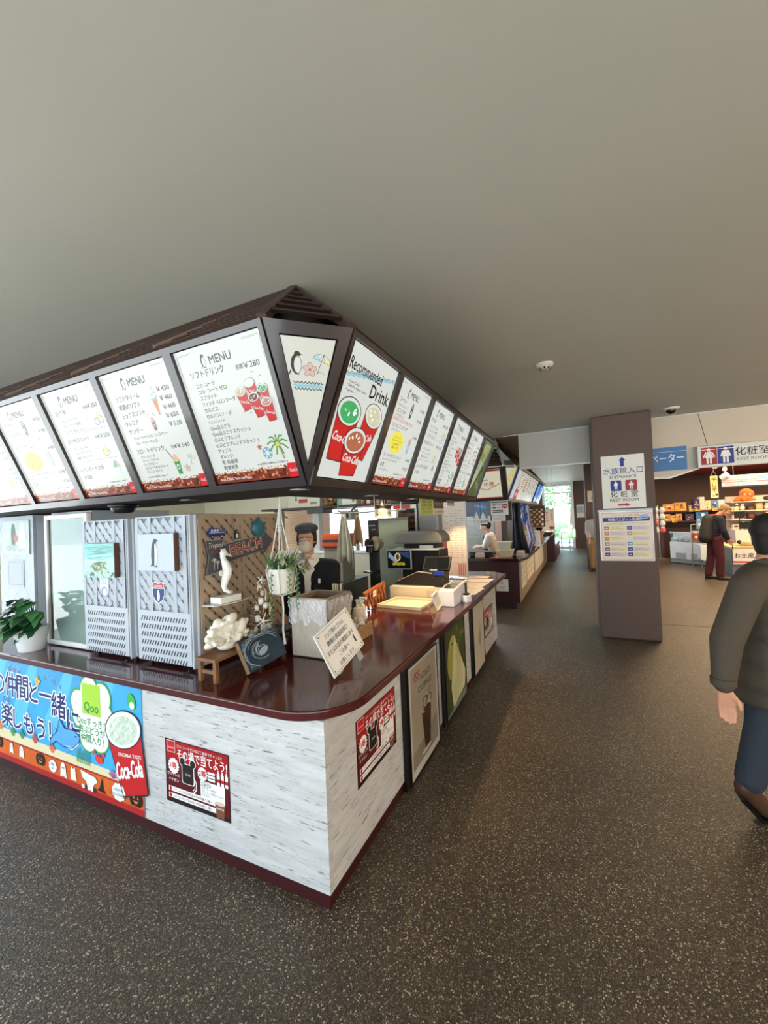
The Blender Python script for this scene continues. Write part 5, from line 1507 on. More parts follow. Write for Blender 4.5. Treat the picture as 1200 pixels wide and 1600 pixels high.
# hanging planter
HX, HY, HZ = -.585, .475, 1.215
root = thing('hanging_planter', 'white pot with trailing plants hanging in a cord macrame hanger', 'planter', (HX, HY, HZ))
b = MB(); b.lathe((HX, HY, HZ), [(.058, 0), (.062, .004), (.080, .132), (.080, .140), (.071, .140), (.066, .115), (0, .113)], mat('#dcd8ce', .5), 30); b.build('plant_pot', root, smooth=40)
b = MB(); CORD = mat('#d9d6cf', .8, var=.1, scale=80)
top = (HX + .005, HY + .005, 1.772)
for k in range(4):
    a = k * PI / 2 + .5
    rim = (HX + .089 * math.cos(a), HY + .089 * math.sin(a), HZ + .13); bot = (HX + .066 * math.cos(a), HY + .066 * math.sin(a), HZ - .002)
    b.tube([top, (HX + .012 * math.cos(a), HY + .012 * math.sin(a), HZ + .42), (HX + .045 * math.cos(a), HY + .045 * math.sin(a), HZ + .25), rim, bot, (HX, HY, HZ - .02)], .0035, CORD, 6)
    a2 = a + PI / 4; b.tube([(HX + .045 * math.cos(a), HY + .045 * math.sin(a), HZ + .25), (HX + .088 * math.cos(a2), HY + .088 * math.sin(a2), HZ + .12), (HX + .045 * math.cos(a + PI / 2), HY + .045 * math.sin(a + PI / 2), HZ + .25)], .003, CORD, 6)
b.tube([(HX, HY, HZ - .015), (HX + .004, HY, HZ - .10), (HX - .004, HY, HZ - .22), (HX + .006, HY, HZ - .30)], [.006, .005, .006, .008], CORD, 8)
for z in (.42, .40, .38, .36): b.ball((HX, HY, HZ + z), (.014, .014, .010), CORD, 10)
b.build('macrame_cord', root, smooth=50)
r = random.Random(5)
G4 = [mat(c, .5, var=.2, scale=20) for c in ('#5c7a4a', '#7d9a62', '#a9bb8f', '#48663d')]
b = MB()
for i in range(110):
    a = r.uniform(0, 6.28); R = r.uniform(.0, .07)
    leaf(b, (HX + R * math.cos(a), HY + R * math.sin(a), HZ + .13), (math.cos(a) * .6, math.sin(a) * .6, r.uniform(.4, 1.6)), r.uniform(.09, .18), r.uniform(.004, .009), G4[i % 4], r.uniform(.1, .5), segs=4)
for i in range(26):
    a = r.uniform(-1.2, 1.0); R = r.uniform(.08, .15)
    leaf(b, (HX + R * math.cos(a), HY + R * math.sin(a), HZ + r.uniform(.12, .22)), (math.cos(a), math.sin(a), r.uniform(-.5, .5)), .045, .016, G4[i % 4], .4, segs=4)
b.build('foliage', root, label='grassy grey-green foliage')
for a, L, R in ((-1.6, .36, .09), (-.5, .22, .105), (-.1, .27, .115), (.2, .18, .10)):
    b = MB()
    pts = [(HX + .06 * math.cos(a), HY + .06 * math.sin(a), HZ + .15), (HX + R * math.cos(a), HY + R * math.sin(a), HZ + .12)] + [(HX + (R + .004 * math.sin(k)) * math.cos(a), HY + (R + .004 * math.cos(k * 2)) * math.sin(a), HZ + .12 - L * k / 8) for k in range(1, 9)]
    b.tube(pts, .0015, G4[3], 5)
    for k in range(int(L / .018)):
        z = HZ + .11 - k * .014
        b.ball((HX + R * math.cos(a) + .008 * (-1) ** k, HY + R * math.sin(a) + .004 * (-1) ** (k // 2), z), (.007, .005, .006), G4[k % 2], 8)
    b.build('trailing_stem', root, smooth=60)

# wooden waste bin lined with clear film
bx0, bx1, by0, by1, bz = -.575, -.325, .535, .80, WT + .335
ang = math.radians(0)
root = thing('waste_bin', 'square weathered wood bin draped with clear plastic film', 'bin', ((bx0 + bx1) / 2, (by0 + by1) / 2, WT))
WGREY = mat('#b5a899', .6, var=.18, scale=14, stretch=(9, 9, 1))
WBR = mat('#8a745f', .6, var=.18, scale=14, stretch=(9, 9, 1))
b = MB()
b.box(bx0, by0, WT, bx1, by0 + .012, bz, WGREY); b.box(bx1 - .012, by0 + .012, WT, bx1, by1, bz, WBR); b.box(bx0, by0 + .012, WT, bx0 + .012, by1, bz, WBR); b.box(bx0 + .012, by1 - .012, WT, bx1 - .012, by1, bz, WBR); b.box(bx0, by0, WT, bx1, by1, WT + .01, WBR)
b.build('bin_box', root, bevel=.002)
b = MB()
t = .018
b.box(bx0 - .006, by0 - .006, bz, bx1 + .006, by0 + t, bz + .012, WGREY); b.box(bx0 - .006, by1 - t, bz, bx1 + .006, by1 + .006, bz + .012, WBR); b.box(bx0 - .006, by0 + t, bz, bx0 + t, by1 - t, bz + .012, WBR); b.box(bx1 - t, by0 + t, bz, bx1 + .006, by1 - t, bz + .012, WBR)
b.build('rim', root)
FILM = mat('#eef0f4', .12, var=.02, alpha=.40, spec=1.0, coat=.6)
b = MB(); r = random.Random(8)
def film(p, u, w, nrm, drop):
    n, m_ = 18, 7
    vs, fs = [], []
    for i in range(n + 1):
        dl = drop * (.85 + .12 * math.sin(i * .9) + .12 * r.random())
        for j in range(m_ + 1):
            o = .004 + .007 * r.random() + .004 * math.sin(i * 1.7 + j)
            vs.append(Vector(p) + Vector(u) * (w * i / n) + Vector(nrm) * o - Vector((0, 0, 1)) * (dl * j / m_))
    for i in range(n):
        for j in range(m_):
            k = i * (m_ + 1) + j
            fs.append((k, k + m_ + 1, k + m_ + 2, k + 1))
    b.add(vs, fs, FILM)
film((bx0 - .006, by0 - .006, bz + .004), (1, 0, 0), bx1 - bx0 + .012, (0, -1, 0), .145)
film((bx1 + .006, by0 - .006, bz + .004), (0, 1, 0), by1 - by0 + .012, (1, 0, 0), .12)
b.build('plastic_film', root, label='crumpled clear plastic film')

# notice board on a slanted stand
root = thing('counter_notice', 'white handwritten notice plate leaning on a clear stand at the counter edge', 'notice', (-.165, .46, WT))
Fn = frame((-.118, .278, WT + .012), (-.015, 1, .16), (-.42, .0, 1.0))
w, h = .33, .235
Mn = frame((-.122, .285, WT + .016), (-.01, 1, .24), (-.36, 0, 1))
b = MB(Mn); b.box(0, 0, -.006, w, h, 0, M_WHITE); b.build('plate', root, bevel=.002)
pr = Pr(w - .006, h - .006, .0006, mat('#eceae6', .4, var=.01))
bk = ink('#2a2a2c')
for a, c in (((.008, .008), (w - .014, .008)), ((w - .014, .008), (w - .014, h - .014)), ((w - .014, h - .014), (.008, h - .014)), ((.008, h - .014), (.008, .008))): pr.line([a, c], .0018, bk, 2)
for i, (t, f, s) in enumerate((('カップ類のゴミは、', .19, .028), ('隣側の食器返却口', .20, .030), ('またはお店の裏面にある', .26, .030), ('ごみ箱へ', .10, .028), ('お願いします。', .16, .028))): pr.text(t, w * .48, h * .76 - i * .040, s, bk, 3, fit=f, al='c', bold=.006 if i in (1, 2) else 0)
pr.ell(w * .82, h * .27, .007, .018, bk, 3, .1); pr.ell(w * .82, h * .36, .006, .006, bk, 3)
for u, v in ((.02, .02), (w - .026, .02), (w - .026, h - .026), (.02, h - .026)): pr.ell(u, v, .004, .004, bk, 3)
pr.build('notice_sheet', Mn @ Matrix.Translation((.003, .003, .0012)), root)
b = MB(Mn); b.box(.05, -.010, -.012, .09, .12, -.006, mat('#e9ecef', .1, trans=.6)); b.build('stand', root); b = MB(Mn); b.box(.24, -.05, -.012, .28, .12, -.006, mat('#e9ecef', .1, trans=.6))
b.build('stand', root)

# basket with wrapped goods, bottles
root = thing('wicker_basket', 'low wicker basket full of clear-wrapped items beside the bin', 'basket', (-.37, .99, WT))
b = MB()
WK = mat('#a3835c', .7, var=.3, scale=60, bump=.4)
x0, x1, y0, y1 = -.47, -.325, .90, 1.08
b.box(x0, y0, WT, x1, y1, WT + .006, WK)
for (ax, ay, cx, cy) in ((x0, y0, x1, y0), (x1, y0, x1, y1), (x1, y1, x0, y1), (x0, y1, x0, y0)):
    for k in range(7): b.tube([(ax, ay, WT + .008 + k * .013), (cx, cy, WT + .008 + k * .013)], .007, WK, 6)
b.build('basket_body', root)
for i, (x, y, z, rt) in enumerate(((-.43, .94, .07, .2), (-.37, .95, .085, -.5), (-.37, 1.02, .088, .7), (-.42, 1.03, .075, -.2), (-.39, .985, .115, .4), (-.345, .965, .12, 1.0))):
    b = MB(Matrix.Translation((x, y, WT + z)) @ Euler((.5 * rt, .3, rt)).to_matrix().to_4x4())
    b.box(-.020, -.028, -.009, .020, .028, .009, mat(('#e4dcc6', '#d9c9a4', '#e9e6dd')[i % 3], .25, var=.15, trans=.25)); b.ball((0, 0, .012), (.016, .022, .009), mat('#efece2', .15, trans=.4), 10)
    tag(b.build('wrapped_item', org=(x, y, WT + z)), 'clear-wrapped item heaped in the low wicker basket', 'packet', 'wrapped items in the wicker basket')
def pump(label, x, y, s=1.0, m=None):
    root = thing('pump_bottle', label, 'bottle', (x, y, WT), 'bottles beside the wicker basket')
    m = m or mat('#efe6cf', .3, trans=.15)
    b = MB(); b.lathe((x, y, WT), [(.036 * s, 0), (.038 * s, .004), (.038 * s, .12 * s), (.030 * s, .145 * s), (.014 * s, .155 * s), (.014 * s, .165 * s)], m, 22); b.build('bottle_body', root, smooth=40)
    b = MB(); b.cyl((x, y, WT + .165 * s), (x, y, WT + .195 * s), .010 * s, M_WHITE, n=12); b.box(x - .012 * s, y - .009, WT + .195 * s, x + .055 * s, y + .009, WT + .208 * s, M_WHITE); b.cyl((x + .05 * s, y, WT + .185 * s), (x + .05 * s, y, WT + .2 * s), .005, M_WHITE, n=8)
    b.build('pump_head', root, smooth=40)
pump('cream pump bottle standing just behind the wicker basket', -.50, 1.20)
pump('second cream pump bottle, farther behind the wicker basket', -.56, 1.36, .92)
b = MB(); b.box(-.60, 1.06, WT, -.50, 1.10, WT + .23, mat('#c9ad8c', .7, var=.1)); tag(b.build('paper_bag', bevel=.004), 'plain kraft paper bag standing behind the wood bin', 'bag')
# straw box with fringe behind the bin
root = thing('straw_holder', 'low wooden holder filled with upright pale straws behind the bin', 'holder', (-.65, 1.165, WT))
b = MB(); b.box(-.69, 1.13, .826, -.605, 1.20, .826 + .10, mat('#a9793f', .6, var=.15)); b.build('holder_box', root, bevel=.003)
r = random.Random(3)
for i in range(11):
    x = -.685 + i * .0075
    b = MB(); b.tube([(x, 1.165, .90), (x + r.uniform(-.003, .003), 1.165 + r.uniform(-.02, .02), 1.15)], .004, mat('#f0e6c4', .4), 6)
    b.build('straw', root)

# expanding wooden trellis fence
root = thing('trellis_fence', 'orange-brown folding trellis fence standing on the counter', 'fence', (-.68, 1.95, WT))
OW = mat('#b56a34', .5, var=.15, scale=12)
q0, q1 = Vector((-.680, 1.63, WT + .006)), Vector((-.765, 2.20, WT + .006))
dv = q1 - q0; L = dv.length; dv.normalize()
for i in range(6):
    a = q0 + dv * (L * i / 6); c = q0 + dv * (L * (i + 1.0) / 6)
    b = MB(); b.bar(a, c + Vector((0, 0, .155)), .008, .018, OW, (1, 0, 0)); b.build('slat', root)
    b = MB(); b.bar(a + Vector((.010, 0, .155)), c + Vector((.010, 0, 0)), .008, .018, OW, (1, 0, 0)); b.build('slat', root)
b = MB(); b.bar(q0 + Vector((0, 0, .155)), q1 + Vector((0, 0, .165)), .012, .022, OW); b.build('top_rail', root)
b = MB(); b.bar(q1, q1 + Vector((0, 0, .17)), .022, .022, OW); b.build('end_post', root)
pr = Pr(.11, .05, .002, ink('#efe2cd')); pr.text('ストロー', .055, .018, .022, ink('#4a3a2c'), 2, al='c', fit=.085)
tag(pr.build('paper_label', frame((-.668, 1.78, WT + .105), (-.2, 1, 0), (0, 0, 1))), 'small cream paper label on the orange trellis fence', 'label')

# serving tray
root = thing('serving_tray', 'cream plastic serving tray lying under the warm counter light', 'tray', (-.45, 2.02, WT))
Ft = Matrix.Translation((-.45, 2.03, WT)) @ Matrix.Rotation(math.radians(-4), 4, 'Z')
CR = mat('#efe3bf', .35, var=.03)
b = MB(Ft); w, d = .215, .185
b.box(-w, -d, .002, w, d, .010, CR); b.build('tray_base', root)
b = MB(Ft)
for x0, y0, x1, y1 in ((-w, -d, w, -d + .012), (-w, d - .012, w, d), (-w, -d + .012, -w + .012, d - .012), (w - .012, -d + .012, w, d - .012)): b.box(x0, y0, .010, x1, y1, .030, CR)
b.build('tray_rim', root, bevel=.005)
# register on its raised box
x0, x1, y0, y1, hb = -.73, -.185, 2.26, 2.60, .122
root = thing('register_stand', 'cream raised box carrying the cash register', 'stand', ((x0 + x1) / 2, y0, WT))
b = MB(); b.box(x0, y0, WT, x1, y1, WT + hb, mat('#e3d6b6', .5, var=.03)); b.build('stand_box', root, bevel=.006)
b = MB(); b.box(x1 - .16, y0 - .003, WT + .02, x1 - .01, y0, WT + hb - .03, mat('#cfc4aa', .5, var=.3, scale=200)); b.build('perforated_panel', root)
RX, RY, RZ = -.42, 2.46, WT + hb
root = thing('cash_register', 'black touch-screen cash register on the cream box', 'register', (RX, RY, RZ))
b = MB(); b.prism([(0, 0), (.50, 0), (.50, .035), (.40, .125), (.28, .135), (.02, .030)], frame((RX - .30, RY - .12, RZ), (1, 0, 0), (0, 0, 1)), .22, mat('#2b2523', .4)); b.build('register_body', root, bevel=.006)
b = MB(); b.bar((RX - .26, RY - .122, RZ + .040), (RX - .03, RY - .122, RZ + .138), .006, .006, mat('#c9b48a', .4)); b.bar((RX - .03, RY - .122, RZ + .138), (RX + .11, RY - .122, RZ + .122), .006, .010, mat('#e6d9b4', .3)); b.build('edge_trim', root)
b = MB(Matrix.Translation((RX + .10, RY + .03, RZ + .13)) @ Matrix.Rotation(math.radians(-38), 4, 'X')); b.box(-.14, -.01, 0, .14, .012, .16, M_BLACK); b.box(-.125, -.012, .015, .125, -.0101, .148, mat('#1d2024', .08, coat=.6)); b.build('touch_screen', root, bevel=.003)
b = MB(); b.box(RX + .12, RY - .10, RZ + .10, RX + .20, RY - .02, RZ + .135, mat('#3150b5', .4)); b.box(RX + .05, RY - .02, RZ + .132, RX + .12, RY + .05, RZ + .140, mat('#d9cdb9', .5)); b.build('card_reader', root, label='blue-topped card reader')
# white machine with receipt window
x0, x1, y0, y1 = -.155, -.012, 2.03, 2.46
root = thing('payment_machine', 'white box-shaped payment machine at the counter edge', 'machine', (-.08, 2.2, WT))
PW = mat('#e6e6ea', .3, var=.02)
b = MB(); b.prism([(y0, 0), (y1, 0), (y1, .165), (y0, .140)], frame((x1, 0, WT), (0, 1, 0), (0, 0, 1)), x1 - x0, PW); b.build('machine_body', root, bevel=.008)
b = MB(); b.prism([(y0 + .08, .1475), (y0 + .25, .1577), (y0 + .25, .1597), (y0 + .08, .1495)], frame((x1 - .02, 0, WT), (0, 1, 0), (0, 0, 1)), .10, mat('#4b4f52', .15, coat=.5)); b.build('paper_window', root, label='grey tinted top window')
b = MB(); b.prism([(y0 + .27, .160), (y0 + .39, .1672), (y0 + .39, .1692), (y0 + .27, .162)], frame((x1 - .03, 0, WT), (0, 1, 0), (0, 0, 1)), .08, mat('#8f9496', .3)); b.build('paper_slot', root)
b = MB(); b.lathe((.030, 2.30, WT), [(.062, 0), (.066, .004), (.066, .055), (.058, .062), (.05, .062)], PW, 28, .62, 1.0); b.build('scanner_tray', root, smooth=40)
b = MB(); b.lathe((.030, 2.30, WT + .0605), [(.045, 0), (.045, .010), (.03, .014), (0, .014)], M_BLACK, 24, .62, 1.0); b.build('scanner_pad', root, smooth=40)
b = MB(); b.box(-.012, 2.40, WT + .01, .0, 2.44, WT + .15, M_BLACK); b.build('side_bracket', root)
# photo frame
root = thing('tabletop_frame', 'small white frame leaning back in front of the payment machine', 'frame', (-.12, 1.95, WT))
Ff = frame((-.100, 1.845, WT + .004), (-.02, 1, .14), (-.34, -.02, 1))
b = MB(Ff); w, h, t = .165, .135, .014
b.box(0, 0, -.01, w, t, 0, M_WHITE); b.box(0, h - t, -.01, w, h, 0, M_WHITE); b.box(0, t, -.01, t, h - t, 0, M_WHITE); b.box(w - t, t, -.01, w, h - t, 0, M_WHITE); b.build('frame_border', root)
pr = Pr(w - 2 * t, h - 2 * t, .004, ink('#cfcdc4'))
for i in range(8): pr.scribble(.012, .095 - i * .011, .11, .008, ink('#5d5d5a'), 2, i)
pr.build('frame_card', Ff @ Matrix.Translation((t, t, -.005)), root)
b = MB(); b.bar((-.16, 1.93, WT + .10), (-.215, 1.93, WT + .002), .02, .004, M_WHITE); b.build('strut', root)
root = thing('card_stand', 'dark little card stand between the register and the payment machine', 'stand', (-.235, 2.31, WT + hb))
b = MB(); b.box(-.27, 2.30, WT + hb, -.20, 2.33, WT + hb + .09, mat('#2e2a29', .3)); b.build('card', root); b = MB(); b.box(-.28, 2.28, WT + hb, -.19, 2.334, WT + hb + .006, M_BLACK); b.build('base', root)
# papers on the counter
def paper(label, x0, y0, w, d, rot, col, seed, group='papers on the counter'):
    pr = Pr(w, d, .0008, ink(col))
    for i in range(int(d / .022) - 1): pr.scribble(w * .08, d - .022 * (i + 1.2), w * random.Random(seed + i).uniform(.4, .8), .012, ink('#6a6560'), 2, seed + i)
    pr.rect(w * .05, d * .8, w * .5, d * .9, ink(('#c98a5c', '#8fa98f', '#a7b3b0')[seed % 3]), 2)
    M = Matrix.Translation((x0, y0, WT + .001 + seed * .0004)) @ Matrix.Rotation(rot, 4, 'Z')
    return tag(pr.build('paper_sheet', M), label, 'paper', group)
paper('white paper sheet flat at the counter edge, nearest the payment machine', -.16, 2.62, .19, .40, -.05, '#e4e6df', 1)
paper('white paper sheet flat on the counter between two others', -.26, 3.02, .27, .35, -.05, '#dfe2da', 2)
paper('white paper sheet flat on the counter, next to the orange-tinted sheet', -.30, 3.40, .32, .26, -.04, '#e9e2d4', 3)
paper('paper sheet tinted orange for the downlight glow before the tall menu stand', -.46, 3.70, .40, .17, -.03, '#f0d9b4', 4)  # orange glow of the downlight is put into the sheet colour
# tall menu stand
root = thing('menu_stand', 'tall white menu board standing on the counter under a warm light', 'menu board', (-.42, 3.60, WT))
Fm = frame((-.585, 3.62, WT + .03), (1, -.05, 0), (0, .02, 1))
w, h = .30, .975
pr = Pr(w, h, .010, mat('#d9d4cc', .3, var=.03))
bk = ink('#3a3634'); r = random.Random(17)
pr.rect(.02, h - .10, .10, h - .02, ink('#e9e7e2'), 2)
for c in range(4):
    for i in range(22):
        if r.random() < .86: pr.scribble(.018 + c * .07, h - .16 - i * .031, r.uniform(.025, .055), .013, bk, 3, c * 40 + i)
for x in (.085, .155, .225): pr.rect(x, .04, x + .0012, h - .14, ink('#a9a49c'), 2)
for i in range(4): pr.rect(.19 + i * .026, .02, .205 + i * .026, .16, ink('#c0705c'), 3)
pr.build('menu_sheet', Fm, root)
b = MB(Fm); b.box(-.008, -.03, -.016, .004, h, .004, M_ALU); b.box(w - .004, -.03, -.016, w + .008, h, .004, M_ALU); b.box(-.03, -.03, -.06, w + .03, -.02, .06, M_ALU); b.build('stand_frame', root)
root = thing('spectacles', 'dark wire reading glasses lying at the foot of the tall menu stand', 'glasses', (-.40, 3.42, WT))
b = MB()
for x in (-.44, -.385): b.tube([(x + .022 * math.cos(k * PI / 8), 3.42, WT + .022 + .02 * math.sin(k * PI / 8)) for k in range(17)], .002, M_BLACK, 6)
b.tube([(-.418, 3.42, WT + .03), (-.407, 3.42, WT + .03)], .002, M_BLACK, 6); b.build('rim', root)
for x in (-.462, -.363):
    b = MB(); b.tube([(x, 3.42, WT + .028), (x, 3.52, WT + .02), (x, 3.55, WT + .004)], .002, M_BLACK, 6); b.build('temple', root)
# ================================================================== INSIDE THE FIRST KIOSK
# wall shelf with stock
root = thing('wall_shelf', 'long dark shelf on the kiosk rear wall above the serving window', 'shelf', (-1.9, 3.7, 1.80))
b = MB(); b.box(-3.5, 3.55, 1.805, -.80, YB - .02, 1.835, mat('#3b2c24', .5)); b.build('shelf_board', root, bevel=.003)
for x in (-3.3, -2.2, -1.0):
    b = MB(); b.bar((x, YB - .02, 1.70), (x, 3.6, 1.805), .02, .02, M_STEEL); b.build('bracket', root)
SZ = 1.835
def carton(label, x0, x1, h, col, d=.22, y=3.60, prn=None, group='stock on the wall shelf'):
    root = thing('carton', label, 'carton', ((x0 + x1) / 2, y, SZ), group)
    b = MB(); b.box(x0, y, SZ, x1, y + d, SZ + h, mat(col, .6, var=.06)); b.build('carton_body', root, bevel=.003)
    pr = Pr(x1 - x0 - .01, h - .01, .0005, ink(col))
    w = x1 - x0
    if prn: prn(pr, w, h)
    pr.build('print', frame((x0 + .005, y - .0008, SZ + .005), (1, 0, 0), (0, 0, 1)), root)
def pr_a(pr, w, h):
    pr.rect(w * .35, h * .22, w * .62, h * .42, ink('#a03a34'), 2); pr.scribble(w * .35, h * .6, w * .4, h * .10, ink('#4a4a48'), 2, 1)
    pr.ell(w * .06, h * .7, w * .03, w * .03, ink('#3a3a38'), 2); pr.rect(w * .88, h * .65, w * .94, h * .88, ink('#3a3a38'), 2); pr.poly([(w * .24, h * .35), (w * .27, h * .8), (w * .30, h * .35)], ink('#3a3a38'), 2); pr.rect(w * .7, h * .12, w * .9, h * .25, ink('#7d7b74'), 2)
def pr_b(pr, w, h):
    pr.line([(w * .3, h * .75), (w * .55, h * .68), (w * .85, h * .82)], h * .05, ink('#3b4652'), 2); pr.rect(w * .78, h * .12, w * .92, h * .3, ink('#7d7b74'), 2); pr.rect(0, 0, w * .25, h * .45, ink('#6fa39b'), 2)
carton('pale long carton with a red stripe label at the shelf end', -3.02, -2.43, .285, '#c3c5b4', prn=pr_a)
carton('pale carton with a dark curved mark on the wall shelf', -2.13, -1.82, .28, '#cfd6cd', prn=pr_b)
carton('beige plain carton beside the dark red bottles', -1.36, -1.20, .20, '#a99c88', prn=None)
b = MB(); r = random.Random(4)
for i in range(40): b.ball((-2.30 + r.uniform(-.09, .09), 3.68 + r.uniform(-.06, .06), SZ + .03 + r.uniform(0, .22)), (.035, .03, .03), mat(r.choice(['#8a6a45', '#6d5136', '#a58257']), .8), 8)
tag(b.build('packing_bundle', smooth=60), 'brown bundle of packing paper between the two pale cartons', 'bundle')
for x, c, lb in ((-1.74, '#9a5a3a', 'orange-brown bottle on the wall shelf, next to the dark curved mark carton'), (-1.65, '#d7d2c6', 'white-capped pale bottle on the wall shelf'), (-1.56, '#7a2a26', 'dark red bottle on the wall shelf beside the pale one'), (-1.475, '#6a2422', 'dark red bottle on the wall shelf beside the beige carton')):
    root = thing('syrup_bottle', lb, 'bottle', (x, 3.66, SZ), 'bottles on the wall shelf')
    b = MB(); b.lathe((x, 3.66, SZ), [(.034, 0), (.036, .005), (.036, .15), (.014, .19), (.014, .215)], mat(c, .25, coat=.4), 16); b.build('bottle_body', root, smooth=40)
    b = MB(); b.cyl((x, 3.66, SZ + .215), (x, 3.66, SZ + .235), .017, mat('#e2ded4', .4), n=12); b.build('bottle_cap', root)
# things hanging below the shelf
root = thing('shelf_lamp', 'slim fluorescent lamp bar fixed under the wall shelf', 'lamp', (-2.0, 3.62, 1.79))
b = MB(); b.box(-2.55, 3.60, 1.775, -1.28, 3.66, 1.803, M_ALU); b.build('lamp_case', root)
b = MB(); b.box(-2.5, 3.605, 1.766, -1.32, 3.655, 1.775, mat('#f4fbff', .3, emit=2.5)); b.build('lamp_tube', root)
b = MB(); b.box(-2.45, 3.3, 1.73, -2.18, 3.55, 1.80, M_BLACK); tag(b.build('wall_speaker', bevel=.005), 'black box speaker under the wall shelf', 'speaker')
root = thing('ceiling_camera', 'grey video camera on a bracket under the wall shelf', 'camera', (-1.75, 3.3, 1.66))
b = MB(); b.box(-1.84, 3.2, 1.62, -1.68, 3.42, 1.74, M_GREY); b.build('camera_body', root, bevel=.01)
b = MB(); b.cyl((-1.76, 3.2, 1.68), (-1.76, 3.17, 1.68), .04, M_BLACK); b.build('camera_lens', root)
b = MB(); b.bar((-1.76, 3.35, 1.74), (-1.76, 3.5, 1.81), .02, .02, M_BLACK); b.build('camera_bracket', root)
# orange machine behind the clerk, hanging cloths
root = thing('orange_machine', 'orange-red countertop machine behind the capped clerk', 'machine', (-1.72, 2.95, 1.12))
b = MB(); b.box(-1.93, 2.85, 1.28, -1.62, 3.2, 1.455, mat('#c04a1d', .35)); b.build('machine_hood', root, bevel=.03, seg=3)
b = MB(); b.box(-1.90, 2.845, 1.355, -1.68, 2.852, 1.385, M_BLACK); pr = None; b.build('control_strip', root)
b = MB(); b.box(-1.91, 2.88, .86, -1.64, 3.18, 1.28, mat('#8a857a', .5)); b.build('machine_base', root, bevel=.01)
b = MB(); b.box(-3.4, 2.80, 0, -1.60, 3.45, .86, mat('#6d6a63', .4, metal=.4)); tag(b.build('back_workbench', bevel=.004), 'steel-fronted workbench along the kiosk rear wall', 'workbench')
def cloth(label, x, y, z1, L, w, col, seed):
    r = random.Random(seed); vs, fs = [], []
    n, m_ = 12, 10
    for i in range(m_ + 1):
        t = i / m_
        for j in range(n + 1):
            u = j / n - .5
            ww = w * (.25 + .75 * min(1, t * 1.5))
            vs.append((x + u * ww, y + .035 * math.sin(j * 1.9 + seed) * (.3 + t), z1 - L * t * (1 - .12 * math.cos(u * 5)) + .02 * r.random() * t))
    for i in range(m_):
        for j in range(n): k = i * (n + 1) + j; fs.append((k, k + 1, k + n + 2, k + n + 1))
    b = MB(); b.add(vs, fs, mat(col, .8, var=.12))
    o = b.build('hanging_cloth', smooth=80)
    sd = o.modifiers.new('thick', 'SOLIDIFY'); sd.thickness = .006
    return tag(o, label, 'cloth', 'cloths hanging by the ice cream machine')
cloth('grey-white cloth hanging from the rail beside the orange machine', -1.40, 2.55, 1.69, .58, .24, '#b9b9a8', 1)
cloth('tan cloth hanging against the dark front of the ice cream machine', -1.26, 2.62, 1.67, .34, .12, '#a98a68', 2)
b = MB(); b.cyl((-1.6, 2.68, 1.70), (-.7, 2.68, 1.70), .008, M_STEEL, n=8); b.cyl((-1.55, 2.68, 1.70), (-1.55, 2.68, CZ), .006, M_STEEL, n=8); b.cyl((-.75, 2.68, 1.70), (-.75, 2.68, CZ), .006, M_STEEL, n=8)
tag(b.build('hanging_rail'), 'thin steel rail hung from the ceiling above the cloths', 'rail')
# soft ice cream machine
R0 = Vector((-.965, 2.50, .02)); yaw = math.radians(27)
root = thing('ice_cream_machine', 'tall black and pale-green soft ice cream machine on the kiosk floor', 'machine', (-1.0, 3.1, 0))
Mi = Matrix.Translation((-1.13, 2.88, 0)) @ Matrix.Rotation(math.radians(24), 4, 'Z')
def obx(x0, y0, z0, x1, y1, z1, m, name, parent, M=None, bevel=0.0, label=None):
    b = MB(M or Matrix()); b.box(x0, y0, z0, x1, y1, z1, m); return b.build(name, parent, bevel=bevel, label=label)
PG = mat('#98a08a', .5, var=.03)
obx(0, 0, .10, .345, .62, 1.60, PG, 'machine_cabinet', root, Mi, .006)
obx(-.012, -.02, 1.60, .35, .62, 1.625, mat('#6a675f', .4), 'top_plate', root, Mi, .004)
Mf = Mi @ Matrix.Translation((0, 0, 0)) @ Matrix.Rotation(math.radians(-75), 4, 'Z')
# dark front wing turned towards the clerk
Mw = Matrix.Translation((-1.13, 2.88, 0)) @ Matrix.Rotation(math.radians(-30), 4, 'Z')
obx(-.235, .0, .06, 0, .38, 1.605, mat('#15181a', .25, coat=.3), 'front_panel', root, Mw, .006, 'glossy black front')
obx(-.225, -.006, 1.46, -.05, .0, 1.58, mat('#0d0f12', .1, coat=.6), 'control_panel', root, Mw)
b = MB(Mw)
for i in range(7): b.box(-.21 + i * .022, -.009, 1.535, -.198 + i * .022, -.006, 1.545, mat('#cfd6dc', .3, emit=.2))
for i in range(5): b.box(-.13 + i * .016, -.009, 1.49, -.12 + i * .016, -.006, 1.497, mat('#cfd6dc', .3, emit=.2))
b.build('buttons', root)
b = MB(Mw); b.cyl((-.05, -.03, 1.33), (-.05, .04, 1.33), .085, mat('#a59a84', .3, metal=.5), n=28); b.cyl((-.13, -.09, 1.33), (-.13, 0, 1.33), .055, M_BLACK, n=24); b.build('dispenser_head', root, smooth=40)
for x in (-.19, -.13, -.08):
    b = MB(Mw); b.cyl((x, -.05, 1.22), (x, -.05, 1.29), .018, M_BLACK, n=12); b.box(x - .006, -.10, 1.30, x + .006, -.04, 1.315, M_STEEL); b.build('nozzle', root)
obx(-.22, -.10, .98, -.02, 0, 1.0, mat('#3b3d3e', .3, metal=.6), 'drip_tray', root, Mw)
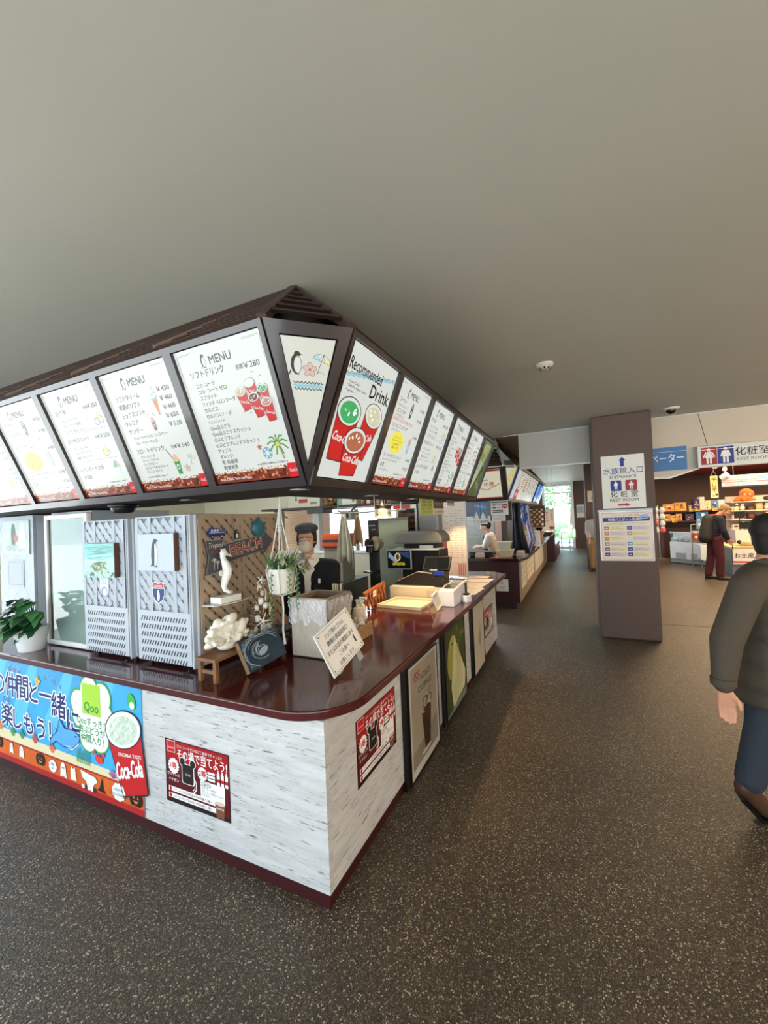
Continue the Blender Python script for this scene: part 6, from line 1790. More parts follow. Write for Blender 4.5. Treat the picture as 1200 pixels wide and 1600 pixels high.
# coffee machine with red container beside it, display monitor in front
root = thing('coffee_machine', 'black coffee machine with a rounded grey hood behind the register', 'machine', (-.57, 2.68, WT))
b = MB(); b.box(-.79, 2.68, WT, -.33, 2.98, 1.27, mat('#111112', .35)); b.build('machine_body', root, bevel=.012)
b = MB(); b.prism([(-.84, 1.335), (-.30, 1.335), (-.30, 1.40), (-.36, 1.465), (-.78, 1.465), (-.84, 1.40)], frame((0, 2.66, 0), (1, 0, 0), (0, 0, 1)), .32, mat('#6f6f6a', .4, metal=.2)); b.build('hood', root, bevel=.02, seg=3)
b = MB(); b.box(-.74, 2.70, 1.27, -.38, 2.96, 1.335, M_BLACK); b.box(-.56, 2.695, 1.285, -.41, 2.70, 1.315, mat('#c9c9c2', .4)); b.build('neck', root)
b = MB(); b.box(-.86, 2.655, 1.268, -.34, 2.9, 1.284, mat('#c4c7c4', .4)); b.build('paper_stack', root, label='white papers')
root = thing('display_monitor', 'small screen on an arm showing yellow lettering, behind the register', 'monitor', (-.74, 2.63, WT))
Ms = frame((-.905, 2.61, 1.075), (1, .03, 0), (0, 0, 1))
b = MB(Ms); b.box(-.012, -.012, -.03, .275, .205, -.001, mat('#8f9396', .35, metal=.3)); b.build('monitor_case', root, bevel=.006)
pr = Pr(.263, .185, .001, lit('#0c1014', .3))
pr.poly([(.02, .175), (.12, .08), (.10, .05), (.01, .12)], lit('#8fa6c9', .5), 2); pr.poly([(.10, .175), (.25, .175), (.25, .10)], lit('#3b4f7c', .4), 2); pr.ell(.12, .12, .035, .045, lit('#d9cf8a', .6), 3); pr.ell(.12, .12, .02, .03, lit('#4a4a2c', .4), 4)
for i in range(5): pr.ring(.075 + i * .028, .045 + .004 * (i % 2), .013, .012, .005, lit('#e6cf3a', .7), 5, 10)
pr.build('screen', Ms @ Matrix.Translation((.0, .004, .0012)), root)
b = MB(); b.cyl((-.75, 2.635, WT + .015), (-.75, 2.635, 1.10), .009, M_STEEL); b.box(-.79, 2.61, WT, -.70, 2.66, WT + .015, M_BLACK); b.build('monitor_arm', root)
root = thing('red_container', 'dark red insulated container next to the coffee machine', 'container', (-.52, 3.1, WT))
b = MB(); b.box(-.61, 3.05, WT + .02, -.43, 3.28, 1.33, mat('#9a1c1f', .35)); b.build('container_body', root, bevel=.015)
b = MB(); b.box(-.615, 3.045, 1.33, -.425, 3.285, 1.36, mat('#b34a4a', .35)); b.build('container_lid', root, bevel=.008)
b = MB(); b.box(-.61, 3.05, WT, -.43, 3.28, WT + .02, M_BLACK); b.build('container_foot', root)
# bakery rack and steel refrigerator by the rear wall
root = thing('tray_rack', 'tall rack of dark brown trays behind the ice cream machine', 'rack', (-1.08, 3.72, 0))
b = MB()
for x in (-1.22, -.95): b.box(x, 3.60, 0, x + .03, 3.92, 1.735, M_ALU)
b.build('rack_frame', root)
for i in range(5):
    b = MB(); b.box(-1.19, 3.60, 1.32 + i * .078, -.95, 3.90, 1.365 + i * .078, mat('#4f2d1c', .5, var=.2)); b.build('tray', root)
b = MB(); b.box(-1.25, 3.58, 1.735, -.92, 3.9, 1.79, M_WHITE); b.box(-1.24, 3.575, 1.74, -1.0, 3.58, 1.785, mat('#c23a2c', .4)); b.build('rack_header', root)
root = thing('steel_refrigerator', 'tall brushed steel refrigerator beside the tray rack', 'refrigerator', (-.73, 3.75, 0))
b = MB(); b.box(-.90, 3.60, .05, -.635, 3.93, 1.95, mat('#8d9099', .35, metal=.5, var=.05, stretch=(1, 1, 12))); b.build('cabinet', root, bevel=.006)
b = MB(); b.box(-.89, 3.58, .10, -.645, 3.60, 1.94, mat('#9a9da6', .35, metal=.5, var=.05)); b.build('door', root, bevel=.004)
b = MB(); b.box(-.88, 3.565, 1.0, -.865, 3.58, 1.5, M_STEEL); b.build('door_handle', root)

# ================================================================== SECOND KIOSK
K2Y, K2X = 5.75, .04
root = thing('service_counter', 'dark mahogany counter body of the second kiosk down the passage', 'counter', (0, K2Y, 0))
MAH = mat('#37100f', .35, var=.12, scale=5, stretch=(1, 1, 6))
b = MB(); b.box(-1.6, K2Y, .10, K2X, K2Y + .04, .80, MAH); b.build('front_panel', root)
b = MB(); b.box(K2X - .04, K2Y + .04, .10, K2X, 12.2, .80, mat('#8c7f70', .5, var=.06)); b.build('side_panel', root)
b = MB(); b.box(-1.6, K2Y + .04, 0, K2X - .06, K2Y + .5, .10, mat('#2a0b0c', .5)); b.box(-.4, K2Y + .5, 0, K2X - .06, 12.2, .10, mat('#2a0b0c', .5)); b.build('kick_rail', root)
b = MB(); b.box(-1.6, K2Y + .04, .10, K2X - .04, K2Y + .55, .80, MAH); b.box(-.40, K2Y + .55, .10, K2X - .04, 12.2, .80, MAH); b.build('carcass', root)
b = MB(); b.prism([(-1.6, K2Y - .12), (.06, K2Y - .12), (.165, K2Y + .35), (.165, 12.2), (-.46, 12.2), (-.46, K2Y + .62), (-1.6, K2Y + .62)], Matrix.Translation((0, 0, .86)), .055, mat('#32100f', .15, coat=.4, var=.1))
tag(b.build('worktop', bevel=.006), 'dark glossy worktop of the second kiosk', 'worktop')
for i, (y0, y1, z0, z1) in enumerate(((5.93, 6.62, .30, .77), (6.70, 8.05, .32, .76), (8.2, 10.6, .28, .76))):
    root = thing('side_board', ('white framed notice on the second kiosk side, nearest its front corner', 'white framed notice in the middle of the second kiosk side', 'long white slatted panel at the far end of the second kiosk side')[i], 'board', (K2X + .01, (y0 + y1) / 2, z0), 'boards on the second kiosk side')
    b = MB(); b.box(K2X + .002, y0, z0, K2X + .018, y1, z1, mat('#c9c4b6', .5)); b.build('board_frame', root)
    pr = Pr(y1 - y0 - .06, z1 - z0 - .05, .001, ink('#e2ddcf'))
    rr = random.Random(i)
    if i < 2:
        for k in range(int((y1 - y0) / .09) - 1): 
            for q in range(3): pr.rect(.04 + k * .09, .06 + q * .12, .06 + k * .09, .06 + q * .12 + rr.uniform(.04, .10), ink(rr.choice(['#6b5f55', '#8a5a4c', '#4f6a5a'])), 2)
    else:
        for k in range(8): pr.rect(k * .28, 0, k * .28 + .09, z1 - z0 - .05, ink('#a9b3a4'), 2)
    pr.build('board_print', frame((K2X + .020, y0 + .03, z0 + .025), (0, 1, 0), (0, 0, 1)), root)
pr = Pr(.205, .205, .001, ink('#dedad2')); pr.text('鬼', .10, .12, .05, ink('#3a3632'), 2, al='c'); pr.text('えび', .10, .05, .05, ink('#3a3632'), 2, al='c')
for i in range(3): pr.scribble(.02 + i * .06, .02, .05, .02, ink('#6a6560'), 2, i)
tag(pr.build('paper_notice', frame((-.345, K2Y - .002, .292), (1, 0, 0), (0, 0, 1))), 'white paper notice taped on the second kiosk front panel', 'notice')
# sign box of the second kiosk
Z2, Y2, X2 = 1.83, 5.15, 0.0
U2 = .545
def L2(x, up, d=0.0): return Vector((X2 + x, Y2 - up * SN - d * CS, Z2 + up * CS - d * SN))
def R2(y, up, d=0.0): return Vector((X2 + up * SN + d * CS, Y2 + y, Z2 + up * CS - d * SN))
sg2 = thing('sign_box', 'lantern-shaped sign box with slatted hood over the second kiosk', 'sign box', (X2, Y2, Z2))
b = MB(); b.box(-1.6, Y2, Z2 - .005, X2, Y2 + .4, Z2 + .015, M_FRAME); b.box(-.4, Y2 + .4, Z2 - .005, X2, 10.6, Z2 + .015, M_FRAME); b.build('soffit', sg2)
b = MB(); b.quad(L2(-1.6, 0, -.03), L2(0, 0, -.03), L2(0, U2, -.03), L2(-1.6, U2, -.03), M_DARK); b.quad(R2(0, 0, -.03), R2(5.4, 0, -.03), R2(5.4, U2, -.03), R2(0, U2, -.03), M_DARK); b.build('back_board', sg2)
b = MB()
for a, c in ((L2(-.03, 0), L2(-.03, U2)), (L2(0, 0), L2(0, U2)), (R2(0, 0), R2(0, U2)), (R2(.03, 0), R2(.03, U2))): b.bar(a, c, .035, .02, M_DARK)
b.bar(R2(0, U2), R2(5.4, U2), .03, .03, M_ALU); b.bar(L2(-1.6, U2), L2(0, U2), .025, .02, M_ALU); b.bar(L2(0, U2), R2(0, U2), .02, .02, M_ALU); b.bar(R2(0, 0), R2(5.4, 0), .03, .03, M_ALU)
b.build('sign_frame', sg2)
zc = 2.87
for nm, a0, a1, c0, c1 in (('s', L2(-1.6, U2), L2(0, U2), Vector((-1.6, Y2 + .35, zc)), Vector((-.22, Y2 + .35, zc))), ('s', R2(5.4, U2), R2(0, U2), Vector((-.22, 10.55, zc)), Vector((-.22, Y2 + .35, zc)))):
    hood(nm, (a0, a1), (c0, c1), 8, (0, .6, 1) if a0.x < -1 else (-.6, 0, 1)).build('slat_panel', sg2)
b = MB()
b.bar(L2(0, U2), Vector((-.22, Y2 + .35, zc)), .03, .03, M_ALU); b.bar(L2(-.35, U2), Vector((-.45, Y2 + .35, zc)), .03, .03, M_ALU)
b.add([R2(0, U2, -.07), R2(5.4, U2, -.07), Vector((-.3, 10.55, zc)), Vector((-.3, Y2 + .42, zc))], [(0, 1, 2, 3)], mat('#4a4340', .6)); b.add([L2(-1.6, U2, -.07), L2(0, U2, -.07), Vector((-.3, Y2 + .42, zc)), Vector((-1.6, Y2 + .42, zc))], [(0, 1, 2, 3)], mat('#4a4340', .6))
b.build('hood_lining', sg2)
def content_front(pr, w, h):
    rd = lit('#a8332c', .5)
    pr.rect(0, 0, w, h * .045, rd, 2); pr.rect(0, h * .94, w, h, rd, 2)
    pr.line([(w * .74, h * .42), (w * .85, h * .30), (w * .985, h * .50)], .010, rd, 3)
    pr.text('海鮮茶屋', w * .84, h * .62, .028, K(), 3, al='c', fit=.10); pr.text('千年屋', w * .85, h * .45, .075, rd, 3, al='c', fit=.24, bold=.01)
pr = Pr(1.49, U2 - .075, .01, lit('#dcd8c0', .62)); content_front(pr, 1.49, U2 - .075)
tag(pr.build('front_board', frame(L2(-1.56, .036, .002), (1, 0, 0), (0, -SN, CS))), 'cream backlit front board with red zigzag line on the second sign box', 'sign')
A2, B2, C2 = L2(0, U2), R2(0, U2), L2(0, 0)
cd, cu = (B2 - A2).normalized(), ((A2 + B2) / 2 - C2); hh = cu.length; cu.normalize(); ww = (B2 - A2).length / 2
pr = Pr(.1, .1, .008, lit('#dcd8bd', .6), edge=M_DARK, outline=[(0, .12), (ww - .045, hh - .022), (-ww + .045, hh - .022)])
for x, z in ((.055, hh - .06), (.03, hh - .10), (.008, hh - .15), (-.01, hh - .20)): pr.ring(x, z, .022, .026, .012, lit('#d9bf2a', .8), 3, 12); pr.ring(x, z, .028, .032, .003, K(), 2, 12)
pr.ring(0, hh - .30, .022, .012, .003, K(), 3)
tag(pr.build('corner_board', frame(C2, cd, cu)), 'cream triangular backlit board with yellow rings on the second sign box', 'sign')
cols = ['#c9d6e6', '#e6d9c0', '#e2e2da', '#d9d2bd', '#d6dcd6', '#e0dccb', '#cfd9e2', '#e4e0d3']
labs = ['pale blue backlit board, first on the long side of the second sign box', 'backlit board with a red block at its foot on the second sign box', 'third backlit board along the long side of the second sign box', 'fourth backlit board along the long side of the second sign box', 'fifth backlit board along the long side of the second sign box', 'sixth backlit board along the long side of the second sign box', 'seventh backlit board along the long side of the second sign box', 'eighth backlit board along the long side, just before the blue screens']
for i in range(8):
    y0 = .055 + i * .425
    pr = Pr(.395, U2 - .06, .008, lit(cols[i], .6)); rr = random.Random(i + 40)
    if i == 1: pr.rect(.0, 0, .395, .17, lit('#c04a44', .6), 2); pr.text('名物', .2, .06, .08, lit('#f2e6d6'), 3, al='c')
    if i:
        for k in range(9): pr.rect(.03, .45 - k * .035, .03 + rr.uniform(.1, .3), .462 - k * .035, lit(rr.choice(['#6a5a4a', '#8a4a3a', '#4a4a52']), .3), 3)
        for k in range(3): pr.ell(rr.uniform(.1, .3), rr.uniform(.2, .45), .05, .03, lit(rr.choice(['#d9a04a', '#c96a3a', '#b9c9d6']), .6), 4)
    tag(pr.build('menu_board', frame(R2(y0, .024, -.004), (0, 1, 0), (SN, 0, CS))), labs[i], 'menu board', 'backlit menu boards of the second kiosk')
for i in range(2):
    y0 = 3.5 + i * .62
    root = thing('wall_screen', ('bright blue screen on the second sign box, next to the menu boards', 'bright blue screen on the second sign box, at its far end')[i], 'screen', tuple(R2(y0, .0)), 'blue screens on the second sign box')
    Fs = frame(R2(y0, .0, .015), (0, 1, 0), (SN, 0, CS))
    b = MB(Fs); b.box(0, .022, -.03, .58, U2 - .035, 0, M_BLACK); b.build('screen_case', root)
    pr = Pr(.50, U2 - .12, .001, lit('#2f6fd6', .8)); pr.rect(.02, .06, .40, .10, lit('#9ac4f2', .8), 2); pr.rect(.02, .34, .46, .36, lit('#9ac4f2', .6), 2)
    pr.build('screen_face', Fs @ Matrix.Translation((.04, .05, .0012)), root)
tag(Pr(.58, U2 - .06, .008, lit('#cfdcd9', .6)).build('end_board', frame(R2(4.78, .024, -.004), (0, 1, 0), (SN, 0, CS))), 'pale blank backlit board at the far end of the second sign box', 'sign')
# posters hung under the front of the second sign box
def poster2(x0, x1, z0, z1, base, label, fn):
    pr = Pr(x1 - x0, z1 - z0, .002, ink(base)); fn(pr, x1 - x0, z1 - z0)
    tag(pr.build('hanging_poster', frame((x0, 5.40, z0), (1, 0, 0), (0, 0, 1))), label, 'poster', 'posters under the second sign box')
def d_cones(pr, w, h):
    pr.rect(0, h * .25, w, h, mat('#6f93bf', .5, var=.3, scale=8), 1)
    for u in (.22, .68): pr.poly([(w * (u - .18), h * .25), (w * (u + .18), h * .25), (w * u, h * .58)], ink('#ece6d6'), 2)
    pr.line([(w * .5, h * .3), (w * .5, h)], .006, ink('#3d5f8f'), 2)
    for i in range(3): pr.text('夏氷', w * (.25 + .25 * i), h * (.8 - .04 * i), .04, ink('#e9eef2'), 3, al='c')
    pr.text('アイス', w * .3, h * .07, .05, ink('#3a3a3a'), 3, al='c'); pr.text('300円', w * .75, h * .07, .05, ink('#3a3a3a'), 3, al='c', bold=.02)
def d_info(pr, w, h):
    pr.rect(w * .06, h * .88, w * .94, h * .95, ink('#3a3a3a'), 2)
    for i in range(2): pr.ell(w * .2, h * (.72 - i * .2), w * .1, h * .05, ink('#4a4a44'), 2); pr.rect(w * .35, h * (.70 - i * .2), w * .6, h * (.75 - i * .2), ink('#8fb0cf'), 2)
    pr.ell(w * .80, h * .62, w * .17, h * .17, ink('#c23a3c'), 3); pr.rect(w * .68, h * .60, w * .92, h * .64, ink('#f0e6e0'), 4)
    for i in range(2): pr.rect(w * .1, h * (.3 - i * .12), w * .7, h * (.36 - i * .12), ink('#5a5a58'), 2)
poster2(-.60, -.365, 1.452, 1.8245, '#dfe6ea', 'blue poster with two pale cones hanging under the second sign box', d_cones)
poster2(-.31, -.03, 1.595, 1.8245, '#e8e8e4', 'white information poster with a red disc under the second sign box', d_info)
pr = Pr(.22, .12, .002, ink('#e4e4e0')); [pr.scribble(.02, .09 - i * .022, .18, .014, ink('#5a5a58'), 2, i) for i in range(4)]
tag(pr.build('hanging_poster', frame((-.30, 5.402, 1.495), (1, 0, 0), (0, 0, 1))), 'small white notice hanging below the red disc poster', 'poster', 'posters under the second sign box')
b = MB(); b.box(-.33, 5.455, 1.50, .01, 5.47, 1.8245, mat('#3b1c1c', .5)); tag(b.build('poster_backing'), 'dark panel behind the white information poster', 'panel')
# kiosk interior behind
b = MB(); b.box(-1.65, 8.6, 0, -.9, 8.7, 2.87, mat('#2d3340', .6)); b.box(-.9, 8.6, 0, -.35, 8.7, 2.87, mat('#565756', .6)); b.build('wall_kiosk_far', kind='structure')
root = thing('shutter_panel', 'ribbed steel shutter panel inside the second kiosk', 'shutter', (-1.1, 8.2, .86))
b = MB()
for i in range(14): b.box(-1.5, 8.2, .88 + i * .05, -.72, 8.22 + .01 * (i % 2), .925 + i * .05, M_STEEL)
b.build('shutter_slats', root)
b = MB(); b.box(-1.55, 8.2, 0, -.70, 8.5, .88, M_STEEL); b.build('shutter_base', root)
root = thing('tall_cabinet', 'tall dark grey cabinet behind the clerk in the white shirt', 'cabinet', (-.59, 7.9, 0))
b = MB(); b.box(-.70, 7.7, 0, -.48, 8.15, 1.78, mat('#3e3f42', .45)); b.build('cabinet_body', root, bevel=.01)
b = MB(); b.box(-.68, 7.69, 1.0, -.54, 7.70, 1.5, mat('#b9988c', .5)); b.build('door_sticker', root)
# dark drapes hanging at the corner post of the second kiosk
def drape(label, pts, col, seed):
    b = MB(); n = 12
    vs, fs = [], []
    for i, (x0, x1, y, z) in enumerate(pts):
        for j in range(n + 1):
            t = j / n
            vs.append((x0 + (x1 - x0) * t, y + .03 * math.sin(t * 14 + seed), z))
    for i in range(len(pts) - 1):
        for j in range(n): k = i * (n + 1) + j; fs.append((k, k + 1, k + n + 2, k + n + 1))
    b.add(vs, fs, mat(col, .7, var=.2))
    o = b.build('drape', smooth=80); sd = o.modifiers.new('t', 'SOLIDIFY'); sd.thickness = .008
    return tag(o, label, 'drape', 'drapes at the second kiosk corner')
drape('dark navy drape falling slantwise at the second kiosk corner', [(-.10, .03, 6.3, 1.80), (-.10, .04, 6.3, 1.5), (-.12, .10, 6.3, 1.2), (-.14, .16, 6.35, .88)], '#23262f', 0)
drape('pale violet drape beside the dark navy drape', [(.05, .14, 6.9, 1.75), (.06, .16, 6.9, 1.4), (.12, .23, 6.9, 1.1), (.05, .15, 6.9, .862)], '#a7a6c4', 2)
b = MB(); r = random.Random(12)
for i in range(60): b.quad(*[Vector((.07 + r.uniform(-.05, .06), 6.6 + r.uniform(-.03, .03), 1.60 + r.uniform(-.22, .2))) + Vector((dx, r.uniform(-.01, .01), dz)) for dx, dz in ((-.02, -.012), (.02, -.014), (.02, .012), (-.02, .014))], mat(r.choice(['#c9d9f2', '#6f8fd0', '#e9eef6', '#3a55a0']), .4))
tag(b.build('paper_garland'), 'blue and white paper garland hanging at the second kiosk corner', 'garland')
# things on the second counter
W2 = .861
def tub(x, y, z, s, label, col):
    root = thing('plastic_tub', label, 'tub', (x, y, z), 'plastic tubs on the second counter')
    b = MB()
    b.prism([(-s * .8, 0), (s * .8, 0), (s, .12), (-s, .12)], frame((x, y - s * .7, z), (1, 0, 0), (0, 0, 1)), s * 1.4, mat(col, .25, trans=.2)); b.build('tub_body', root, bevel=.008)
    b = MB(); b.box(x - s * 1.08, y - s * .78, z + .12, x + s * 1.08, y + s * .78, z + .135, mat('#e8e2cc', .3)); b.build('tub_lid', root, bevel=.004)
tub(-.18, 5.92, W2, .125, 'pale plastic tub under another tub on the second counter', '#e6c9a4')
tub(-.20, 5.92, W2 + .136, .115, 'pale plastic tub stacked on top of another tub', '#d9d9c4')
def tray2(x, y, n, label):
    root = thing('black_tray', label, 'tray', (x, y, W2), 'black trays on the second counter')
    for i in range(n):
        b = MB(); b.box(x - .20, y - .15, W2 + .005 + i * .035, x + .20, y + .15, W2 + .02 + i * .035, M_BLACK); b.box(x - .22, y - .17, W2 + .018 + i * .035, x + .22, y + .17, W2 + .026 + i * .035, mat('#3a3a3c', .3)); b.build('tray_layer', root)
    b = MB(); b.prism([(0, 0), (.17, 0), (.17, .07), (.14, .09), (.03, .09), (0, .07)], frame((x - .08, y - .19, W2 + .002), (1, 0, 0), (0, .2, 1)), .004, mat('#e6c9b4', .5)); b.build('price_card', root)
tray2(-.62, 6.0, 3, 'stack of black trays with a rounded price card on the second counter')
def blk2(name, label, cat, x0, y0, z0, x1, y1, z1, col, g=None, bev=.006):
    b = MB(); b.box(x0, y0, z0, x1, y1, z1, mat(col, .4, var=.08)); return tag(b.build(name, bevel=bev), label, cat, g)
blk2('orange_mat', 'orange paper mat lying on the second counter beside the tubs', 'mat', -.44, 5.72, W2, -.30, 6.0, W2 + .004, '#d9622c')
blk2('clear_case', 'low pale clear case of goods on the second counter', 'case', -.02, 5.95, W2, .10, 6.20, W2 + .09, '#c9b7a9')
blk2('orange_box', 'small orange box behind the plastic tubs', 'box', -.12, 6.5, W2, .0, 6.62, W2 + .12, '#c9532c')
root = thing('red_dish', 'dark red round dish with tongs on the second counter', 'dish', (.05, 7.55, W2))
b = MB(); b.lathe((.05, 7.55, W2), [(.08, 0), (.11, .05), (.12, .055), (.10, .045), (0, .04)], mat('#8a1f1c', .3), 22); b.build('dish_bowl', root, smooth=40)
b = MB(); b.tube([(.02, 7.5, W2 + .04), (.05, 7.52, W2 + .30), (.08, 7.5, W2 + .04)], .006, M_STEEL, 6); b.build('tongs', root)
root = thing('condiment_jar', 'small clear jar of chopsticks on the second counter', 'jar', (-.01, 6.9, W2))
b = MB(); b.cyl((-.01, 6.9, W2), (-.01, 6.9, W2 + .12), .045, mat('#d9cfc0', .15, trans=.4), n=18); b.build('jar_body', root, smooth=40)
for i in range(7):
    b = MB(); b.tube([(-.01, 6.9, W2 + .03), (-.01 + .03 * math.cos(i), 6.9 + .03 * math.sin(i), W2 + .22)], .005, mat('#d9b07a', .5), 6); b.build('chopstick', root)
root = thing('writing_board', 'white handwritten board standing on the second counter', 'board', (.02, 8.05, W2))
pr = Pr(.36, .34, .01, ink('#e2e4e0')); [pr.scribble(.03, .28 - i * .05, .28, .035, ink('#7a7c80'), 2, i) for i in range(6)]
pr.build('board_face', frame((-.14, 8.0, W2 + .02), (1, .1, 0), (0, .25, 1)), root)
b = MB(); b.bar((.04, 8.13, W2 + .2), (.04, 8.25, W2 + .003), .02, .01, M_STEEL); b.build('board_leg', root); b = MB(); b.box(-.14, 8.0, W2, .22, 8.06, W2 + .02, M_ALU); b.build('board_foot', root)
root = thing('lattice_screen', 'dark brown wooden lattice screen above the second counter', 'screen', (.05, 9.0, 1.28))
b = MB(); Fl = frame((-.14, 9.0, 1.26), (1, 0, 0), (0, 0, 1)); BR = mat('#4a2a1a', .5)
for x0, z0, x1, z1 in ((0, 0, .40, .03), (0, .47, .40, .5), (0, 0, .03, .5), (.37, 0, .40, .5)): b.prism([(x0, z0), (x1, z0), (x1, z1), (x0, z1)], Fl, .03, BR)
b.build('screen_frame', root)
b = MB(); lattice_strips(b, Fl @ Matrix.Translation((0, 0, -.015)), .40, .5, .12, .028, BR); b.build('screen_lattice', root)
b = MB(); b.cyl((.02, 9.0, 1.76), (.02, 9.0, 1.811), .01, BR); b.build('screen_hanger', root)
tag(blk2('tea_shelf', 'pale shelf unit seen through the brown lattice screen', 'shelf', -.3, 9.6, W2, .1, 9.9, 1.7, '#c9a97c'), None, None)
root = thing('crab_banner', 'hanging cream banner with red brush writing for crab soup', 'banner', (.20, 10.3, 1.12))
pr = Pr(.34, .58, .003, ink('#e4ddd0'))
for t, z in (('か', .44), ('に', .33), ('汁', .22)): pr.text(t, .14, z, .11, ink('#c2302c'), 2, al='c', bold=.02)
for t, z in (('大', .50), ('洗', .43), ('名', .36), ('物', .29)): pr.text(t, .27, z, .06, ink('#33302e'), 2, al='c')
pr.ell(.26, .08, .06, .04, ink('#c2302c'), 2)
for i in range(8): a = i * PI / 4; pr.line([(.26, .08), (.26 + .08 * math.cos(a), .08 + .06 * math.sin(a))], .008, ink('#c2302c'), 2)
pr.build('banner_cloth', frame((.06, 10.3, 1.10), (1, 0, 0), (0, 0, 1)), root)
b = MB(); b.cyl((.05, 10.3, 1.685), (.41, 10.3, 1.685), .008, M_STEEL); b.build('banner_rod', root)
for x in (.25, .38):
    b = MB(); b.cyl((x, 10.3, 1.685), (x, 10.3, 2.87), .0012, M_BLACK, n=6); b.build('cord', root)
root = thing('skewer_stand', 'stand of wrapped skewers and orange packets on the second counter', 'stand', (.10, 9.3, W2))
b = MB(); b.cyl((.10, 9.3, W2), (.10, 9.3, W2 + .14), .09, mat('#8a7a6a', .4), n=18); b.build('stand_pot', root, smooth=40)
for i in range(16):
    a = i * .8; R = .05 + .09 * ((i * 7) % 5) / 5
    b = MB(); b.tube([(.10 + .04 * math.cos(a), 9.3 + .04 * math.sin(a), W2 + .1), (.10 + R * math.cos(a), 9.3 + R * math.sin(a), W2 + .24 + .02 * (i % 3))], [.008, .018], mat(('#d98a4a', '#e6cfa9', '#c9603a')[i % 3], .4), 6); b.build('skewer', root)
b = MB(); b.lathe((.10, 9.2, W2 + .26), [(.03, 0), (.10, .12), (0, .12)], M_BLACK, 14); b.build('black_cone', root)
# third counter block and end pieces
root = thing('end_counter', 'dark red stepped counter block at the far end of the passage', 'counter', (.05, 12.9, 0))
b = MB(); b.box(-.6, 12.7, 0, .235, 13.2, .95, MAH); b.build('tall_block', root, bevel=.004)
b = MB(); b.box(-.5, 13.2, 0, .25, 16.2, .50, mat('#5a2a26', .4)); b.box(-.5, 13.2, .50, .27, 16.2, .53, M_ALU); b.build('low_block', root)
b = MB(); b.bar((.20, 12.2, .87), (.28, 12.69, .98), .02, .02, M_ALU); b.build('edge_rail', root)

# ================================================================== FAR FURNITURE AND GARDEN
root = thing('cafe_table', 'small round cafe table before the far glass wall', 'table', (.28, 17.2, 0))
b = MB(); b.lathe((.28, 17.2, .70), [(.30, 0), (.30, .02), (0, .02)], mat('#d9dede', .4), 24); b.build('table_top', root)
b = MB(); b.cyl((.28, 17.2, .02), (.28, 17.2, .70), .022, M_STEEL); b.build('column', root)
b = MB(); b.lathe((.28, 17.2, 0), [(.2, 0), (.2, .01), (.03, .03)], M_STEEL, 20); b.build('foot', root)
def chair(label, x, y, rz):
    root = thing('cafe_chair', label, 'chair', (x, y, 0), 'cafe chairs at the far glass wall')
    cwht = mat('#e2e6e4', .4)
    b = MB(); b.box(x - .2, y - .2, .44, x + .2, y + .2, .47, cwht); b.build('seat', root, bevel=.02)
    b = MB(); b.box(x + .17, y - .19, .52, x + .21, y + .19, .86, cwht); b.build('backrest', root, bevel=.02)
    b = MB(); b.bar((x + .19, y, .46), (x + .19, y, .6), .04, .02, M_STEEL); b.build('back_support', root)
    b = MB(); b.cyl((x, y, .02), (x, y, .44), .02, M_STEEL); b.build('column', root)
    b = MB(); b.lathe((x, y, 0), [(.18, 0), (.18, .012), (.025, .03)], M_STEEL, 18); b.build('foot', root)
    root.rotation_euler.z = rz
chair('white cafe chair standing right of the round cafe table', .60, 16.9, .2)
chair('white cafe chair left of the round cafe table, against the glass', .02, 17.5, 3.4)
pr = Pr(.30, .55, .01, ink('#b9b5ae')); pr.rect(.03, .2, .27, .48, ink('#8b8f92'), 2)
tag(pr.build('wall_poster', frame((.90, 17.99, 1.30), (1, 0, 0), (0, 0, 1))), 'grey poster on the brown wall right of the far glass', 'poster')
pr = Pr(.26, .30, .01, ink('#cfcabb')); pr.ell(.13, .1, .05, .03, ink('#6a645a'), 2)
tag(pr.build('column_notice', frame((1.22, 11.045, 1.83), (1, 0, 0), (0, 0, 1))), 'cream square notice on the far brown column', 'notice')
def tree(x, y, h, R, seed, label):
    root = thing('garden_tree', label, 'tree', (x, y, -.11), 'trees in the garden outside')
    b = MB(); b.tube([(x, y, -.11), (x + .1, y, h * .35), (x, y, h * .6)], [.14, .10, .06], mat('#5a4a3a', .8), 8); b.build('trunk', root)
    r = random.Random(seed); b = MB()
    ms = [mat(c, .6) for c in ('#4f7a4a', '#6a9660', '#3c6640', '#86ad7c')]
    for i in range(700):
        a, u = r.uniform(0, 6.28), r.uniform(-1, 1); q = r.random() ** .4 * R; s_ = (1 - u * u) ** .5
        c = Vector((x + q * s_ * math.cos(a), y + q * s_ * math.sin(a) * .8, h * .62 + q * u * .75))
        d1 = Vector((r.uniform(-1, 1), r.uniform(-1, 1), r.uniform(-1, 1))).normalized() * .14; d2 = d1.orthogonal().normalized() * .08
        b.quad(c - d1, c - d2, c + d1, c + d2, ms[i % 4])
    b.build('crown', root)
for i, (x, y, h, R, lb) in enumerate(((-1.6, 27, 4.2, 1.6, 'broad tree filling the left of the far glass'), (1.7, 25.5, 3.8, 1.5, 'tree at the right of the far glass'), (.4, 33, 6.2, 2.6, 'tallest tree behind the others beyond the far glass'), (-3.6, 23, 3.4, 1.3, 'low tree outside, half hidden by the second kiosk'))): tree(x, y, h, R, i, lb)
b = MB()
r = random.Random(77)
for i in range(60): b.ball((-2 + r.uniform(0, 4.2), 22.4 + r.uniform(-.4, .4), .2 + r.uniform(0, .5)), (r.uniform(.2, .4),) * 3, mat(r.choice(['#5d7f55', '#7d9c70', '#49694a']), .8, var=.3, scale=12, bump=.5), 8)
tag(b.build('garden_hedge', smooth=60), 'low clipped hedge outside beyond the far glass', 'hedge', kind='stuff')
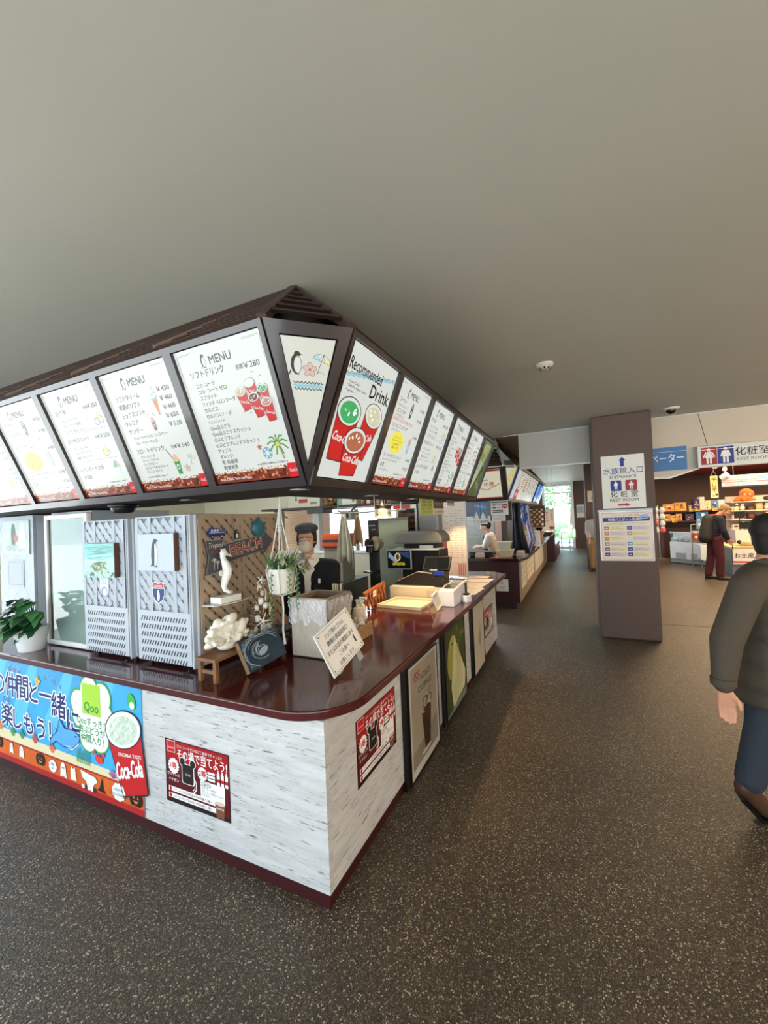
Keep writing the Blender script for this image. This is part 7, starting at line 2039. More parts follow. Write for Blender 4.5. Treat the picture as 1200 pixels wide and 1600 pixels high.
# ================================================================== CEILING FITTINGS AND COLUMN SIGNS
root = thing('smoke_detector', 'round white smoke detector on the ceiling ahead of the brown column', 'detector', (.803, 2.083, CZ))
b = MB(); b.lathe((.803, 2.083, CZ), [(.028, -.045), (.048, -.034), (.062, -.018), (.068, -.012), (.068, 0)], mat('#c9c2b6', .5), 28); b.build('detector_body', root, smooth=35)
b = MB()
for i in range(8):
    a = i * PI / 4; b.bar((.803 + .036 * math.cos(a), 2.083 + .036 * math.sin(a), CZ - .043), (.803 + .05 * math.cos(a), 2.083 + .05 * math.sin(a), CZ - .031), .012, .004, M_BLACK)
b.build('vents', root)
root = thing('dome_camera', 'dark dome security camera on the ceiling right of the brown column', 'camera', (2.05, 4.51, CZ))
b = MB(); b.lathe((2.05, 4.51, CZ), [(.060, -.022), (.085, -.012), (.09, 0)], M_WHITE, 28); b.build('mount_ring', root, smooth=40)
b = MB(); b.ball((2.05, 4.51, CZ - .022), (.055, .055, .05), mat('#0a0a0b', .08, coat=.6), 18); b.build('dome', root, smooth=60)
for i, (x, y) in enumerate(((.55, 8.2), (.35, 13.2))):
    b = MB(); b.lathe((x, y, 2.87), [(.10, -.008), (.115, -.004), (.115, 0)], mat('#b9b3a6', .5), 24); tag(b.build('ceiling_light', smooth=40), ('unlit round ceiling fitting over the passage, nearer the beam', 'unlit round ceiling fitting over the passage, nearer the far glass')[i], 'ceiling light', 'ceiling fittings over the passage')
b = MB(); b.lathe((2.62, 3.55, 0), [(.055, .006), (.05, .009), (0, .009)], mat('#b9a98a', .3, metal=.7), 24); tag(b.build('floor_cap', smooth=30), 'small round metal cap set in the floor right of the brown column', 'floor cap')
YP = 4.411
def arrow(pr, pts, m): pr.poly(pts, m, 3)
w, h = .462, .655
pr = Pr(w, h, .006, ink('#e3e7e3')); nb, rdx = ink('#2b3a93'), ink('#b5393b')
Pq = lambda u, v: (u * w, v * h)
pr.poly([Pq(.50, .965), Pq(.585, .895), Pq(.54, .895), Pq(.54, .785), Pq(.45, .785), Pq(.45, .895), Pq(.415, .895)], nb, 3)
pr.text('水族館入口', w * .508, h * .655, .088, nb, 3, fit=w * .92, al='c', bold=.008); pr.text('ENTRANCE', w * .503, h * .565, .052, ink('#33384a'), 3, fit=w * .62, al='c', bold=.006)
def person_icon(pr, x, y, s, m, skirt):
    pr.ell(x, y + s * .42, s * .09, s * .09, m, 4)
    if skirt: pr.poly([(x - s * .08, y + s * .3), (x + s * .08, y + s * .3), (x + s * .24, y - s * .12), (x - s * .24, y - s * .12)], m, 4)
    else: pr.rrect(x - s * .17, y - s * .1, x + s * .17, y + s * .3, s * .06, m, 4)
    for q in (-1, 1):
        pr.rect(x + q * s * .09 - s * .055, y - s * .5, x + q * s * .09 + s * .055, y - s * .05, m, 4)
        pr.line([(x + q * s * .15, y + s * .27), (x + q * s * (.30 if skirt else .24), y - s * .08)], s * .07, m, 4)
for u0, u1, c, sk in ((.20, .46, nb, False), (.55, .82, ink('#9c3038'), True)):
    pr.rrect(w * u0, h * .325, w * u1, h * .525, .018, c, 3); person_icon(pr, w * (u0 + u1) / 2, h * .435, .092, ink('#eef0f0'), sk); pr.rect(w * (u0 + .09), h * .345, w * (u1 - .09), h * .352, ink('#eef0f0'), 4)
pr.text('化 粧 室', w * .512, h * .215, .085, ink('#2e3347'), 3, fit=w * .645, al='c', bold=.008); pr.text('REST ROOM', w * .508, h * .125, .052, ink('#33384a'), 3, fit=w * .66, al='c', bold=.006)
pr.poly([Pq(.36, .045), Pq(.36, .082), Pq(.54, .082), Pq(.54, .098), Pq(.65, .063), Pq(.54, .028), Pq(.54, .045)], rdx, 3)
tag(pr.build('direction_sign', frame((1.272, YP - .001, 1.622), (1, 0, 0), (0, 0, 1))), 'white direction sign with arrows to entrance and rest room on the brown column', 'sign')
w, h = .575, .625
root = thing('pass_poster', 'laminated annual pass benefits poster below the direction sign on the column', 'poster', (1.50, YP, .97))
Fp = frame((1.220, YP - .003, .970), (1, 0, 0), (0, 0, 1))
pr = Pr(w, h, .002, mat('#d9cfc9', .2, coat=.7, var=.02))
pr.rrect(.02, .015, w - .012, h - .03, .03, ink('#c49aa6'), 2); pr.rrect(.026, .021, w - .018, h - .036, .026, ink('#e9e2d6'), 3)
pr.text('アクアワールド 大洗 水族館', w * .5, h * .885, .026, ink('#6a6478'), 5, fit=w * .5, al='c')
pr.rect(w * .07, h * .78, w * .94, h * .86, ink('#2f3a8a'), 4); pr.text('年間パスポート特典', w * .46, h * .795, .040, ink('#f2f2f2'), 6, fit=w * .58, al='c', bold=.012)
pr.poly([(w * .75, h * .80), (w * .92, h * .83), (w * .93, h * .92), (w * .76, h * .90)], ink('#9fb9e0'), 7); pr.rect(w * .78, h * .84, w * .90, h * .86, ink('#4a5fa5'), 8)
for i in range(2): pr.scribble(w * .16, h * (.74 - i * .028), w * .7, .012, ink('#8a7a6a'), 5, i)
c1 = ['#a08a86', '#c98a55', '#8f9a5a', '#b5714a', '#7d5a8a', '#4a3f5a']; c2 = ['#2f4aa0', '#b59a72', '#d9dfe6', '#4f8fc9', '#2f3f9a', '#26388f']
for i in range(6):
    v = h * (.645 - i * .104)
    for j, (u, cc) in enumerate(((.09, c1), (.52, c2))):
        pr.rect(w * (u + .10), v - .022, w * (u + .41), v + .026, ink(('#e6e2b4', '#dccfdc')[(i + j) % 2]), 4); pr.rect(w * u, v - .020, w * (u + .09), v + .024, ink(cc[i]), 5); pr.rect(w * (u + .02), v - .004, w * (u + .07), v + .006, ink('#e9e6e6'), 6)
        pr.scribble(w * (u + .12), v + .008, w * .17, .010, ink('#5f5a66'), 6, i); pr.scribble(w * (u + .12), v - .010, w * .24, .011, ink('#5f5a66'), 6, i + 9)
pr.build('poster_print', Fp, root)
b = MB(Fp); b.box(-.012, h - .012, .0, w + .004, h + .012, .003, mat('#aab2bd', .15, coat=.6)); b.build('clear_tape', root, label='shiny clear tape strip')

# ================================================================== SHOP FRONT SIGNS
YF = 5.018
w, h = .62, .305
pr = Pr(w, h, .012, mat('#2a6fb0', .35, var=.04))
pr.text('エレベーター', w - .03, h * .38, .125, ink('#e9eef2'), 3, al='r', fit=.55, bold=.01); pr.rect(0, h * .80, w, h * .815, ink('#c9dbe8'), 3)
tag(pr.build('elevator_sign', frame((1.657, YF - .013, 2.085), (1, 0, 0), (0, 0, 1))), 'blue elevator sign on the fascia, partly behind the brown column', 'sign')
root = thing('restroom_sign', 'long pale light box sign for the rest room on the shop fascia', 'sign', (3.0, YF, 2.085))
b = MB(); b.box(2.372, YF - .10, 2.082, 4.10, YF - .005, 2.352, M_ALU); b.build('light_box', root, bevel=.004)
w, h = 1.70, .262
pr = Pr(w, h, .001, mat('#d3d7d4', .25))
for u0, c, sk in ((.02, '#a6262c', True), (.185, '#2b3a93', False)):
    pr.rect(u0, .03, u0 + .16, h - .02, ink(c), 2); person_icon(pr, u0 + .08, .135, .19, ink('#eef0f0'), sk)
pr.text('化粧室', .52, .125, .115, ink('#24262b'), 3, fit=.32, al='c', bold=.008); pr.text('REST ROOM', .52, .055, .05, ink('#3a3c42'), 3, fit=.30, al='c')
pr.poly([(.73, .12), (.73, .19), (.85, .19), (.85, .22), (.95, .155), (.85, .09), (.85, .12)], ink('#b5262c'), 3)
pr.rect(.0, h - .05, w, h - .044, ink('#f2f2f0'), 5)
pr.build('sign_face', frame((2.385, YF - .1015, 2.086), (1, 0, 0), (0, 0, 1)), root)

# ================================================================== SOUVENIR SHOP
def goods(name, label, cat, x0, y0, z0, x1, y1, z1, col, seed=0, group=None, cols=None):
    """one packaged article with a printed front"""
    w, h = x1 - x0, z1 - z0
    b = MB(); b.box(x0, y0, z0, x1, y1, z1, mat(col, .45, var=.08))
    o_ = b
    r = random.Random(seed)
    F = frame((x0, y0 - .001, z0), (1, 0, 0), (0, 0, 1))
    pr = Pr(w, h, .0006, ink(col))
    cs = cols or ['#7a4a2a', '#e6d9b4', '#a5342c', '#f0ece2']
    for k in range(5):
        u, v = r.uniform(.1, .6) * w, r.uniform(.1, .75) * h
        pr.rect(u, v, u + r.uniform(.15, .35) * w, v + r.uniform(.06, .18) * h, ink(r.choice(cs)), 2)
    pr.ell(r.uniform(.3, .7) * w, r.uniform(.35, .65) * h, min(w, h) * .2, min(w, h) * .18, ink(r.choice(cs)), 3)
    b2 = pr.mb
    for f, i in zip(b2.f, b2.mi): pass
    b.add([F @ p for p in b2.v], [], b2.ms[0]) if False else None
    k0 = len(b.v); b.v += [F @ p for p in b2.v]
    for f, i in zip(b2.f, b2.mi): b.f.append([k0 + q for q in f]); b.mi.append(b.m(b2.ms[i]))
    return tag(b.build(name, org=((x0 + x1) / 2, (y0 + y1) / 2, z0)), label, cat, group)
# wall shelf unit at the back left of the shop
SY = 14.0
root = thing('display_shelf', 'dark red wall shelf unit stacked with boxed sweets', 'shelf', (4.15, SY, 0))
DR = mat('#4f1c1a', .45)
for z in (1.12, 1.425):
    b = MB(); b.box(3.36, SY, z, 5.05, SY + .45, z + .035, DR); b.build('shelf_board', root)
b = MB(); b.box(3.36, SY + .45, 0, 5.05, SY + .48, 1.46, DR); b.build('back_panel', root)
for x in (3.34, 5.05):
    b = MB(); b.box(x, SY, 0, x + .03, SY + .48, 1.46, DR); b.build('side_panel', root)
b = MB(); b.box(3.37, SY + .05, 0, 5.05, SY + .45, .95, mat('#2a1312', .6)); b.build('base', root)
Z = 1.461
G = 'boxed sweets on the shop wall shelf'
for i, (x0, x1, hh, c, lb, cs) in enumerate(((3.42, 3.68, .225, '#d9a04a', 'orange-yellow box at the left end of the top shelf', None), (3.69, 3.99, .255, '#e0a83f', 'orange-yellow box, second on the top shelf', None), (4.00, 4.16, .18, '#2f2558', 'dark purple box on the top shelf, lower one', ['#e6c23a', '#6a5aa0']), (4.17, 4.31, .34, '#34285e', 'tall dark purple pack on the top shelf', ['#e6c23a', '#8a7ac0']), (4.33, 4.45, .40, '#d9d6cc', 'tall plain white box on the top shelf', ['#e9e6dd', '#c9c5b9']), (4.46, 4.60, .28, '#d9d9b0', 'yellow-green picture pack on the top shelf', ['#d9c23a', '#3a6a4a', '#e9e6dd']), (4.61, 4.77, .29, '#6f93c4', 'blue picture box on the top shelf', ['#dfe9f2', '#2f4a7a']), (4.78, 4.94, .29, '#cfdbe2', 'white and blue box on the top shelf right end', ['#5a8ab0', '#d9b04a']))):
    goods('sweets_box', lb, 'box', x0, SY + .03, Z, x1, SY + .33, Z + hh, c, i, G, cs)
Z = 1.156
for i, (x0, x1, hh, c, lb, cs) in enumerate(((3.41, 3.57, .215, '#dba35a', 'orange box at the left end of the lower shelf', None), (3.58, 3.70, .17, '#e0b048', 'small yellow box, second on the lower shelf', None), (3.71, 3.87, .215, '#d99a55', 'orange box, third on the lower shelf', None), (3.95, 4.17, .20, '#3a2a4a', 'dark violet pack with a yellow tag on the lower shelf', ['#e6d23a', '#6a4a7a']), (4.22, 4.52, .25, '#3a78b0', 'blue and white box with a red spot on the lower shelf', ['#e9eef2', '#b5343c', '#2a5a90']), (4.55, 4.72, .17, '#c9433a', 'red packet at the right of the lower shelf', ['#f0e6d6']))):
    goods('sweets_box', lb, 'box', x0, SY + .03, Z, x1, SY + .25, Z + hh, c, i + 20, G, cs)
for i, x in enumerate((4.05, 4.20, 4.62, 3.6)):
    pr = Pr(.13, .075, .003, ink('#ecc93a')); pr.text('￥', .03, .02, .05, ink('#a5342c'), 2); pr.rect(.06, .025, .12, .05, ink('#5a3a1a'), 2)
    tag(pr.build('price_tag', frame((x, SY - .012, 1.43 if i < 3 else 1.11), (1, 0, 0), (0, 0, 1))), ('yellow price tag under the lower purple box', 'yellow price tag under the tall purple pack', 'yellow price tag under the blue picture box', 'yellow price tag on the lower shelf edge')[i], 'price tag', 'yellow price tags on the shop wall shelf')
# hanging bags at the left end
r = random.Random(31)
for i in range(8):
    x, z = 3.14 + .165 * (i % 2), 1.50 - .205 * (i // 2)
    b = MB(); c = ('#e6e9ee', '#cfe0ea', '#e9c9c4', '#d8e6da', '#c9553f', '#e4e4ea', '#dfe9ee', '#d2605a')[i]
    b.ball((x, SY - .30, z), (.080, .05, .085), mat(c, .2, var=.25, scale=30), 10); b.box(x - .05, SY - .305, z + .07, x + .05, SY - .285, z + .11, mat('#e4e2da', .4))
    tag(b.build('plush_bag', smooth=40, org=(x, SY - .25, z)), 'clear bag with a plush toy hanging at the left end of the shop shelf', 'bag', 'bagged plush toys on the shop rack')
root = thing('hanging_rack', 'slim metal rack carrying bagged plush toys', 'rack', (3.22, SY - .18, 0))
b = MB(); b.cyl((3.22, SY - .15, .02), (3.22, SY - .15, 1.66), .016, M_STEEL); b.build('rack_pole', root)
b = MB(); b.lathe((3.22, SY - .15, 0), [(.15, 0), (.15, .015), (.02, .03)], M_STEEL, 18); b.build('rack_foot', root)
for k in range(4):
    b = MB(); b.bar((3.22, SY - .15, .85 + .21 * k), (3.22, SY - .235, .86 + .21 * k), .01, .01, M_STEEL); b.build('rack_hook', root)
# chilled showcase running towards the viewer
A0, A1 = Vector((3.28, 12.05, 0)), Vector((4.02, 11.85, 0))
root = thing('freezer_case', 'long white open-top display case with glass front in the shop', 'display case', (3.6, 12.4, 0))
Fz = frame((3.30, 12.75, 0), (.80, -.95, 0), (0, 0, 1))
b = MB(Fz); b.box(0, .12, -.60, 1.12, .60, 0, mat('#dfe8ec', .3)); b.build('case_body', root, bevel=.02)
b = MB(Fz); b.box(.0, .02, -.55, 1.12, .12, -.03, mat('#8f9498', .4)); b.build('plinth', root)
for u in (.18, .62):
    b = MB(Fz); b.box(u, .14, 0, u + .30, .30, .006, mat('#a4abae', .4)); b.build('vent_panel', root)
b = MB(Fz); b.box(.02, .60, -.03, 1.10, .86, -.02, mat('#cfe6ec', .03, trans=.85)); b.build('glass_front', root)
b = MB(Fz); b.box(0, .86, -.05, 1.12, .885, 0, M_WHITE); b.build('top_rail', root)
P_ = lambda u, d, z: Fz @ Vector((u, z, -d))
r = random.Random(8)
lbs = ['pale packet', 'pink packet', 'sky-blue packet', 'white packet', 'red packet', 'brown packet']
cl = ['#e9e2cf', '#e0aeb0', '#9fc4dc', '#e9edf0', '#c43a44', '#8a5a3c']
for i in range(18):
    u, d = .08 + .185 * (i % 6), .12 + .15 * (i // 6)
    c = P_(u, d, .605); b = MB(Matrix.Translation(c) @ Matrix.Rotation(-.87, 4, 'Z')); b.box(-.075, -.05, 0, .075, .05, .10 + .05 * (i % 3), mat(cl[(i * 5) % 6], .35, var=.2, scale=30)); b.box(-.05, -.052, .03, .04, -.05, .08, mat('#f2ede0', .4))
    tag(b.build('chilled_packet', org=c), lbs[(i * 5) % 6] + ' lying in the open-top display case', 'packet', lbs[(i * 5) % 6] + 's in the display case')
# second display block with souvenirs and hanging pouches, white box
root = thing('white_crate', 'plain white box standing on legs beside the shopper', 'crate', (3.8, 11.25, 0))
b = MB(); b.prism([(3.745, .62), (3.745, .27), (3.99, .17), (3.97, .60)], frame((-.075, 11.12, 0), (1, 0, 0), (0, 0, 1)), .33, mat('#e3edf0', .4)); b.build('crate_box', root)
for x in (3.69, 3.89):
    for y in (11.14, 11.43):
        b = MB(); b.cyl((x, y, 0), (x, y, .30), .012, M_STEEL, n=8); b.build('leg', root)
for i, (x, z, c) in enumerate(((3.62, .80, '#8f3d2a'), (3.80, .82, '#c22f3c'), (3.92, .84, '#e2c9c9'), (3.70, 1.12, '#6f9bc4'), (3.86, 1.12, '#a8c4dc'))):
    b = MB(); b.box(x, 11.52, z - .12, x + .11, 11.56, z + .10, mat(c, .5, var=.2, scale=20)); b.ball((x + .055, 11.515, z), (.03, .006, .04), mat('#e6d9cf', .5), 10); b.box(x + .03, 11.53, z + .10, x + .08, 11.55, z + .13, M_WHITE)
    tag(b.build('souvenir_pouch', org=(x, 11.54, z)), ('brown pouch with a pale face', 'crimson pouch', 'pale pink pouch', 'blue pouch', 'light blue pouch')[i] + ' hanging from the stand left of the shopper', 'pouch', 'pouches on the shop stand')
root = thing('pouch_stand', 'grey steel stand with hanging pouches left of the shopper', 'stand', (3.8, 11.6, 0))
for x in (3.60, 4.05):
    b = MB(); b.cyl((x, 11.60, 0), (x, 11.60, 1.12), .014, M_STEEL, n=8); b.build('stand_leg', root)
for z in (.94, 1.12):
    b = MB(); b.cyl((3.60, 11.585, z), (4.05, 11.585, z), .010, M_STEEL, n=8); b.build('cross_bar', root)
# sales island with goods, plush octopus on top
root = thing('sales_island', 'low sales table with tiered goods in front of the shopper', 'sales table', (4.6, 10.6, 0))
b = MB(); b.box(4.02, 10.15, 0, 5.9, 11.0, .62, mat('#6a7478', .5)); b.build('table_base', root)
b = MB(); b.box(4.0, 10.12, .62, 5.92, 11.02, .66, mat('#d9c48f', .4)); b.build('table_top', root)
b = MB(); b.box(4.35, 11.05, 0, 5.9, 11.5, .98, mat('#cfc4c9', .5)); b.build('riser', root)
b = MB(); b.bar((4.02, 10.10, .70), (5.9, 10.10, .66), .014, .014, M_BLACK); b.bar((4.03, 10.10, .62), (4.03, 10.10, .72), .014, .014, M_BLACK); b.build('rail', root)
pr = Pr(.40, .34, .003, ink('#e9e6e0')); pr.rect(0, .03, .40, .07, ink('#c2303a'), 2); pr.text('お土産', .2, .15, .12, ink('#22201e'), 3, al='c', bold=.02, fit=.34)
tag(pr.build('sale_sign', frame((4.03, 10.112, .27), (1, 0, 0), (0, 0, 1))), 'white sale sign with black brush letters and a red line on the sales table front', 'sign')
for i, x in enumerate((4.48, 4.72)):
    b = MB(); b.box(x, 10.095, .30, x + .18, 10.112, .60, mat(('#a9a07a', '#d9b892')[i], .5, var=.4, scale=30)); tag(b.build('front_packet'), ('olive printed packet hung on the sales table front', 'peach packet hung on the sales table front')[i], 'packet')
b = MB(); b.ball((4.35, 10.35, .735), (.16, .12, .07), mat('#c9b29a', .6, var=.2), 12); b.ball((4.22, 10.33, .745), (.05, .05, .05), M_BLACK, 10); tag(b.build('soft_bundle', smooth=60), 'tan soft bundle lying on the sales table corner', 'bundle')
r = random.Random(15)
pc = ['#e9e4da', '#c9a05a', '#8a3a34', '#d9d2c4', '#5a4a6a', '#e0b9a4', '#b9c9c4', '#3a2a24', '#e6d6a4']
pn = ['white', 'tan', 'dark red', 'cream', 'purple', 'pink', 'pale green', 'dark brown', 'yellow']
# back gondola with shelves of small goods
root = thing('goods_gondola', 'tall pale shop shelf crammed with small goods behind the sales table', 'shelf', (5.2, 11.7, 0))
for z in (.98, 1.20, 1.42, 1.64):
    b = MB(); b.box(4.42, 11.55, z, 5.95, 11.95, z + .02, mat('#e2d9cc', .4)); b.build('shelf_board', root)
b = MB(); b.box(4.42, 11.95, 0, 5.95, 11.98, 1.80, mat('#b9aca0', .5)); b.build('back_panel', root)
b = MB(); b.box(4.42, 11.56, 0, 5.95, 11.95, .98, mat('#a89a90', .5)); b.build('plinth', root)
n = 0
for z in (1.002, 1.222, 1.442):
    for k in range(9):
        x = 4.45 + k * .155; c = r.randrange(9)
        b = MB(); hh = r.uniform(.09, .17)
        if k % 3 == 1: b.ball((x + .06, 11.63, z + .06), (.055, .05, .06), mat(pc[c], .5, var=.2, scale=25), 10); b.ball((x + .06, 11.61, z + .13), (.035, .035, .035), mat(pc[(c + 3) % 9], .5), 8)
        else: b.box(x, 11.57, z, x + .125, 11.70, z + hh, mat(pc[c], .4, var=.15, scale=30)); b.box(x + .02, 11.566, z + hh * .3, x + .10, 11.57, z + hh * .7, mat(pc[(c + 4) % 9], .4))
        tag(b.build('souvenir', smooth=50, org=(x + .06, 11.63, z)), 'small souvenir packed on the goods shelf behind the sales table', 'souvenir', 'souvenirs on the goods shelf'); n += 1
for k in range(7):
    x = 4.60 + k * .18; c = (k * 4 + 1) % 9
    b = MB(); b.box(x, 11.20, .981, x + .12, 11.28, .981 + .12 + .03 * (k % 2), mat(pc[c], .4, var=.15)); b.ball((x + .06, 11.195, 1.05), (.03, .008, .03), mat(pc[(c + 2) % 9], .4), 8)
    tag(b.build('souvenir', org=(x + .06, 11.24, .981)), 'small souvenir in the front row on the pale riser', 'souvenir', 'souvenirs on the riser')
for i, (x, z) in enumerate(((4.36, 1.34), (4.44, 1.085))):
    b = MB(); b.box(x, 11.10 - i * .02, z - .08, x + .20, 11.13 - i * .02, z + .08, M_BLACK); b.bar((x + .1, 11.12, z - .08), (x + .1, 11.14, .98), .012, .012, M_BLACK)
    tag(b.build('price_board'), ('black price board, the upper of the two before the goods shelf', 'black price board, the lower of the two before the goods shelf')[i], 'board')
# plush octopus
OX, OY, OZ = 4.80, 11.75, 1.66
pp = []
ell(pp, (OX, OY, OZ + .19), (.15, .13, .13), (0, .3, 0)); ell(pp, (OX - .06, OY, OZ + .08), (.16, .14, .08))
for i in range(7):
    a = i * .9; cap(pp, (OX - .05, OY, OZ + .06), (OX - .05 + .20 * math.cos(a), OY + .15 * math.sin(a), OZ + .035), .05, .032)
root = thing('plush_octopus', 'bright orange plush octopus sitting on top of the goods shelf', 'plush toy', (OX, OY, OZ))
organic('octopus_body', pp, mat('#e0641c', .7, var=.12, scale=20), .014, 4, root)
for q in (-.05, .05):
    b = MB(); b.ball((OX - .02 + q, OY - .12, OZ + .17), (.022, .012, .025), M_WHITE, 10); b.ball((OX - .02 + q, OY - .131, OZ + .17), (.010, .006, .012), M_BLACK, 8); b.build('eye', root, smooth=60)
pp = []
ell(pp, (5.20, 11.72, OZ + .062), (.10, .09, .06)); ell(pp, (5.28, 11.70, OZ + .10), (.06, .055, .055)); cap(pp, (5.18, 11.66, OZ + .035), (5.13, 11.60, OZ + .035), .03, .025)
organic('dark_plush', pp, mat('#25202c', .8, var=.1), .012, 3, label='small dark plush animal right of the orange octopus', cat='plush toy')
b = MB(); b.ball((4.42, 11.3, 1.56), (.10, .03, .02), mat('#3a3230', .5), 10); b.bar((4.42, 11.3, 1.54), (4.46, 11.6, 1.30), .008, .008, M_STEEL); b.ball((4.47, 11.3, 1.585), (.03, .02, .03), mat('#d9d2c4', .5), 8)
tag(b.build('model_bird', smooth=60), 'small dark model bird on a wire above the goods shelf edge', 'model')
# hanging signs of the shop
root = thing('vertical_banner', 'narrow yellow vertical banner with black writing hung in the shop', 'banner', (4.45, 13.0, 1.80))
pr = Pr(.17, .62, .01, ink('#e0cd86'))
for t, z in (('干', .46), ('し', .32), ('芋', .18)): pr.text(t, .085, z, .135, ink('#3a2c1a'), 2, al='c', bold=.02)
pr.rect(.0, 0, .17, .14, ink('#e6e0d0'), 3); pr.rect(.10, .06, .16, .12, ink('#4a3a2c'), 4); pr.ell(.06, .06, .035, .04, ink('#d9b45a'), 4)
pr.build('banner_board', frame((4.375, 13.0, 1.80), (1, 0, 0), (0, 0, 1)), root)
b = MB(); b.bar((4.39, 13.005, 2.42), (4.46, 13.005, 2.56), .004, .004, M_STEEL); b.bar((4.53, 13.005, 2.42), (4.46, 13.005, 2.56), .004, .004, M_STEEL); b.bar((4.46, 13.005, 2.56), (4.46, 13.005, 2.80), .004, .004, M_STEEL); b.build('cord', root)
root = thing('cloth_banner', 'wide pale blue and white cloth banner with red lettering hung over the shop', 'banner', (5.3, 13.0, 2.05))
pr = Pr(1.6, .30, .006, mat('#bcd2de', .5, var=.2, scale=5))
pr.poly([(0, 0), (1.6, 0), (1.6, .05), (.8, .03), (0, .04)], ink('#33464f'), 2); pr.rect(0, .135, 1.6, .15, ink('#c2555a'), 2); pr.rect(0, .04, 1.6, .075, ink('#e9eef0'), 2)
pr.text('Oarai Aquarium', .06, .175, .085, ink('#c2606a'), 3, fit=.70, shear=.3); pr.text('Souvenir & Gift Shop', .06, .075, .055, ink('#b04a54'), 3, fit=.62, shear=.3)
pr.poly([(.75, .30), (1.1, .30), (1.0, .16), (.85, .16)], ink('#8fc0dc'), 2); pr.poly([(.95, .10), (1.15, .24), (1.3, .24), (1.05, .10)], ink('#c23a44'), 3); pr.poly([(.98, .10), (1.16, .22), (1.28, .22), (1.06, .10)], ink('#eef0f2'), 4)
pr.build('banner_cloth', frame((4.63, 13.0, 2.07), (1, 0, 0), (0, 0, 1)), root)
b = MB(); b.cyl((4.6, 13.01, 2.385), (6.3, 13.01, 2.385), .018, M_WHITE); b.build('banner_rod', root)
b = MB()
for x in (4.9, 5.9): b.cyl((x, 13.01, 2.385), (x, 13.01, 2.80), .005, M_STEEL, n=6)
b.build('hanger', root)
b = MB(); b.cyl((4.62, 12.9, 2.33), (4.72, 12.8, 2.42), .09, mat('#d9d9d4', .4), n=20); b.cyl((4.70, 12.9, 2.45), (4.70, 12.9, 2.80), .012, M_WHITE, n=8); tag(b.build('roll_lamp', smooth=40), 'white drum-shaped fitting at the left end of the cloth banner', 'lamp')
# spot lamps under the red ceiling
def spot(label, x, y, on=True):
    root = thing('spot_lamp', label, 'spot lamp', (x, y, 2.80), 'spot lamps on the red shop ceiling')
    b = MB(); b.cyl((x, y, 2.80), (x, y, 2.72), .012, M_WHITE, n=8); b.build('stem', root)
    b = MB(Matrix.Translation((x, y, 2.68)) @ Matrix.Rotation(.35, 4, 'X')); b.lathe((0, 0, 0), [(.055, -.07), (.055, -.02), (.03, .05), (0, .055)], M_WHITE, 18); b.build('lamp_head', root, smooth=40)
    b = MB(Matrix.Translation((x, y, 2.68)) @ Matrix.Rotation(.35, 4, 'X')); b.lathe((0, 0, 0), [(0, -.075), (.05, -.071)], mat('#fff1d6', .3, emit=14.0), 18); b.build('lamp_face', root)
for i, (x, y) in enumerate(((3.95, 14.8), (4.4, 12.6), (4.95, 13.9), (4.9, 11.2), (5.05, 9.6), (5.5, 11.9), (5.1, 10.4))):
    spot(('lit spot lamp at the left over the boxed sweets', 'lit spot lamp by the vertical banner', 'lit spot lamp over the left of the cloth banner', 'lit spot lamp just under the rest room sign', 'bright lit spot lamp nearest the shop front', 'lit spot lamp over the orange plush octopus', 'lit spot lamp between the shop front and the cloth banner')[i], x, y)
b = MB(); b.bar((3.4, 8.6, 2.785), (7.5, 8.6, 2.785), .05, .03, mat('#c23a4c', .3)); tag(b.build('lamp_track'), 'red lamp track crossing the red shop ceiling', 'track')
b = MB(); b.box(2.02, 17.9, 2.1, 2.24, 18.0, 2.32, mat('#cfc8ba', .5)); tag(b.build('wall_box'), 'small cream box on the brown wall beside the column', 'box')
# ================================================================== PEOPLE
V = Vector
SKIN = mat('#c98f70', .5, var=.05, scale=20)
def head_prims(pp, c, yaw, pitch, k, mask=False):
    """skull, jaw, nose, ears, lips round the head centre c (k scales an average head)"""
    R = Matrix.Translation(c) @ Matrix.Rotation(yaw, 4, 'Z') @ Matrix.Rotation(pitch, 4, 'X')   # face looks along local -Y
    def e(x, y, z, r, rot=(0, 0, 0)):
        mb = MB(R @ Matrix.Translation((x * k, y * k, z * k)) @ Euler(rot).to_matrix().to_4x4())
        mb.ball((0, 0, 0), tuple(q * k for q in r), None, 18)
        pp.append((mb.v, mb.f))
    e(0, .012, .035, (.074, .092, .085)); e(0, -.030, -.015, (.060, .062, .080)); e(0, -.045, -.070, (.040, .042, .032)); e(0, -.075, .020, (.050, .018, .016))
    e(0, -.098, -.018, (.011, .018, .022), (.3, 0, 0)); e(0, -.104, -.028, (.014, .012, .009)); e(0, -.086, -.058, (.022, .010, .006)); e(0, -.085, -.068, (.018, .010, .006))
    for q in (-1, 1):
        e(q * .074, .008, -.012, (.010, .018, .030), (0, 0, q * .3)); e(q * .035, -.068, -.028, (.022, .022, .020))
    return R
def face_parts(root, R, k, mask=None):
    for q in (-1, 1):
        b = MB(R); b.ball((q * .030 * k, -.083 * k, .006 * k), (.012 * k, .007 * k, .006 * k), mat('#e9e4de', .3), 12); b.ball((q * .030 * k, -.0885 * k, .006 * k), (.0055 * k, .003 * k, .0055 * k), mat('#1c1310', .2), 8)
        b.build('eye', root, smooth=60)
        b = MB(R); b.tube([(q * .014 * k, -.092 * k, .026 * k), (q * .032 * k, -.091 * k, .031 * k), (q * .048 * k, -.080 * k, .025 * k)], .003 * k, mat('#2a1d17', .7), 6); b.build('eyebrow', root)
    if not mask:
        b = MB(R); b.ball((0, -.092 * k, -.063 * k), (.021 * k, .006 * k, .004 * k), mat('#9c5a4c', .5), 10); b.build('mouth', root, smooth=60)
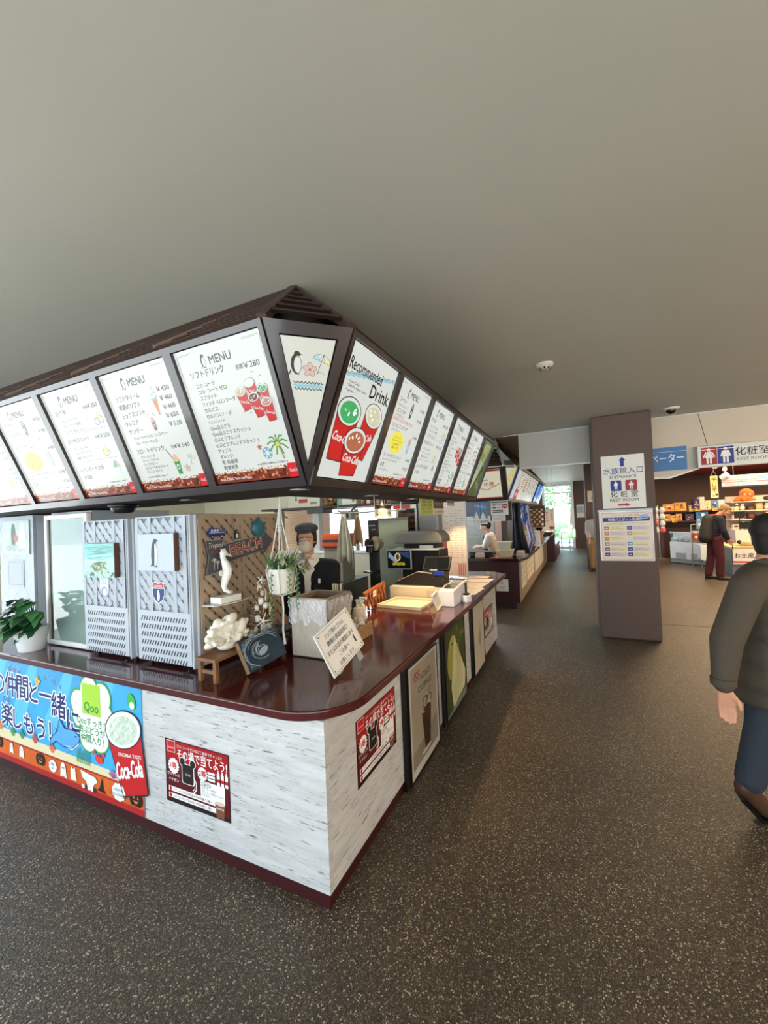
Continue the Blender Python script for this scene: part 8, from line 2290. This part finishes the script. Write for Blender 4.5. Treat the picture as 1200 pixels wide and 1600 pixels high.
def hand_prims(pp, w, d, side, s=1.0, curl=.35):
    """palm, four unequal bent fingers and a thumb; d = pointing direction, side = direction of the thumb"""
    d = V(d).normalized(); side = (V(side) - d * V(side).dot(d)).normalized(); n = d.cross(side)
    w = V(w)
    def slabcap(a, c, r0, r1): cap(pp, a, c, r0 * s, r1 * s, 10)
    for t in (-.026, -.009, .009, .026): slabcap(w + side * t * .7 * s, w + d * .075 * s + side * t * s, .014, .0115)
    for i, (t, L) in enumerate(((.028, .066), (.010, .074), (-.009, .069), (-.027, .054))):
        a = w + d * .085 * s + side * t * s
        m1 = a + (d + n * curl * .5).normalized() * L * .45 * s
        m2 = m1 + (d + n * curl * 1.2).normalized() * L * .32 * s
        m3 = m2 + (d + n * curl * 2.0).normalized() * L * .26 * s
        slabcap(a - d * .012 * s, m1, .0095, .0088); slabcap(m1, m2, .0088, .0080); slabcap(m2, m3, .0080, .0065)
    a = w + d * .022 * s + side * .026 * s
    m1 = a + (d * .75 + side * .6 + n * .2).normalized() * .040 * s; m2 = m1 + (d + side * .15 + n * .25).normalized() * .030 * s
    slabcap(a, m1, .0125, .0105); slabcap(m1, m2, .0105, .008)
def limb(pp, pts, rs):
    for i in range(len(pts) - 1): cap(pp, pts[i], pts[i + 1], rs[i], rs[i + 1], 14)
def torso(pp, pel, chest, neck, wx, dx, yaw, k=1.0):
    pel, chest, neck = V(pel), V(chest), V(neck)
    for t in (0, .2, .4, .6, .8, 1.0):
        c = pel.lerp(chest, t); w = (.160 + .018 * math.sin(t * PI)) * wx + .022 * t
        ell(pp, c, (w * k, .112 * dx * k, .10 * k), (0, 0, yaw))
    ell(pp, chest.lerp(neck, .35), (.175 * wx * k, .095 * dx * k, .075 * k), (0, 0, yaw))
def shoe(root, heel, toe, h, m, k=1.0, sole=None, name='shoe'):
    heel, toe = V(heel), V(toe); pp = []
    cap(pp, heel + V((0, 0, .045 * k)), heel.lerp(toe, .45) + V((0, 0, .045 * k)), .042 * k, .040 * k); cap(pp, heel.lerp(toe, .4) + V((0, 0, .038 * k)), toe + V((0, 0, .032 * k)), .042 * k, .030 * k); cap(pp, heel + V((0, 0, .05 * k)), heel + V((0, 0, h)), .042 * k, .040 * k)
    o = organic(name, pp, m, .008, 4, root)
    pp = []
    cap(pp, heel + V((0, 0, .012)), toe + V((0, 0, .012)), .046 * k, .036 * k)
    mb = MB(); d = (toe - heel); dn = d.normalized(); sd = dn.cross(V((0, 0, 1))).normalized()
    out = []
    for i in range(16):
        t = PI * i / 15; out.append(toe + dn * .034 * k * math.sin(t) + sd * .043 * k * math.cos(t))
    for i in range(16):
        t = PI * i / 15; out.append(heel - dn * .040 * k * math.sin(t) - sd * .040 * k * math.cos(t))
    mb.add([p for p in out] + [p + V((0, 0, .016 * k)) for p in out], [tuple(range(31, -1, -1)), tuple(range(32, 64))] + [(i, (i + 1) % 32, 32 + (i + 1) % 32, 32 + i) for i in range(32)], sole or M_BLACK)
    mb.build('shoe_sole', root)
    return o

# ---- the man walking at the right edge
HX_, HY_ = 1.90, 1.40
root = thing('person', 'person in a dark grey-brown jacket and jeans walking at the right picture edge', 'person', (1.86, 1.40, 0))
hc, nk, ch, pel = V((1.945, 1.415, 1.435)), V((1.905, 1.415, 1.30)), V((1.855, 1.41, 1.13)), V((1.86, 1.41, .80))
shR, elR, wrR = V((1.755, 1.255, 1.185)), V((1.628, 1.135, .945)), V((1.598, 1.098, .725))
shL, elL, wrL = V((1.87, 1.575, 1.19)), V((2.02, 1.64, .95)), V((2.17, 1.62, .80))
hipR, knR, anR = V((1.835, 1.33, .78)), V((1.80, 1.30, .47)), V((1.715, 1.262, .20))
hipL, knL, anL = V((1.87, 1.49, .78)), V((2.02, 1.48, .46)), V((2.13, 1.48, .09))
yaw_m = math.radians(98)
pp = []
Rm = head_prims(pp, hc, yaw_m, -.12, 1.0)
limb(pp, [nk, hc + V((-.01, 0, -.06))], [.058, .054]); torso(pp, pel, ch, nk, .82, .85, yaw_m)
limb(pp, [shR, elR, wrR], [.048, .038, .026]); limb(pp, [shL, elL, wrL], [.048, .038, .026])
hand_prims(pp, wrR + V((.004, .0, -.01)), (.05, .01, -1), (.9, -.35, 0), 1.0, .30); hand_prims(pp, wrL, (.5, -.05, -.8), (.5, -.6, 0), 1.0, .35)
limb(pp, [hipR, knR, anR], [.075, .055, .040]); limb(pp, [hipL, knL, anL], [.075, .055, .040]); limb(pp, [nk, ch], [.07, .10])
organic('body', pp, SKIN, .0058, 3, root)
face_parts(root, Rm, 1.0)
pp = []
for x, y, z, r in ((0, .028, .050, (.086, .098, .084)), (0, .055, -.01, (.074, .066, .085)), (-.062, .012, .02, (.028, .060, .062)), (.062, .012, .02, (.028, .060, .062)), (0, -.045, .095, (.062, .045, .034)), (0, .070, -.055, (.058, .045, .04))):
    mb = MB(Rm @ Matrix.Translation((x, y, z))); mb.ball((0, 0, 0), r, None, 18); pp.append((mb.v, mb.f))
organic('hair', pp, mat('#17130f', .55, var=.3, scale=60, bump=.4, stretch=(1, 1, 6)), .009, 3, root)
JK = mat('#4a4135', .85, var=.12, scale=120, bump=.12)
pp = []
torso(pp, pel + V((0, 0, -.12)), ch, nk + V((0, 0, -.03)), 1.05, 1.15, yaw_m); limb(pp, [ch + V((0, 0, .08)), shR], [.10, .082]); limb(pp, [ch + V((0, 0, .08)), shL], [.10, .082])
limb(pp, [shR, elR, wrR + V((.002, .002, .02))], [.080, .070, .050]); limb(pp, [shL, elL, wrL + V((-.01, 0, .02))], [.080, .068, .050])
ell(pp, pel + V((.01, 0, .02)), (.215, .17, .14), (0, 0, yaw_m)); ell(pp, pel + V((.01, 0, -.10)), (.23, .185, .13), (0, 0, yaw_m)); ell(pp, pel + V((.01, 0, -.19)), (.235, .195, .07), (0, 0, yaw_m))
organic('jacket', pp, JK, .010, 5, root)
b = MB(); b.tube([nk + V((-.07, .0, -.005)), nk + V((-.045, -.062, .012)), nk + V((.02, -.075, -.015)), nk + V((.065, -.06, -.07)), nk + V((.085, -.045, -.15))], [.016, .018, .018, .016, .010], JK, 8); b.build('lapel', root, smooth=60)
b = MB(); b.box(1.83, 1.205, .795, 1.95, 1.235, .815, mat('#37322a', .8)); b.build('pocket_flap', root)
b = MB(); b.tube([nk + V((-.06, 0, .012)), nk + V((-.01, -.062, .02)), nk + V((.055, -.045, -.005)), nk + V((.07, .0, -.03))], .014, mat('#b9cbe0', .7), 8); b.build('shirt_collar', root, smooth=60, label='pale blue shirt collar')
b = MB(); b.tube([wrR + V((0, 0, .045)), wrR + V((0, 0, .012))], [.054, .053], JK, 16); b.build('cuff', root, smooth=60)
JN = mat('#2a313a', .85, var=.15, scale=60, bump=.1)
pp = []
limb(pp, [pel + V((0, -.06, -.02)), hipR, knR, anR + V((.01, 0, .01))], [.09, .088, .078, .066]); limb(pp, [pel + V((0, .06, -.02)), hipL, knL, anL + V((0, 0, .03))], [.09, .088, .078, .066])
organic('jeans', pp, JN, .010, 4, root)
BRS = mat('#4a3020', .45, var=.2, scale=20)
pp = []
cap(pp, (1.700, 1.255, .165), (1.785, 1.285, .060), .046, .042); cap(pp, (1.785, 1.285, .060), (1.845, 1.305, .040), .042, .034); cap(pp, (1.700, 1.255, .165), (1.722, 1.264, .225), .046, .050)
organic('shoe', pp, BRS, .008, 4, root, label='brown leather shoe')
b = MB(); b.bar((1.672, 1.245, .128), (1.760, 1.276, .020), .075, .018, M_BLACK, (-.7, 0, -.5)); b.bar((1.756, 1.276, .018), (1.868, 1.312, .009), .078, .016, M_BLACK); b.build('shoe_sole', root)
shoe(root, (2.11, 1.48, .0), (2.30, 1.475, .0), .11, BRS)

# ---- the shopper
root = thing('person', 'person in a dark top and burgundy trousers bending over the shop table', 'person', (3.60, 9.65, 0))
hc, nk, ch, pel = V((3.80, 9.60, 1.475)), V((3.70, 9.63, 1.385)), V((3.655, 9.65, 1.22)), V((3.615, 9.66, .88))
yaw_s = math.radians(72)
pp = []
Rs = head_prims(pp, hc, yaw_s, .55, 1.0)
limb(pp, [nk, hc + V((-.03, 0, -.03))], [.056, .052]); torso(pp, pel, ch, nk, .85, .85, yaw_s)
a = dict(shR=V((3.68, 9.47, 1.30)), elR=V((3.72, 9.44, 1.05)), wrR=V((3.81, 9.50, .87)), shL=V((3.66, 9.83, 1.30)), elL=V((3.73, 9.88, 1.05)), wrL=V((3.84, 9.80, .90)))
limb(pp, [a['shR'], a['elR'], a['wrR']], [.046, .038, .027]); limb(pp, [a['shL'], a['elL'], a['wrL']], [.046, .038, .027])
hand_prims(pp, a['wrR'], (.4, .1, -.8), (.7, -.4, .4), .95, .5); hand_prims(pp, a['wrL'], (.5, -.2, -.7), (.5, -.4, .5), .95, .5)
hR, kR, aR, hL, kL, aL = V((3.64, 9.57, .85)), V((3.67, 9.56, .47)), V((3.66, 9.58, .09)), V((3.60, 9.75, .85)), V((3.56, 9.76, .47)), V((3.49, 9.72, .09))
limb(pp, [hR, kR, aR], [.075, .052, .038]); limb(pp, [hL, kL, aL], [.075, .052, .038])
organic('body', pp, SKIN, .0085, 2, root)
face_parts(root, Rs, 1.0)
pp = []
for x, y, z, r in ((0, .020, .060, (.080, .094, .070)), (0, .055, .01, (.070, .058, .072)), (-.060, .012, .03, (.022, .05, .045)), (.060, .012, .03, (.022, .05, .045)), (0, -.055, .085, (.058, .038, .028))):
    mb = MB(Rs @ Matrix.Translation((x, y, z))); mb.ball((0, 0, 0), r, None, 16); pp.append((mb.v, mb.f))
organic('hair', pp, mat('#8a6a45', .6, var=.4, scale=60, stretch=(1, 1, 6)), .011, 3, root, label='light brown hair')
pp = []
torso(pp, pel + V((0, 0, .04)), ch, nk + V((0, 0, -.03)), 1.0, 1.1, yaw_s); limb(pp, [ch + V((0, 0, .08)), a['shR'], a['elR'], a['wrR'] + V((-.01, 0, .02))], [.09, .078, .062, .045]); limb(pp, [ch + V((0, 0, .08)), a['shL'], a['elL'], a['wrL'] + V((-.01, 0, .02))], [.09, .078, .062, .045])
organic('pullover', pp, mat('#1f2030', .85, var=.12, scale=60), .012, 4, root)
pp = []
cap(pp, (3.50, 9.58, 1.30), (3.44, 9.56, .93), .11, .13); cap(pp, (3.52, 9.72, 1.30), (3.46, 9.72, .93), .09, .11); ell(pp, (3.44, 9.62, .88), (.12, .15, .10)); cap(pp, (3.62, 9.60, 1.34), (3.50, 9.58, 1.28), .06, .10)
organic('shoulder_bag', pp, mat('#2b2926', .7, var=.15, scale=30), .014, 4, root, label='dark slouchy bag hanging at the back')
b = MB(); b.tube([(3.50, 9.56, 1.36), (3.62, 9.52, 1.38), (3.74, 9.50, 1.20), (3.78, 9.51, 1.02), (3.72, 9.52, .93)], .012, M_BLACK, 6); b.build('bag_strap', root, smooth=60)
pp = []
limb(pp, [pel + V((0, -.05, 0)), hR, kR, aR + V((0, 0, .02))], [.12, .105, .082, .074]); limb(pp, [pel + V((0, .05, 0)), hL, kL, aL + V((0, 0, .02))], [.12, .105, .082, .074])
organic('trousers', pp, mat('#47151d', .8, var=.1, scale=30), .012, 4, root, label='burgundy trousers')
SB = mat('#1a1a20', .5)
shoe(root, (3.63, 9.57, 0), (3.80, 9.53, 0), .10, SB, .95); shoe(root, (3.46, 9.72, 0), (3.62, 9.67, 0), .10, SB, .95)

# ---- the clerk in the cap
root = thing('person', 'person in a dark cardigan, flat cap and face mask standing inside the corner kiosk', 'person', (-.93, 1.26, 0))
hc, nk, ch, pel = V((-.915, 1.215, 1.475)), V((-.925, 1.235, 1.335)), V((-.93, 1.25, 1.17)), V((-.95, 1.27, .86))
yaw_c = math.radians(28)
pp = []
Rc = head_prims(pp, hc, yaw_c, .05, .97)
limb(pp, [nk, hc + V((0, .01, -.06))], [.052, .048]); torso(pp, pel, ch, nk, .80, .82, yaw_c)
a = dict(shR=V((-1.085, 1.16, 1.245)), elR=V((-1.10, 1.06, 1.02)), wrR=V((-1.02, 1.045, .93)), shL=V((-.775, 1.335, 1.245)), elL=V((-.725, 1.26, 1.03)), wrL=V((-.715, 1.115, .95)))
for s_ in ('R', 'L'): limb(pp, [a['sh' + s_], a['el' + s_], a['wr' + s_]], [.044, .036, .025])
hand_prims(pp, a['wrL'], (-.1, -.8, -.55), (-.8, 0, .3), .92, .45); hand_prims(pp, a['wrR'], (.4, -.3, -.8), (.5, -.6, .2), .92, .45)
limb(pp, [(-1.02, 1.24, .85), (-1.02, 1.22, .47), (-1.03, 1.26, .08)], [.075, .052, .038]); limb(pp, [(-.88, 1.31, .85), (-.87, 1.30, .47), (-.87, 1.33, .08)], [.075, .052, .038])
organic('body', pp, mat('#c79a7e', .5, var=.04), .0062, 3, root)
face_parts(root, Rc, .97, True)
pp = []
for x, y, z, r in ((0, .02, .045, (.080, .092, .072)), (0, .055, -.02, (.068, .052, .075)), (-.064, .005, .01, (.016, .042, .055)), (.064, .005, .01, (.016, .042, .055))):
    mb = MB(Rc @ Matrix.Translation((x, y, z))); mb.ball((0, 0, 0), r, None, 16); pp.append((mb.v, mb.f))
organic('hair', pp, mat('#1d1614', .55, var=.2), .009, 3, root)
pp = []
for x, y, z, r, ro in ((0, .012, .092, (.094, .104, .046), (0, 0, 0)), (0, -.082, .075, (.064, .046, .010), (.25, 0, 0))):
    mb = MB(Rc @ Matrix.Translation((x, y, z)) @ Euler(ro).to_matrix().to_4x4()); mb.ball((0, 0, 0), r, None, 20); pp.append((mb.v, mb.f))
organic('flat_cap', pp, mat('#42424c', .8, var=.1, scale=60), .007, 3, root, label='dark grey flat cap')
pp = []
for x, y, z, r in ((0, -.070, -.040, (.056, .046, .052)), (0, -.085, -.022, (.026, .034, .032))):
    mb = MB(Rc @ Matrix.Translation((x, y, z))); mb.ball((0, 0, 0), r, None, 18); pp.append((mb.v, mb.f))
organic('face_mask', pp, mat('#c9bba8', .8, var=.02), .006, 3, root, label='pale face mask')
b = MB(Rc)
for q in (-1, 1): b.tube([(q * .046, -.075, -.022), (q * .072, -.03, -.012), (q * .078, .01, -.008)], .002, M_WHITE, 6)
b.build('mask_loop', root)
pp = []
torso(pp, pel, ch, nk + V((0, 0, -.02)), .86, .92, yaw_c)
organic('blouse', pp, mat('#d9d2c4', .7, var=.03), .010, 3, root, label='white blouse')
b = MB(Rc)
Rn = Matrix.Translation(nk) @ Matrix.Rotation(yaw_c, 4, 'Z')
b = MB(Rn)
for q in (-1, 1): b.add([(q * .05, -.02, .035), (q * .012, -.085, -.01), (q * .045, -.105, -.075), (q * .095, -.055, -.02), (q * .075, .02, .02)], [(0, 1, 2, 3, 4) if q > 0 else (4, 3, 2, 1, 0)], mat('#e2dccf', .7))
o = b.build('collar', root, label='white pointed collar'); sd = o.modifiers.new('t', 'SOLIDIFY'); sd.thickness = .008
CD = mat('#15151c', .9, var=.1, scale=80)
for q in (-1, 1):
    pp = []
    for t in (0, .2, .4, .6, .8, 1.0):
        c = pel.lerp(ch, t); off = Matrix.Rotation(yaw_c, 3, 'Z') @ V((q * (.074 + .020 * t), 0.0 - .010, 0))
        ell(pp, c + off, ((.092 + .012 * t), .125, .10), (0, 0, yaw_c))
    s_ = 'L' if q > 0 else 'R'
    off = Matrix.Rotation(yaw_c, 3, 'Z') @ V((q * .10, 0, .07)); limb(pp, [ch + off, a['sh' + s_], a['el' + s_], a['wr' + s_].lerp(a['el' + s_], .12)], [.092, .074, .060, .044])
    ell(pp, pel + Matrix.Rotation(yaw_c, 3, 'Z') @ V((q * .08, .0, -.06)), (.10, .13, .09), (0, 0, yaw_c))
    organic('cardigan_half', pp, CD, .010, 4, root, label='dark navy cardigan')
pp = []
limb(pp, [(-.98, 1.25, .86), (-1.02, 1.24, .80), (-1.02, 1.22, .47), (-1.03, 1.26, .10)], [.12, .10, .075, .06]); limb(pp, [(-.92, 1.29, .86), (-.88, 1.31, .80), (-.87, 1.30, .47), (-.87, 1.33, .10)], [.12, .10, .075, .06])
organic('trousers', pp, CD, .014, 3, root)
b = MB(Rn); b.box(.09, -.135, -.185, .105, -.128, -.15, M_WHITE); b.build('name_badge', root, label='small white badge')
root.location.x -= .025
shoe(root, (-1.03, 1.28, 0), (-1.10, 1.12, 0), .09, SB, .9); shoe(root, (-.87, 1.35, 0), (-.93, 1.18, 0), .09, SB, .9)

# ---- the clerk of the second kiosk
root = thing('person', 'person in a white top and dark apron in profile inside the second kiosk', 'person', (-.66, 7.05, 0))
hc, nk, ch, pel = V((-.76, 7.02, 1.365)), V((-.70, 7.04, 1.25)), V((-.66, 7.05, 1.08)), V((-.64, 7.06, .80))
yw = math.radians(-80)
pp = []
Rk = head_prims(pp, hc, yw, .25, .95)
limb(pp, [nk, hc + V((.02, 0, -.05))], [.05, .048]); torso(pp, pel, ch, nk, .82, .85, yw)
limb(pp, [(-.67, 6.89, 1.15), (-.73, 6.83, .98), (-.86, 6.86, .96)], [.045, .038, .026]); limb(pp, [(-.66, 7.2, 1.15), (-.74, 7.22, .96), (-.88, 7.12, .95)], [.045, .038, .026])
hand_prims(pp, (-.86, 6.86, .96), (-1, .1, -.1), (0, .3, 1), .9, .4); hand_prims(pp, (-.88, 7.12, .95), (-1, -.1, -.1), (0, -.3, 1), .9, .4)
for q in (-.08, .08): limb(pp, [(-.64, 7.06 + q, .80), (-.65, 7.06 + q, .44), (-.63, 7.06 + q, .07)], [.075, .055, .038])
organic('body', pp, mat('#d3a68a', .5, var=.04), .010, 2, root)
face_parts(root, Rk, .95)
pp = []
for x, y, z, r in ((0, .02, .050, (.080, .094, .072)), (0, .070, -.005, (.066, .056, .070)), (0, .105, .02, (.04, .04, .04))):
    mb = MB(Rk @ Matrix.Translation((x, y, z))); mb.ball((0, 0, 0), r, None, 16); pp.append((mb.v, mb.f))
organic('hair', pp, mat('#17120f', .55, var=.2), .012, 3, root)
pp = []
torso(pp, pel + V((0, 0, .06)), ch, nk + V((0, 0, -.03)), 1.0, 1.1, yw); limb(pp, [ch + V((0, -.05, .08)), (-.67, 6.89, 1.15), (-.73, 6.83, .98)], [.09, .075, .058]); limb(pp, [ch + V((0, .05, .08)), (-.66, 7.2, 1.15), (-.74, 7.22, .96)], [.09, .075, .058])
organic('white_top', pp, mat('#e0d3c4', .75, var=.03), .012, 3, root, label='white short-sleeved top')
pp = []
ell(pp, pel + V((-.05, 0, .10)), (.16, .135, .20), (0, 0, yw)); ell(pp, pel + V((0, 0, -.1)), (.18, .15, .16), (0, 0, yw)); cap(pp, ch + V((-.10, -.05, .05)), pel + V((-.08, -.03, .2)), .05, .08)
organic('apron', pp, mat('#17171a', .8), .013, 3, root, label='black apron')
pp = []
for q in (-.08, .08): limb(pp, [(-.64, 7.06 + q, .78), (-.65, 7.06 + q, .44), (-.63, 7.06 + q, .09)], [.11, .078, .06])
organic('trousers', pp, mat('#1d1d22', .8), .016, 2, root)
for q in (-.08, .08): shoe(root, (-.61, 7.06 + q, 0), (-.78, 7.06 + q, 0), .08, SB, .9)

# ---- someone half hidden by the brown column
root = thing('person', 'person in a grey shirt and khaki trousers, mostly hidden behind the brown column', 'person', (1.36, 10.7, 0))
hc, nk, ch, pel = V((1.42, 10.66, 1.50)), V((1.38, 10.69, 1.37)), V((1.36, 10.70, 1.20)), V((1.36, 10.72, .88))
yq = math.radians(20)
pp = []
Rq = head_prims(pp, hc, yq, .1, 1.0)
limb(pp, [nk, hc + V((0, 0, -.06))], [.055, .052]); torso(pp, pel, ch, nk, .85, .85, yq)
limb(pp, [(1.20, 10.68, 1.27), (1.17, 10.66, 1.02), (1.20, 10.56, .86)], [.047, .039, .027]); limb(pp, [(1.53, 10.72, 1.27), (1.58, 10.70, 1.02), (1.56, 10.60, .86)], [.047, .039, .027])
hand_prims(pp, (1.20, 10.56, .86), (.1, -.2, -1), (.7, -.5, 0), .95, .4); hand_prims(pp, (1.56, 10.60, .86), (-.1, -.2, -1), (-.7, -.5, 0), .95, .4)
for q in (-.09, .09): limb(pp, [(1.36 + q, 10.72, .86), (1.35 + q, 10.70, .47), (1.34 + q, 10.72, .09)], [.078, .056, .04])
organic('body', pp, SKIN, .010, 2, root)
face_parts(root, Rq, 1.0)
pp = []
for x, y, z, r in ((0, .02, .05, (.079, .093, .07)), (0, .06, -.01, (.068, .05, .07))):
    mb = MB(Rq @ Matrix.Translation((x, y, z))); mb.ball((0, 0, 0), r, None, 16); pp.append((mb.v, mb.f))
organic('hair', pp, mat('#b9b4ac', .6, var=.1), .012, 3, root, label='grey hair')
pp = []
torso(pp, pel + V((0, 0, .02)), ch, nk + V((0, 0, -.03)), 1.02, 1.12, yq); limb(pp, [ch + V((-.05, 0, .08)), (1.20, 10.68, 1.27), (1.17, 10.66, 1.02), (1.195, 10.57, .89)], [.09, .078, .062, .046]); limb(pp, [ch + V((.05, 0, .08)), (1.53, 10.72, 1.27), (1.58, 10.70, 1.02), (1.56, 10.61, .89)], [.09, .078, .062, .046])
organic('shirt', pp, mat('#a3a3a0', .8, var=.3, scale=50), .013, 3, root)
pp = []
for q in (-.09, .09): limb(pp, [(1.36 + q * .6, 10.72, .90), (1.36 + q, 10.72, .84), (1.35 + q, 10.70, .47), (1.34 + q, 10.72, .11)], [.12, .108, .085, .072])
organic('trousers', pp, mat('#8c7350', .8, var=.1), .014, 3, root)
for q in (-.09, .09): shoe(root, (1.33 + q, 10.75, 0), (1.29 + q, 10.57, 0), .09, mat('#3a2a20', .5))
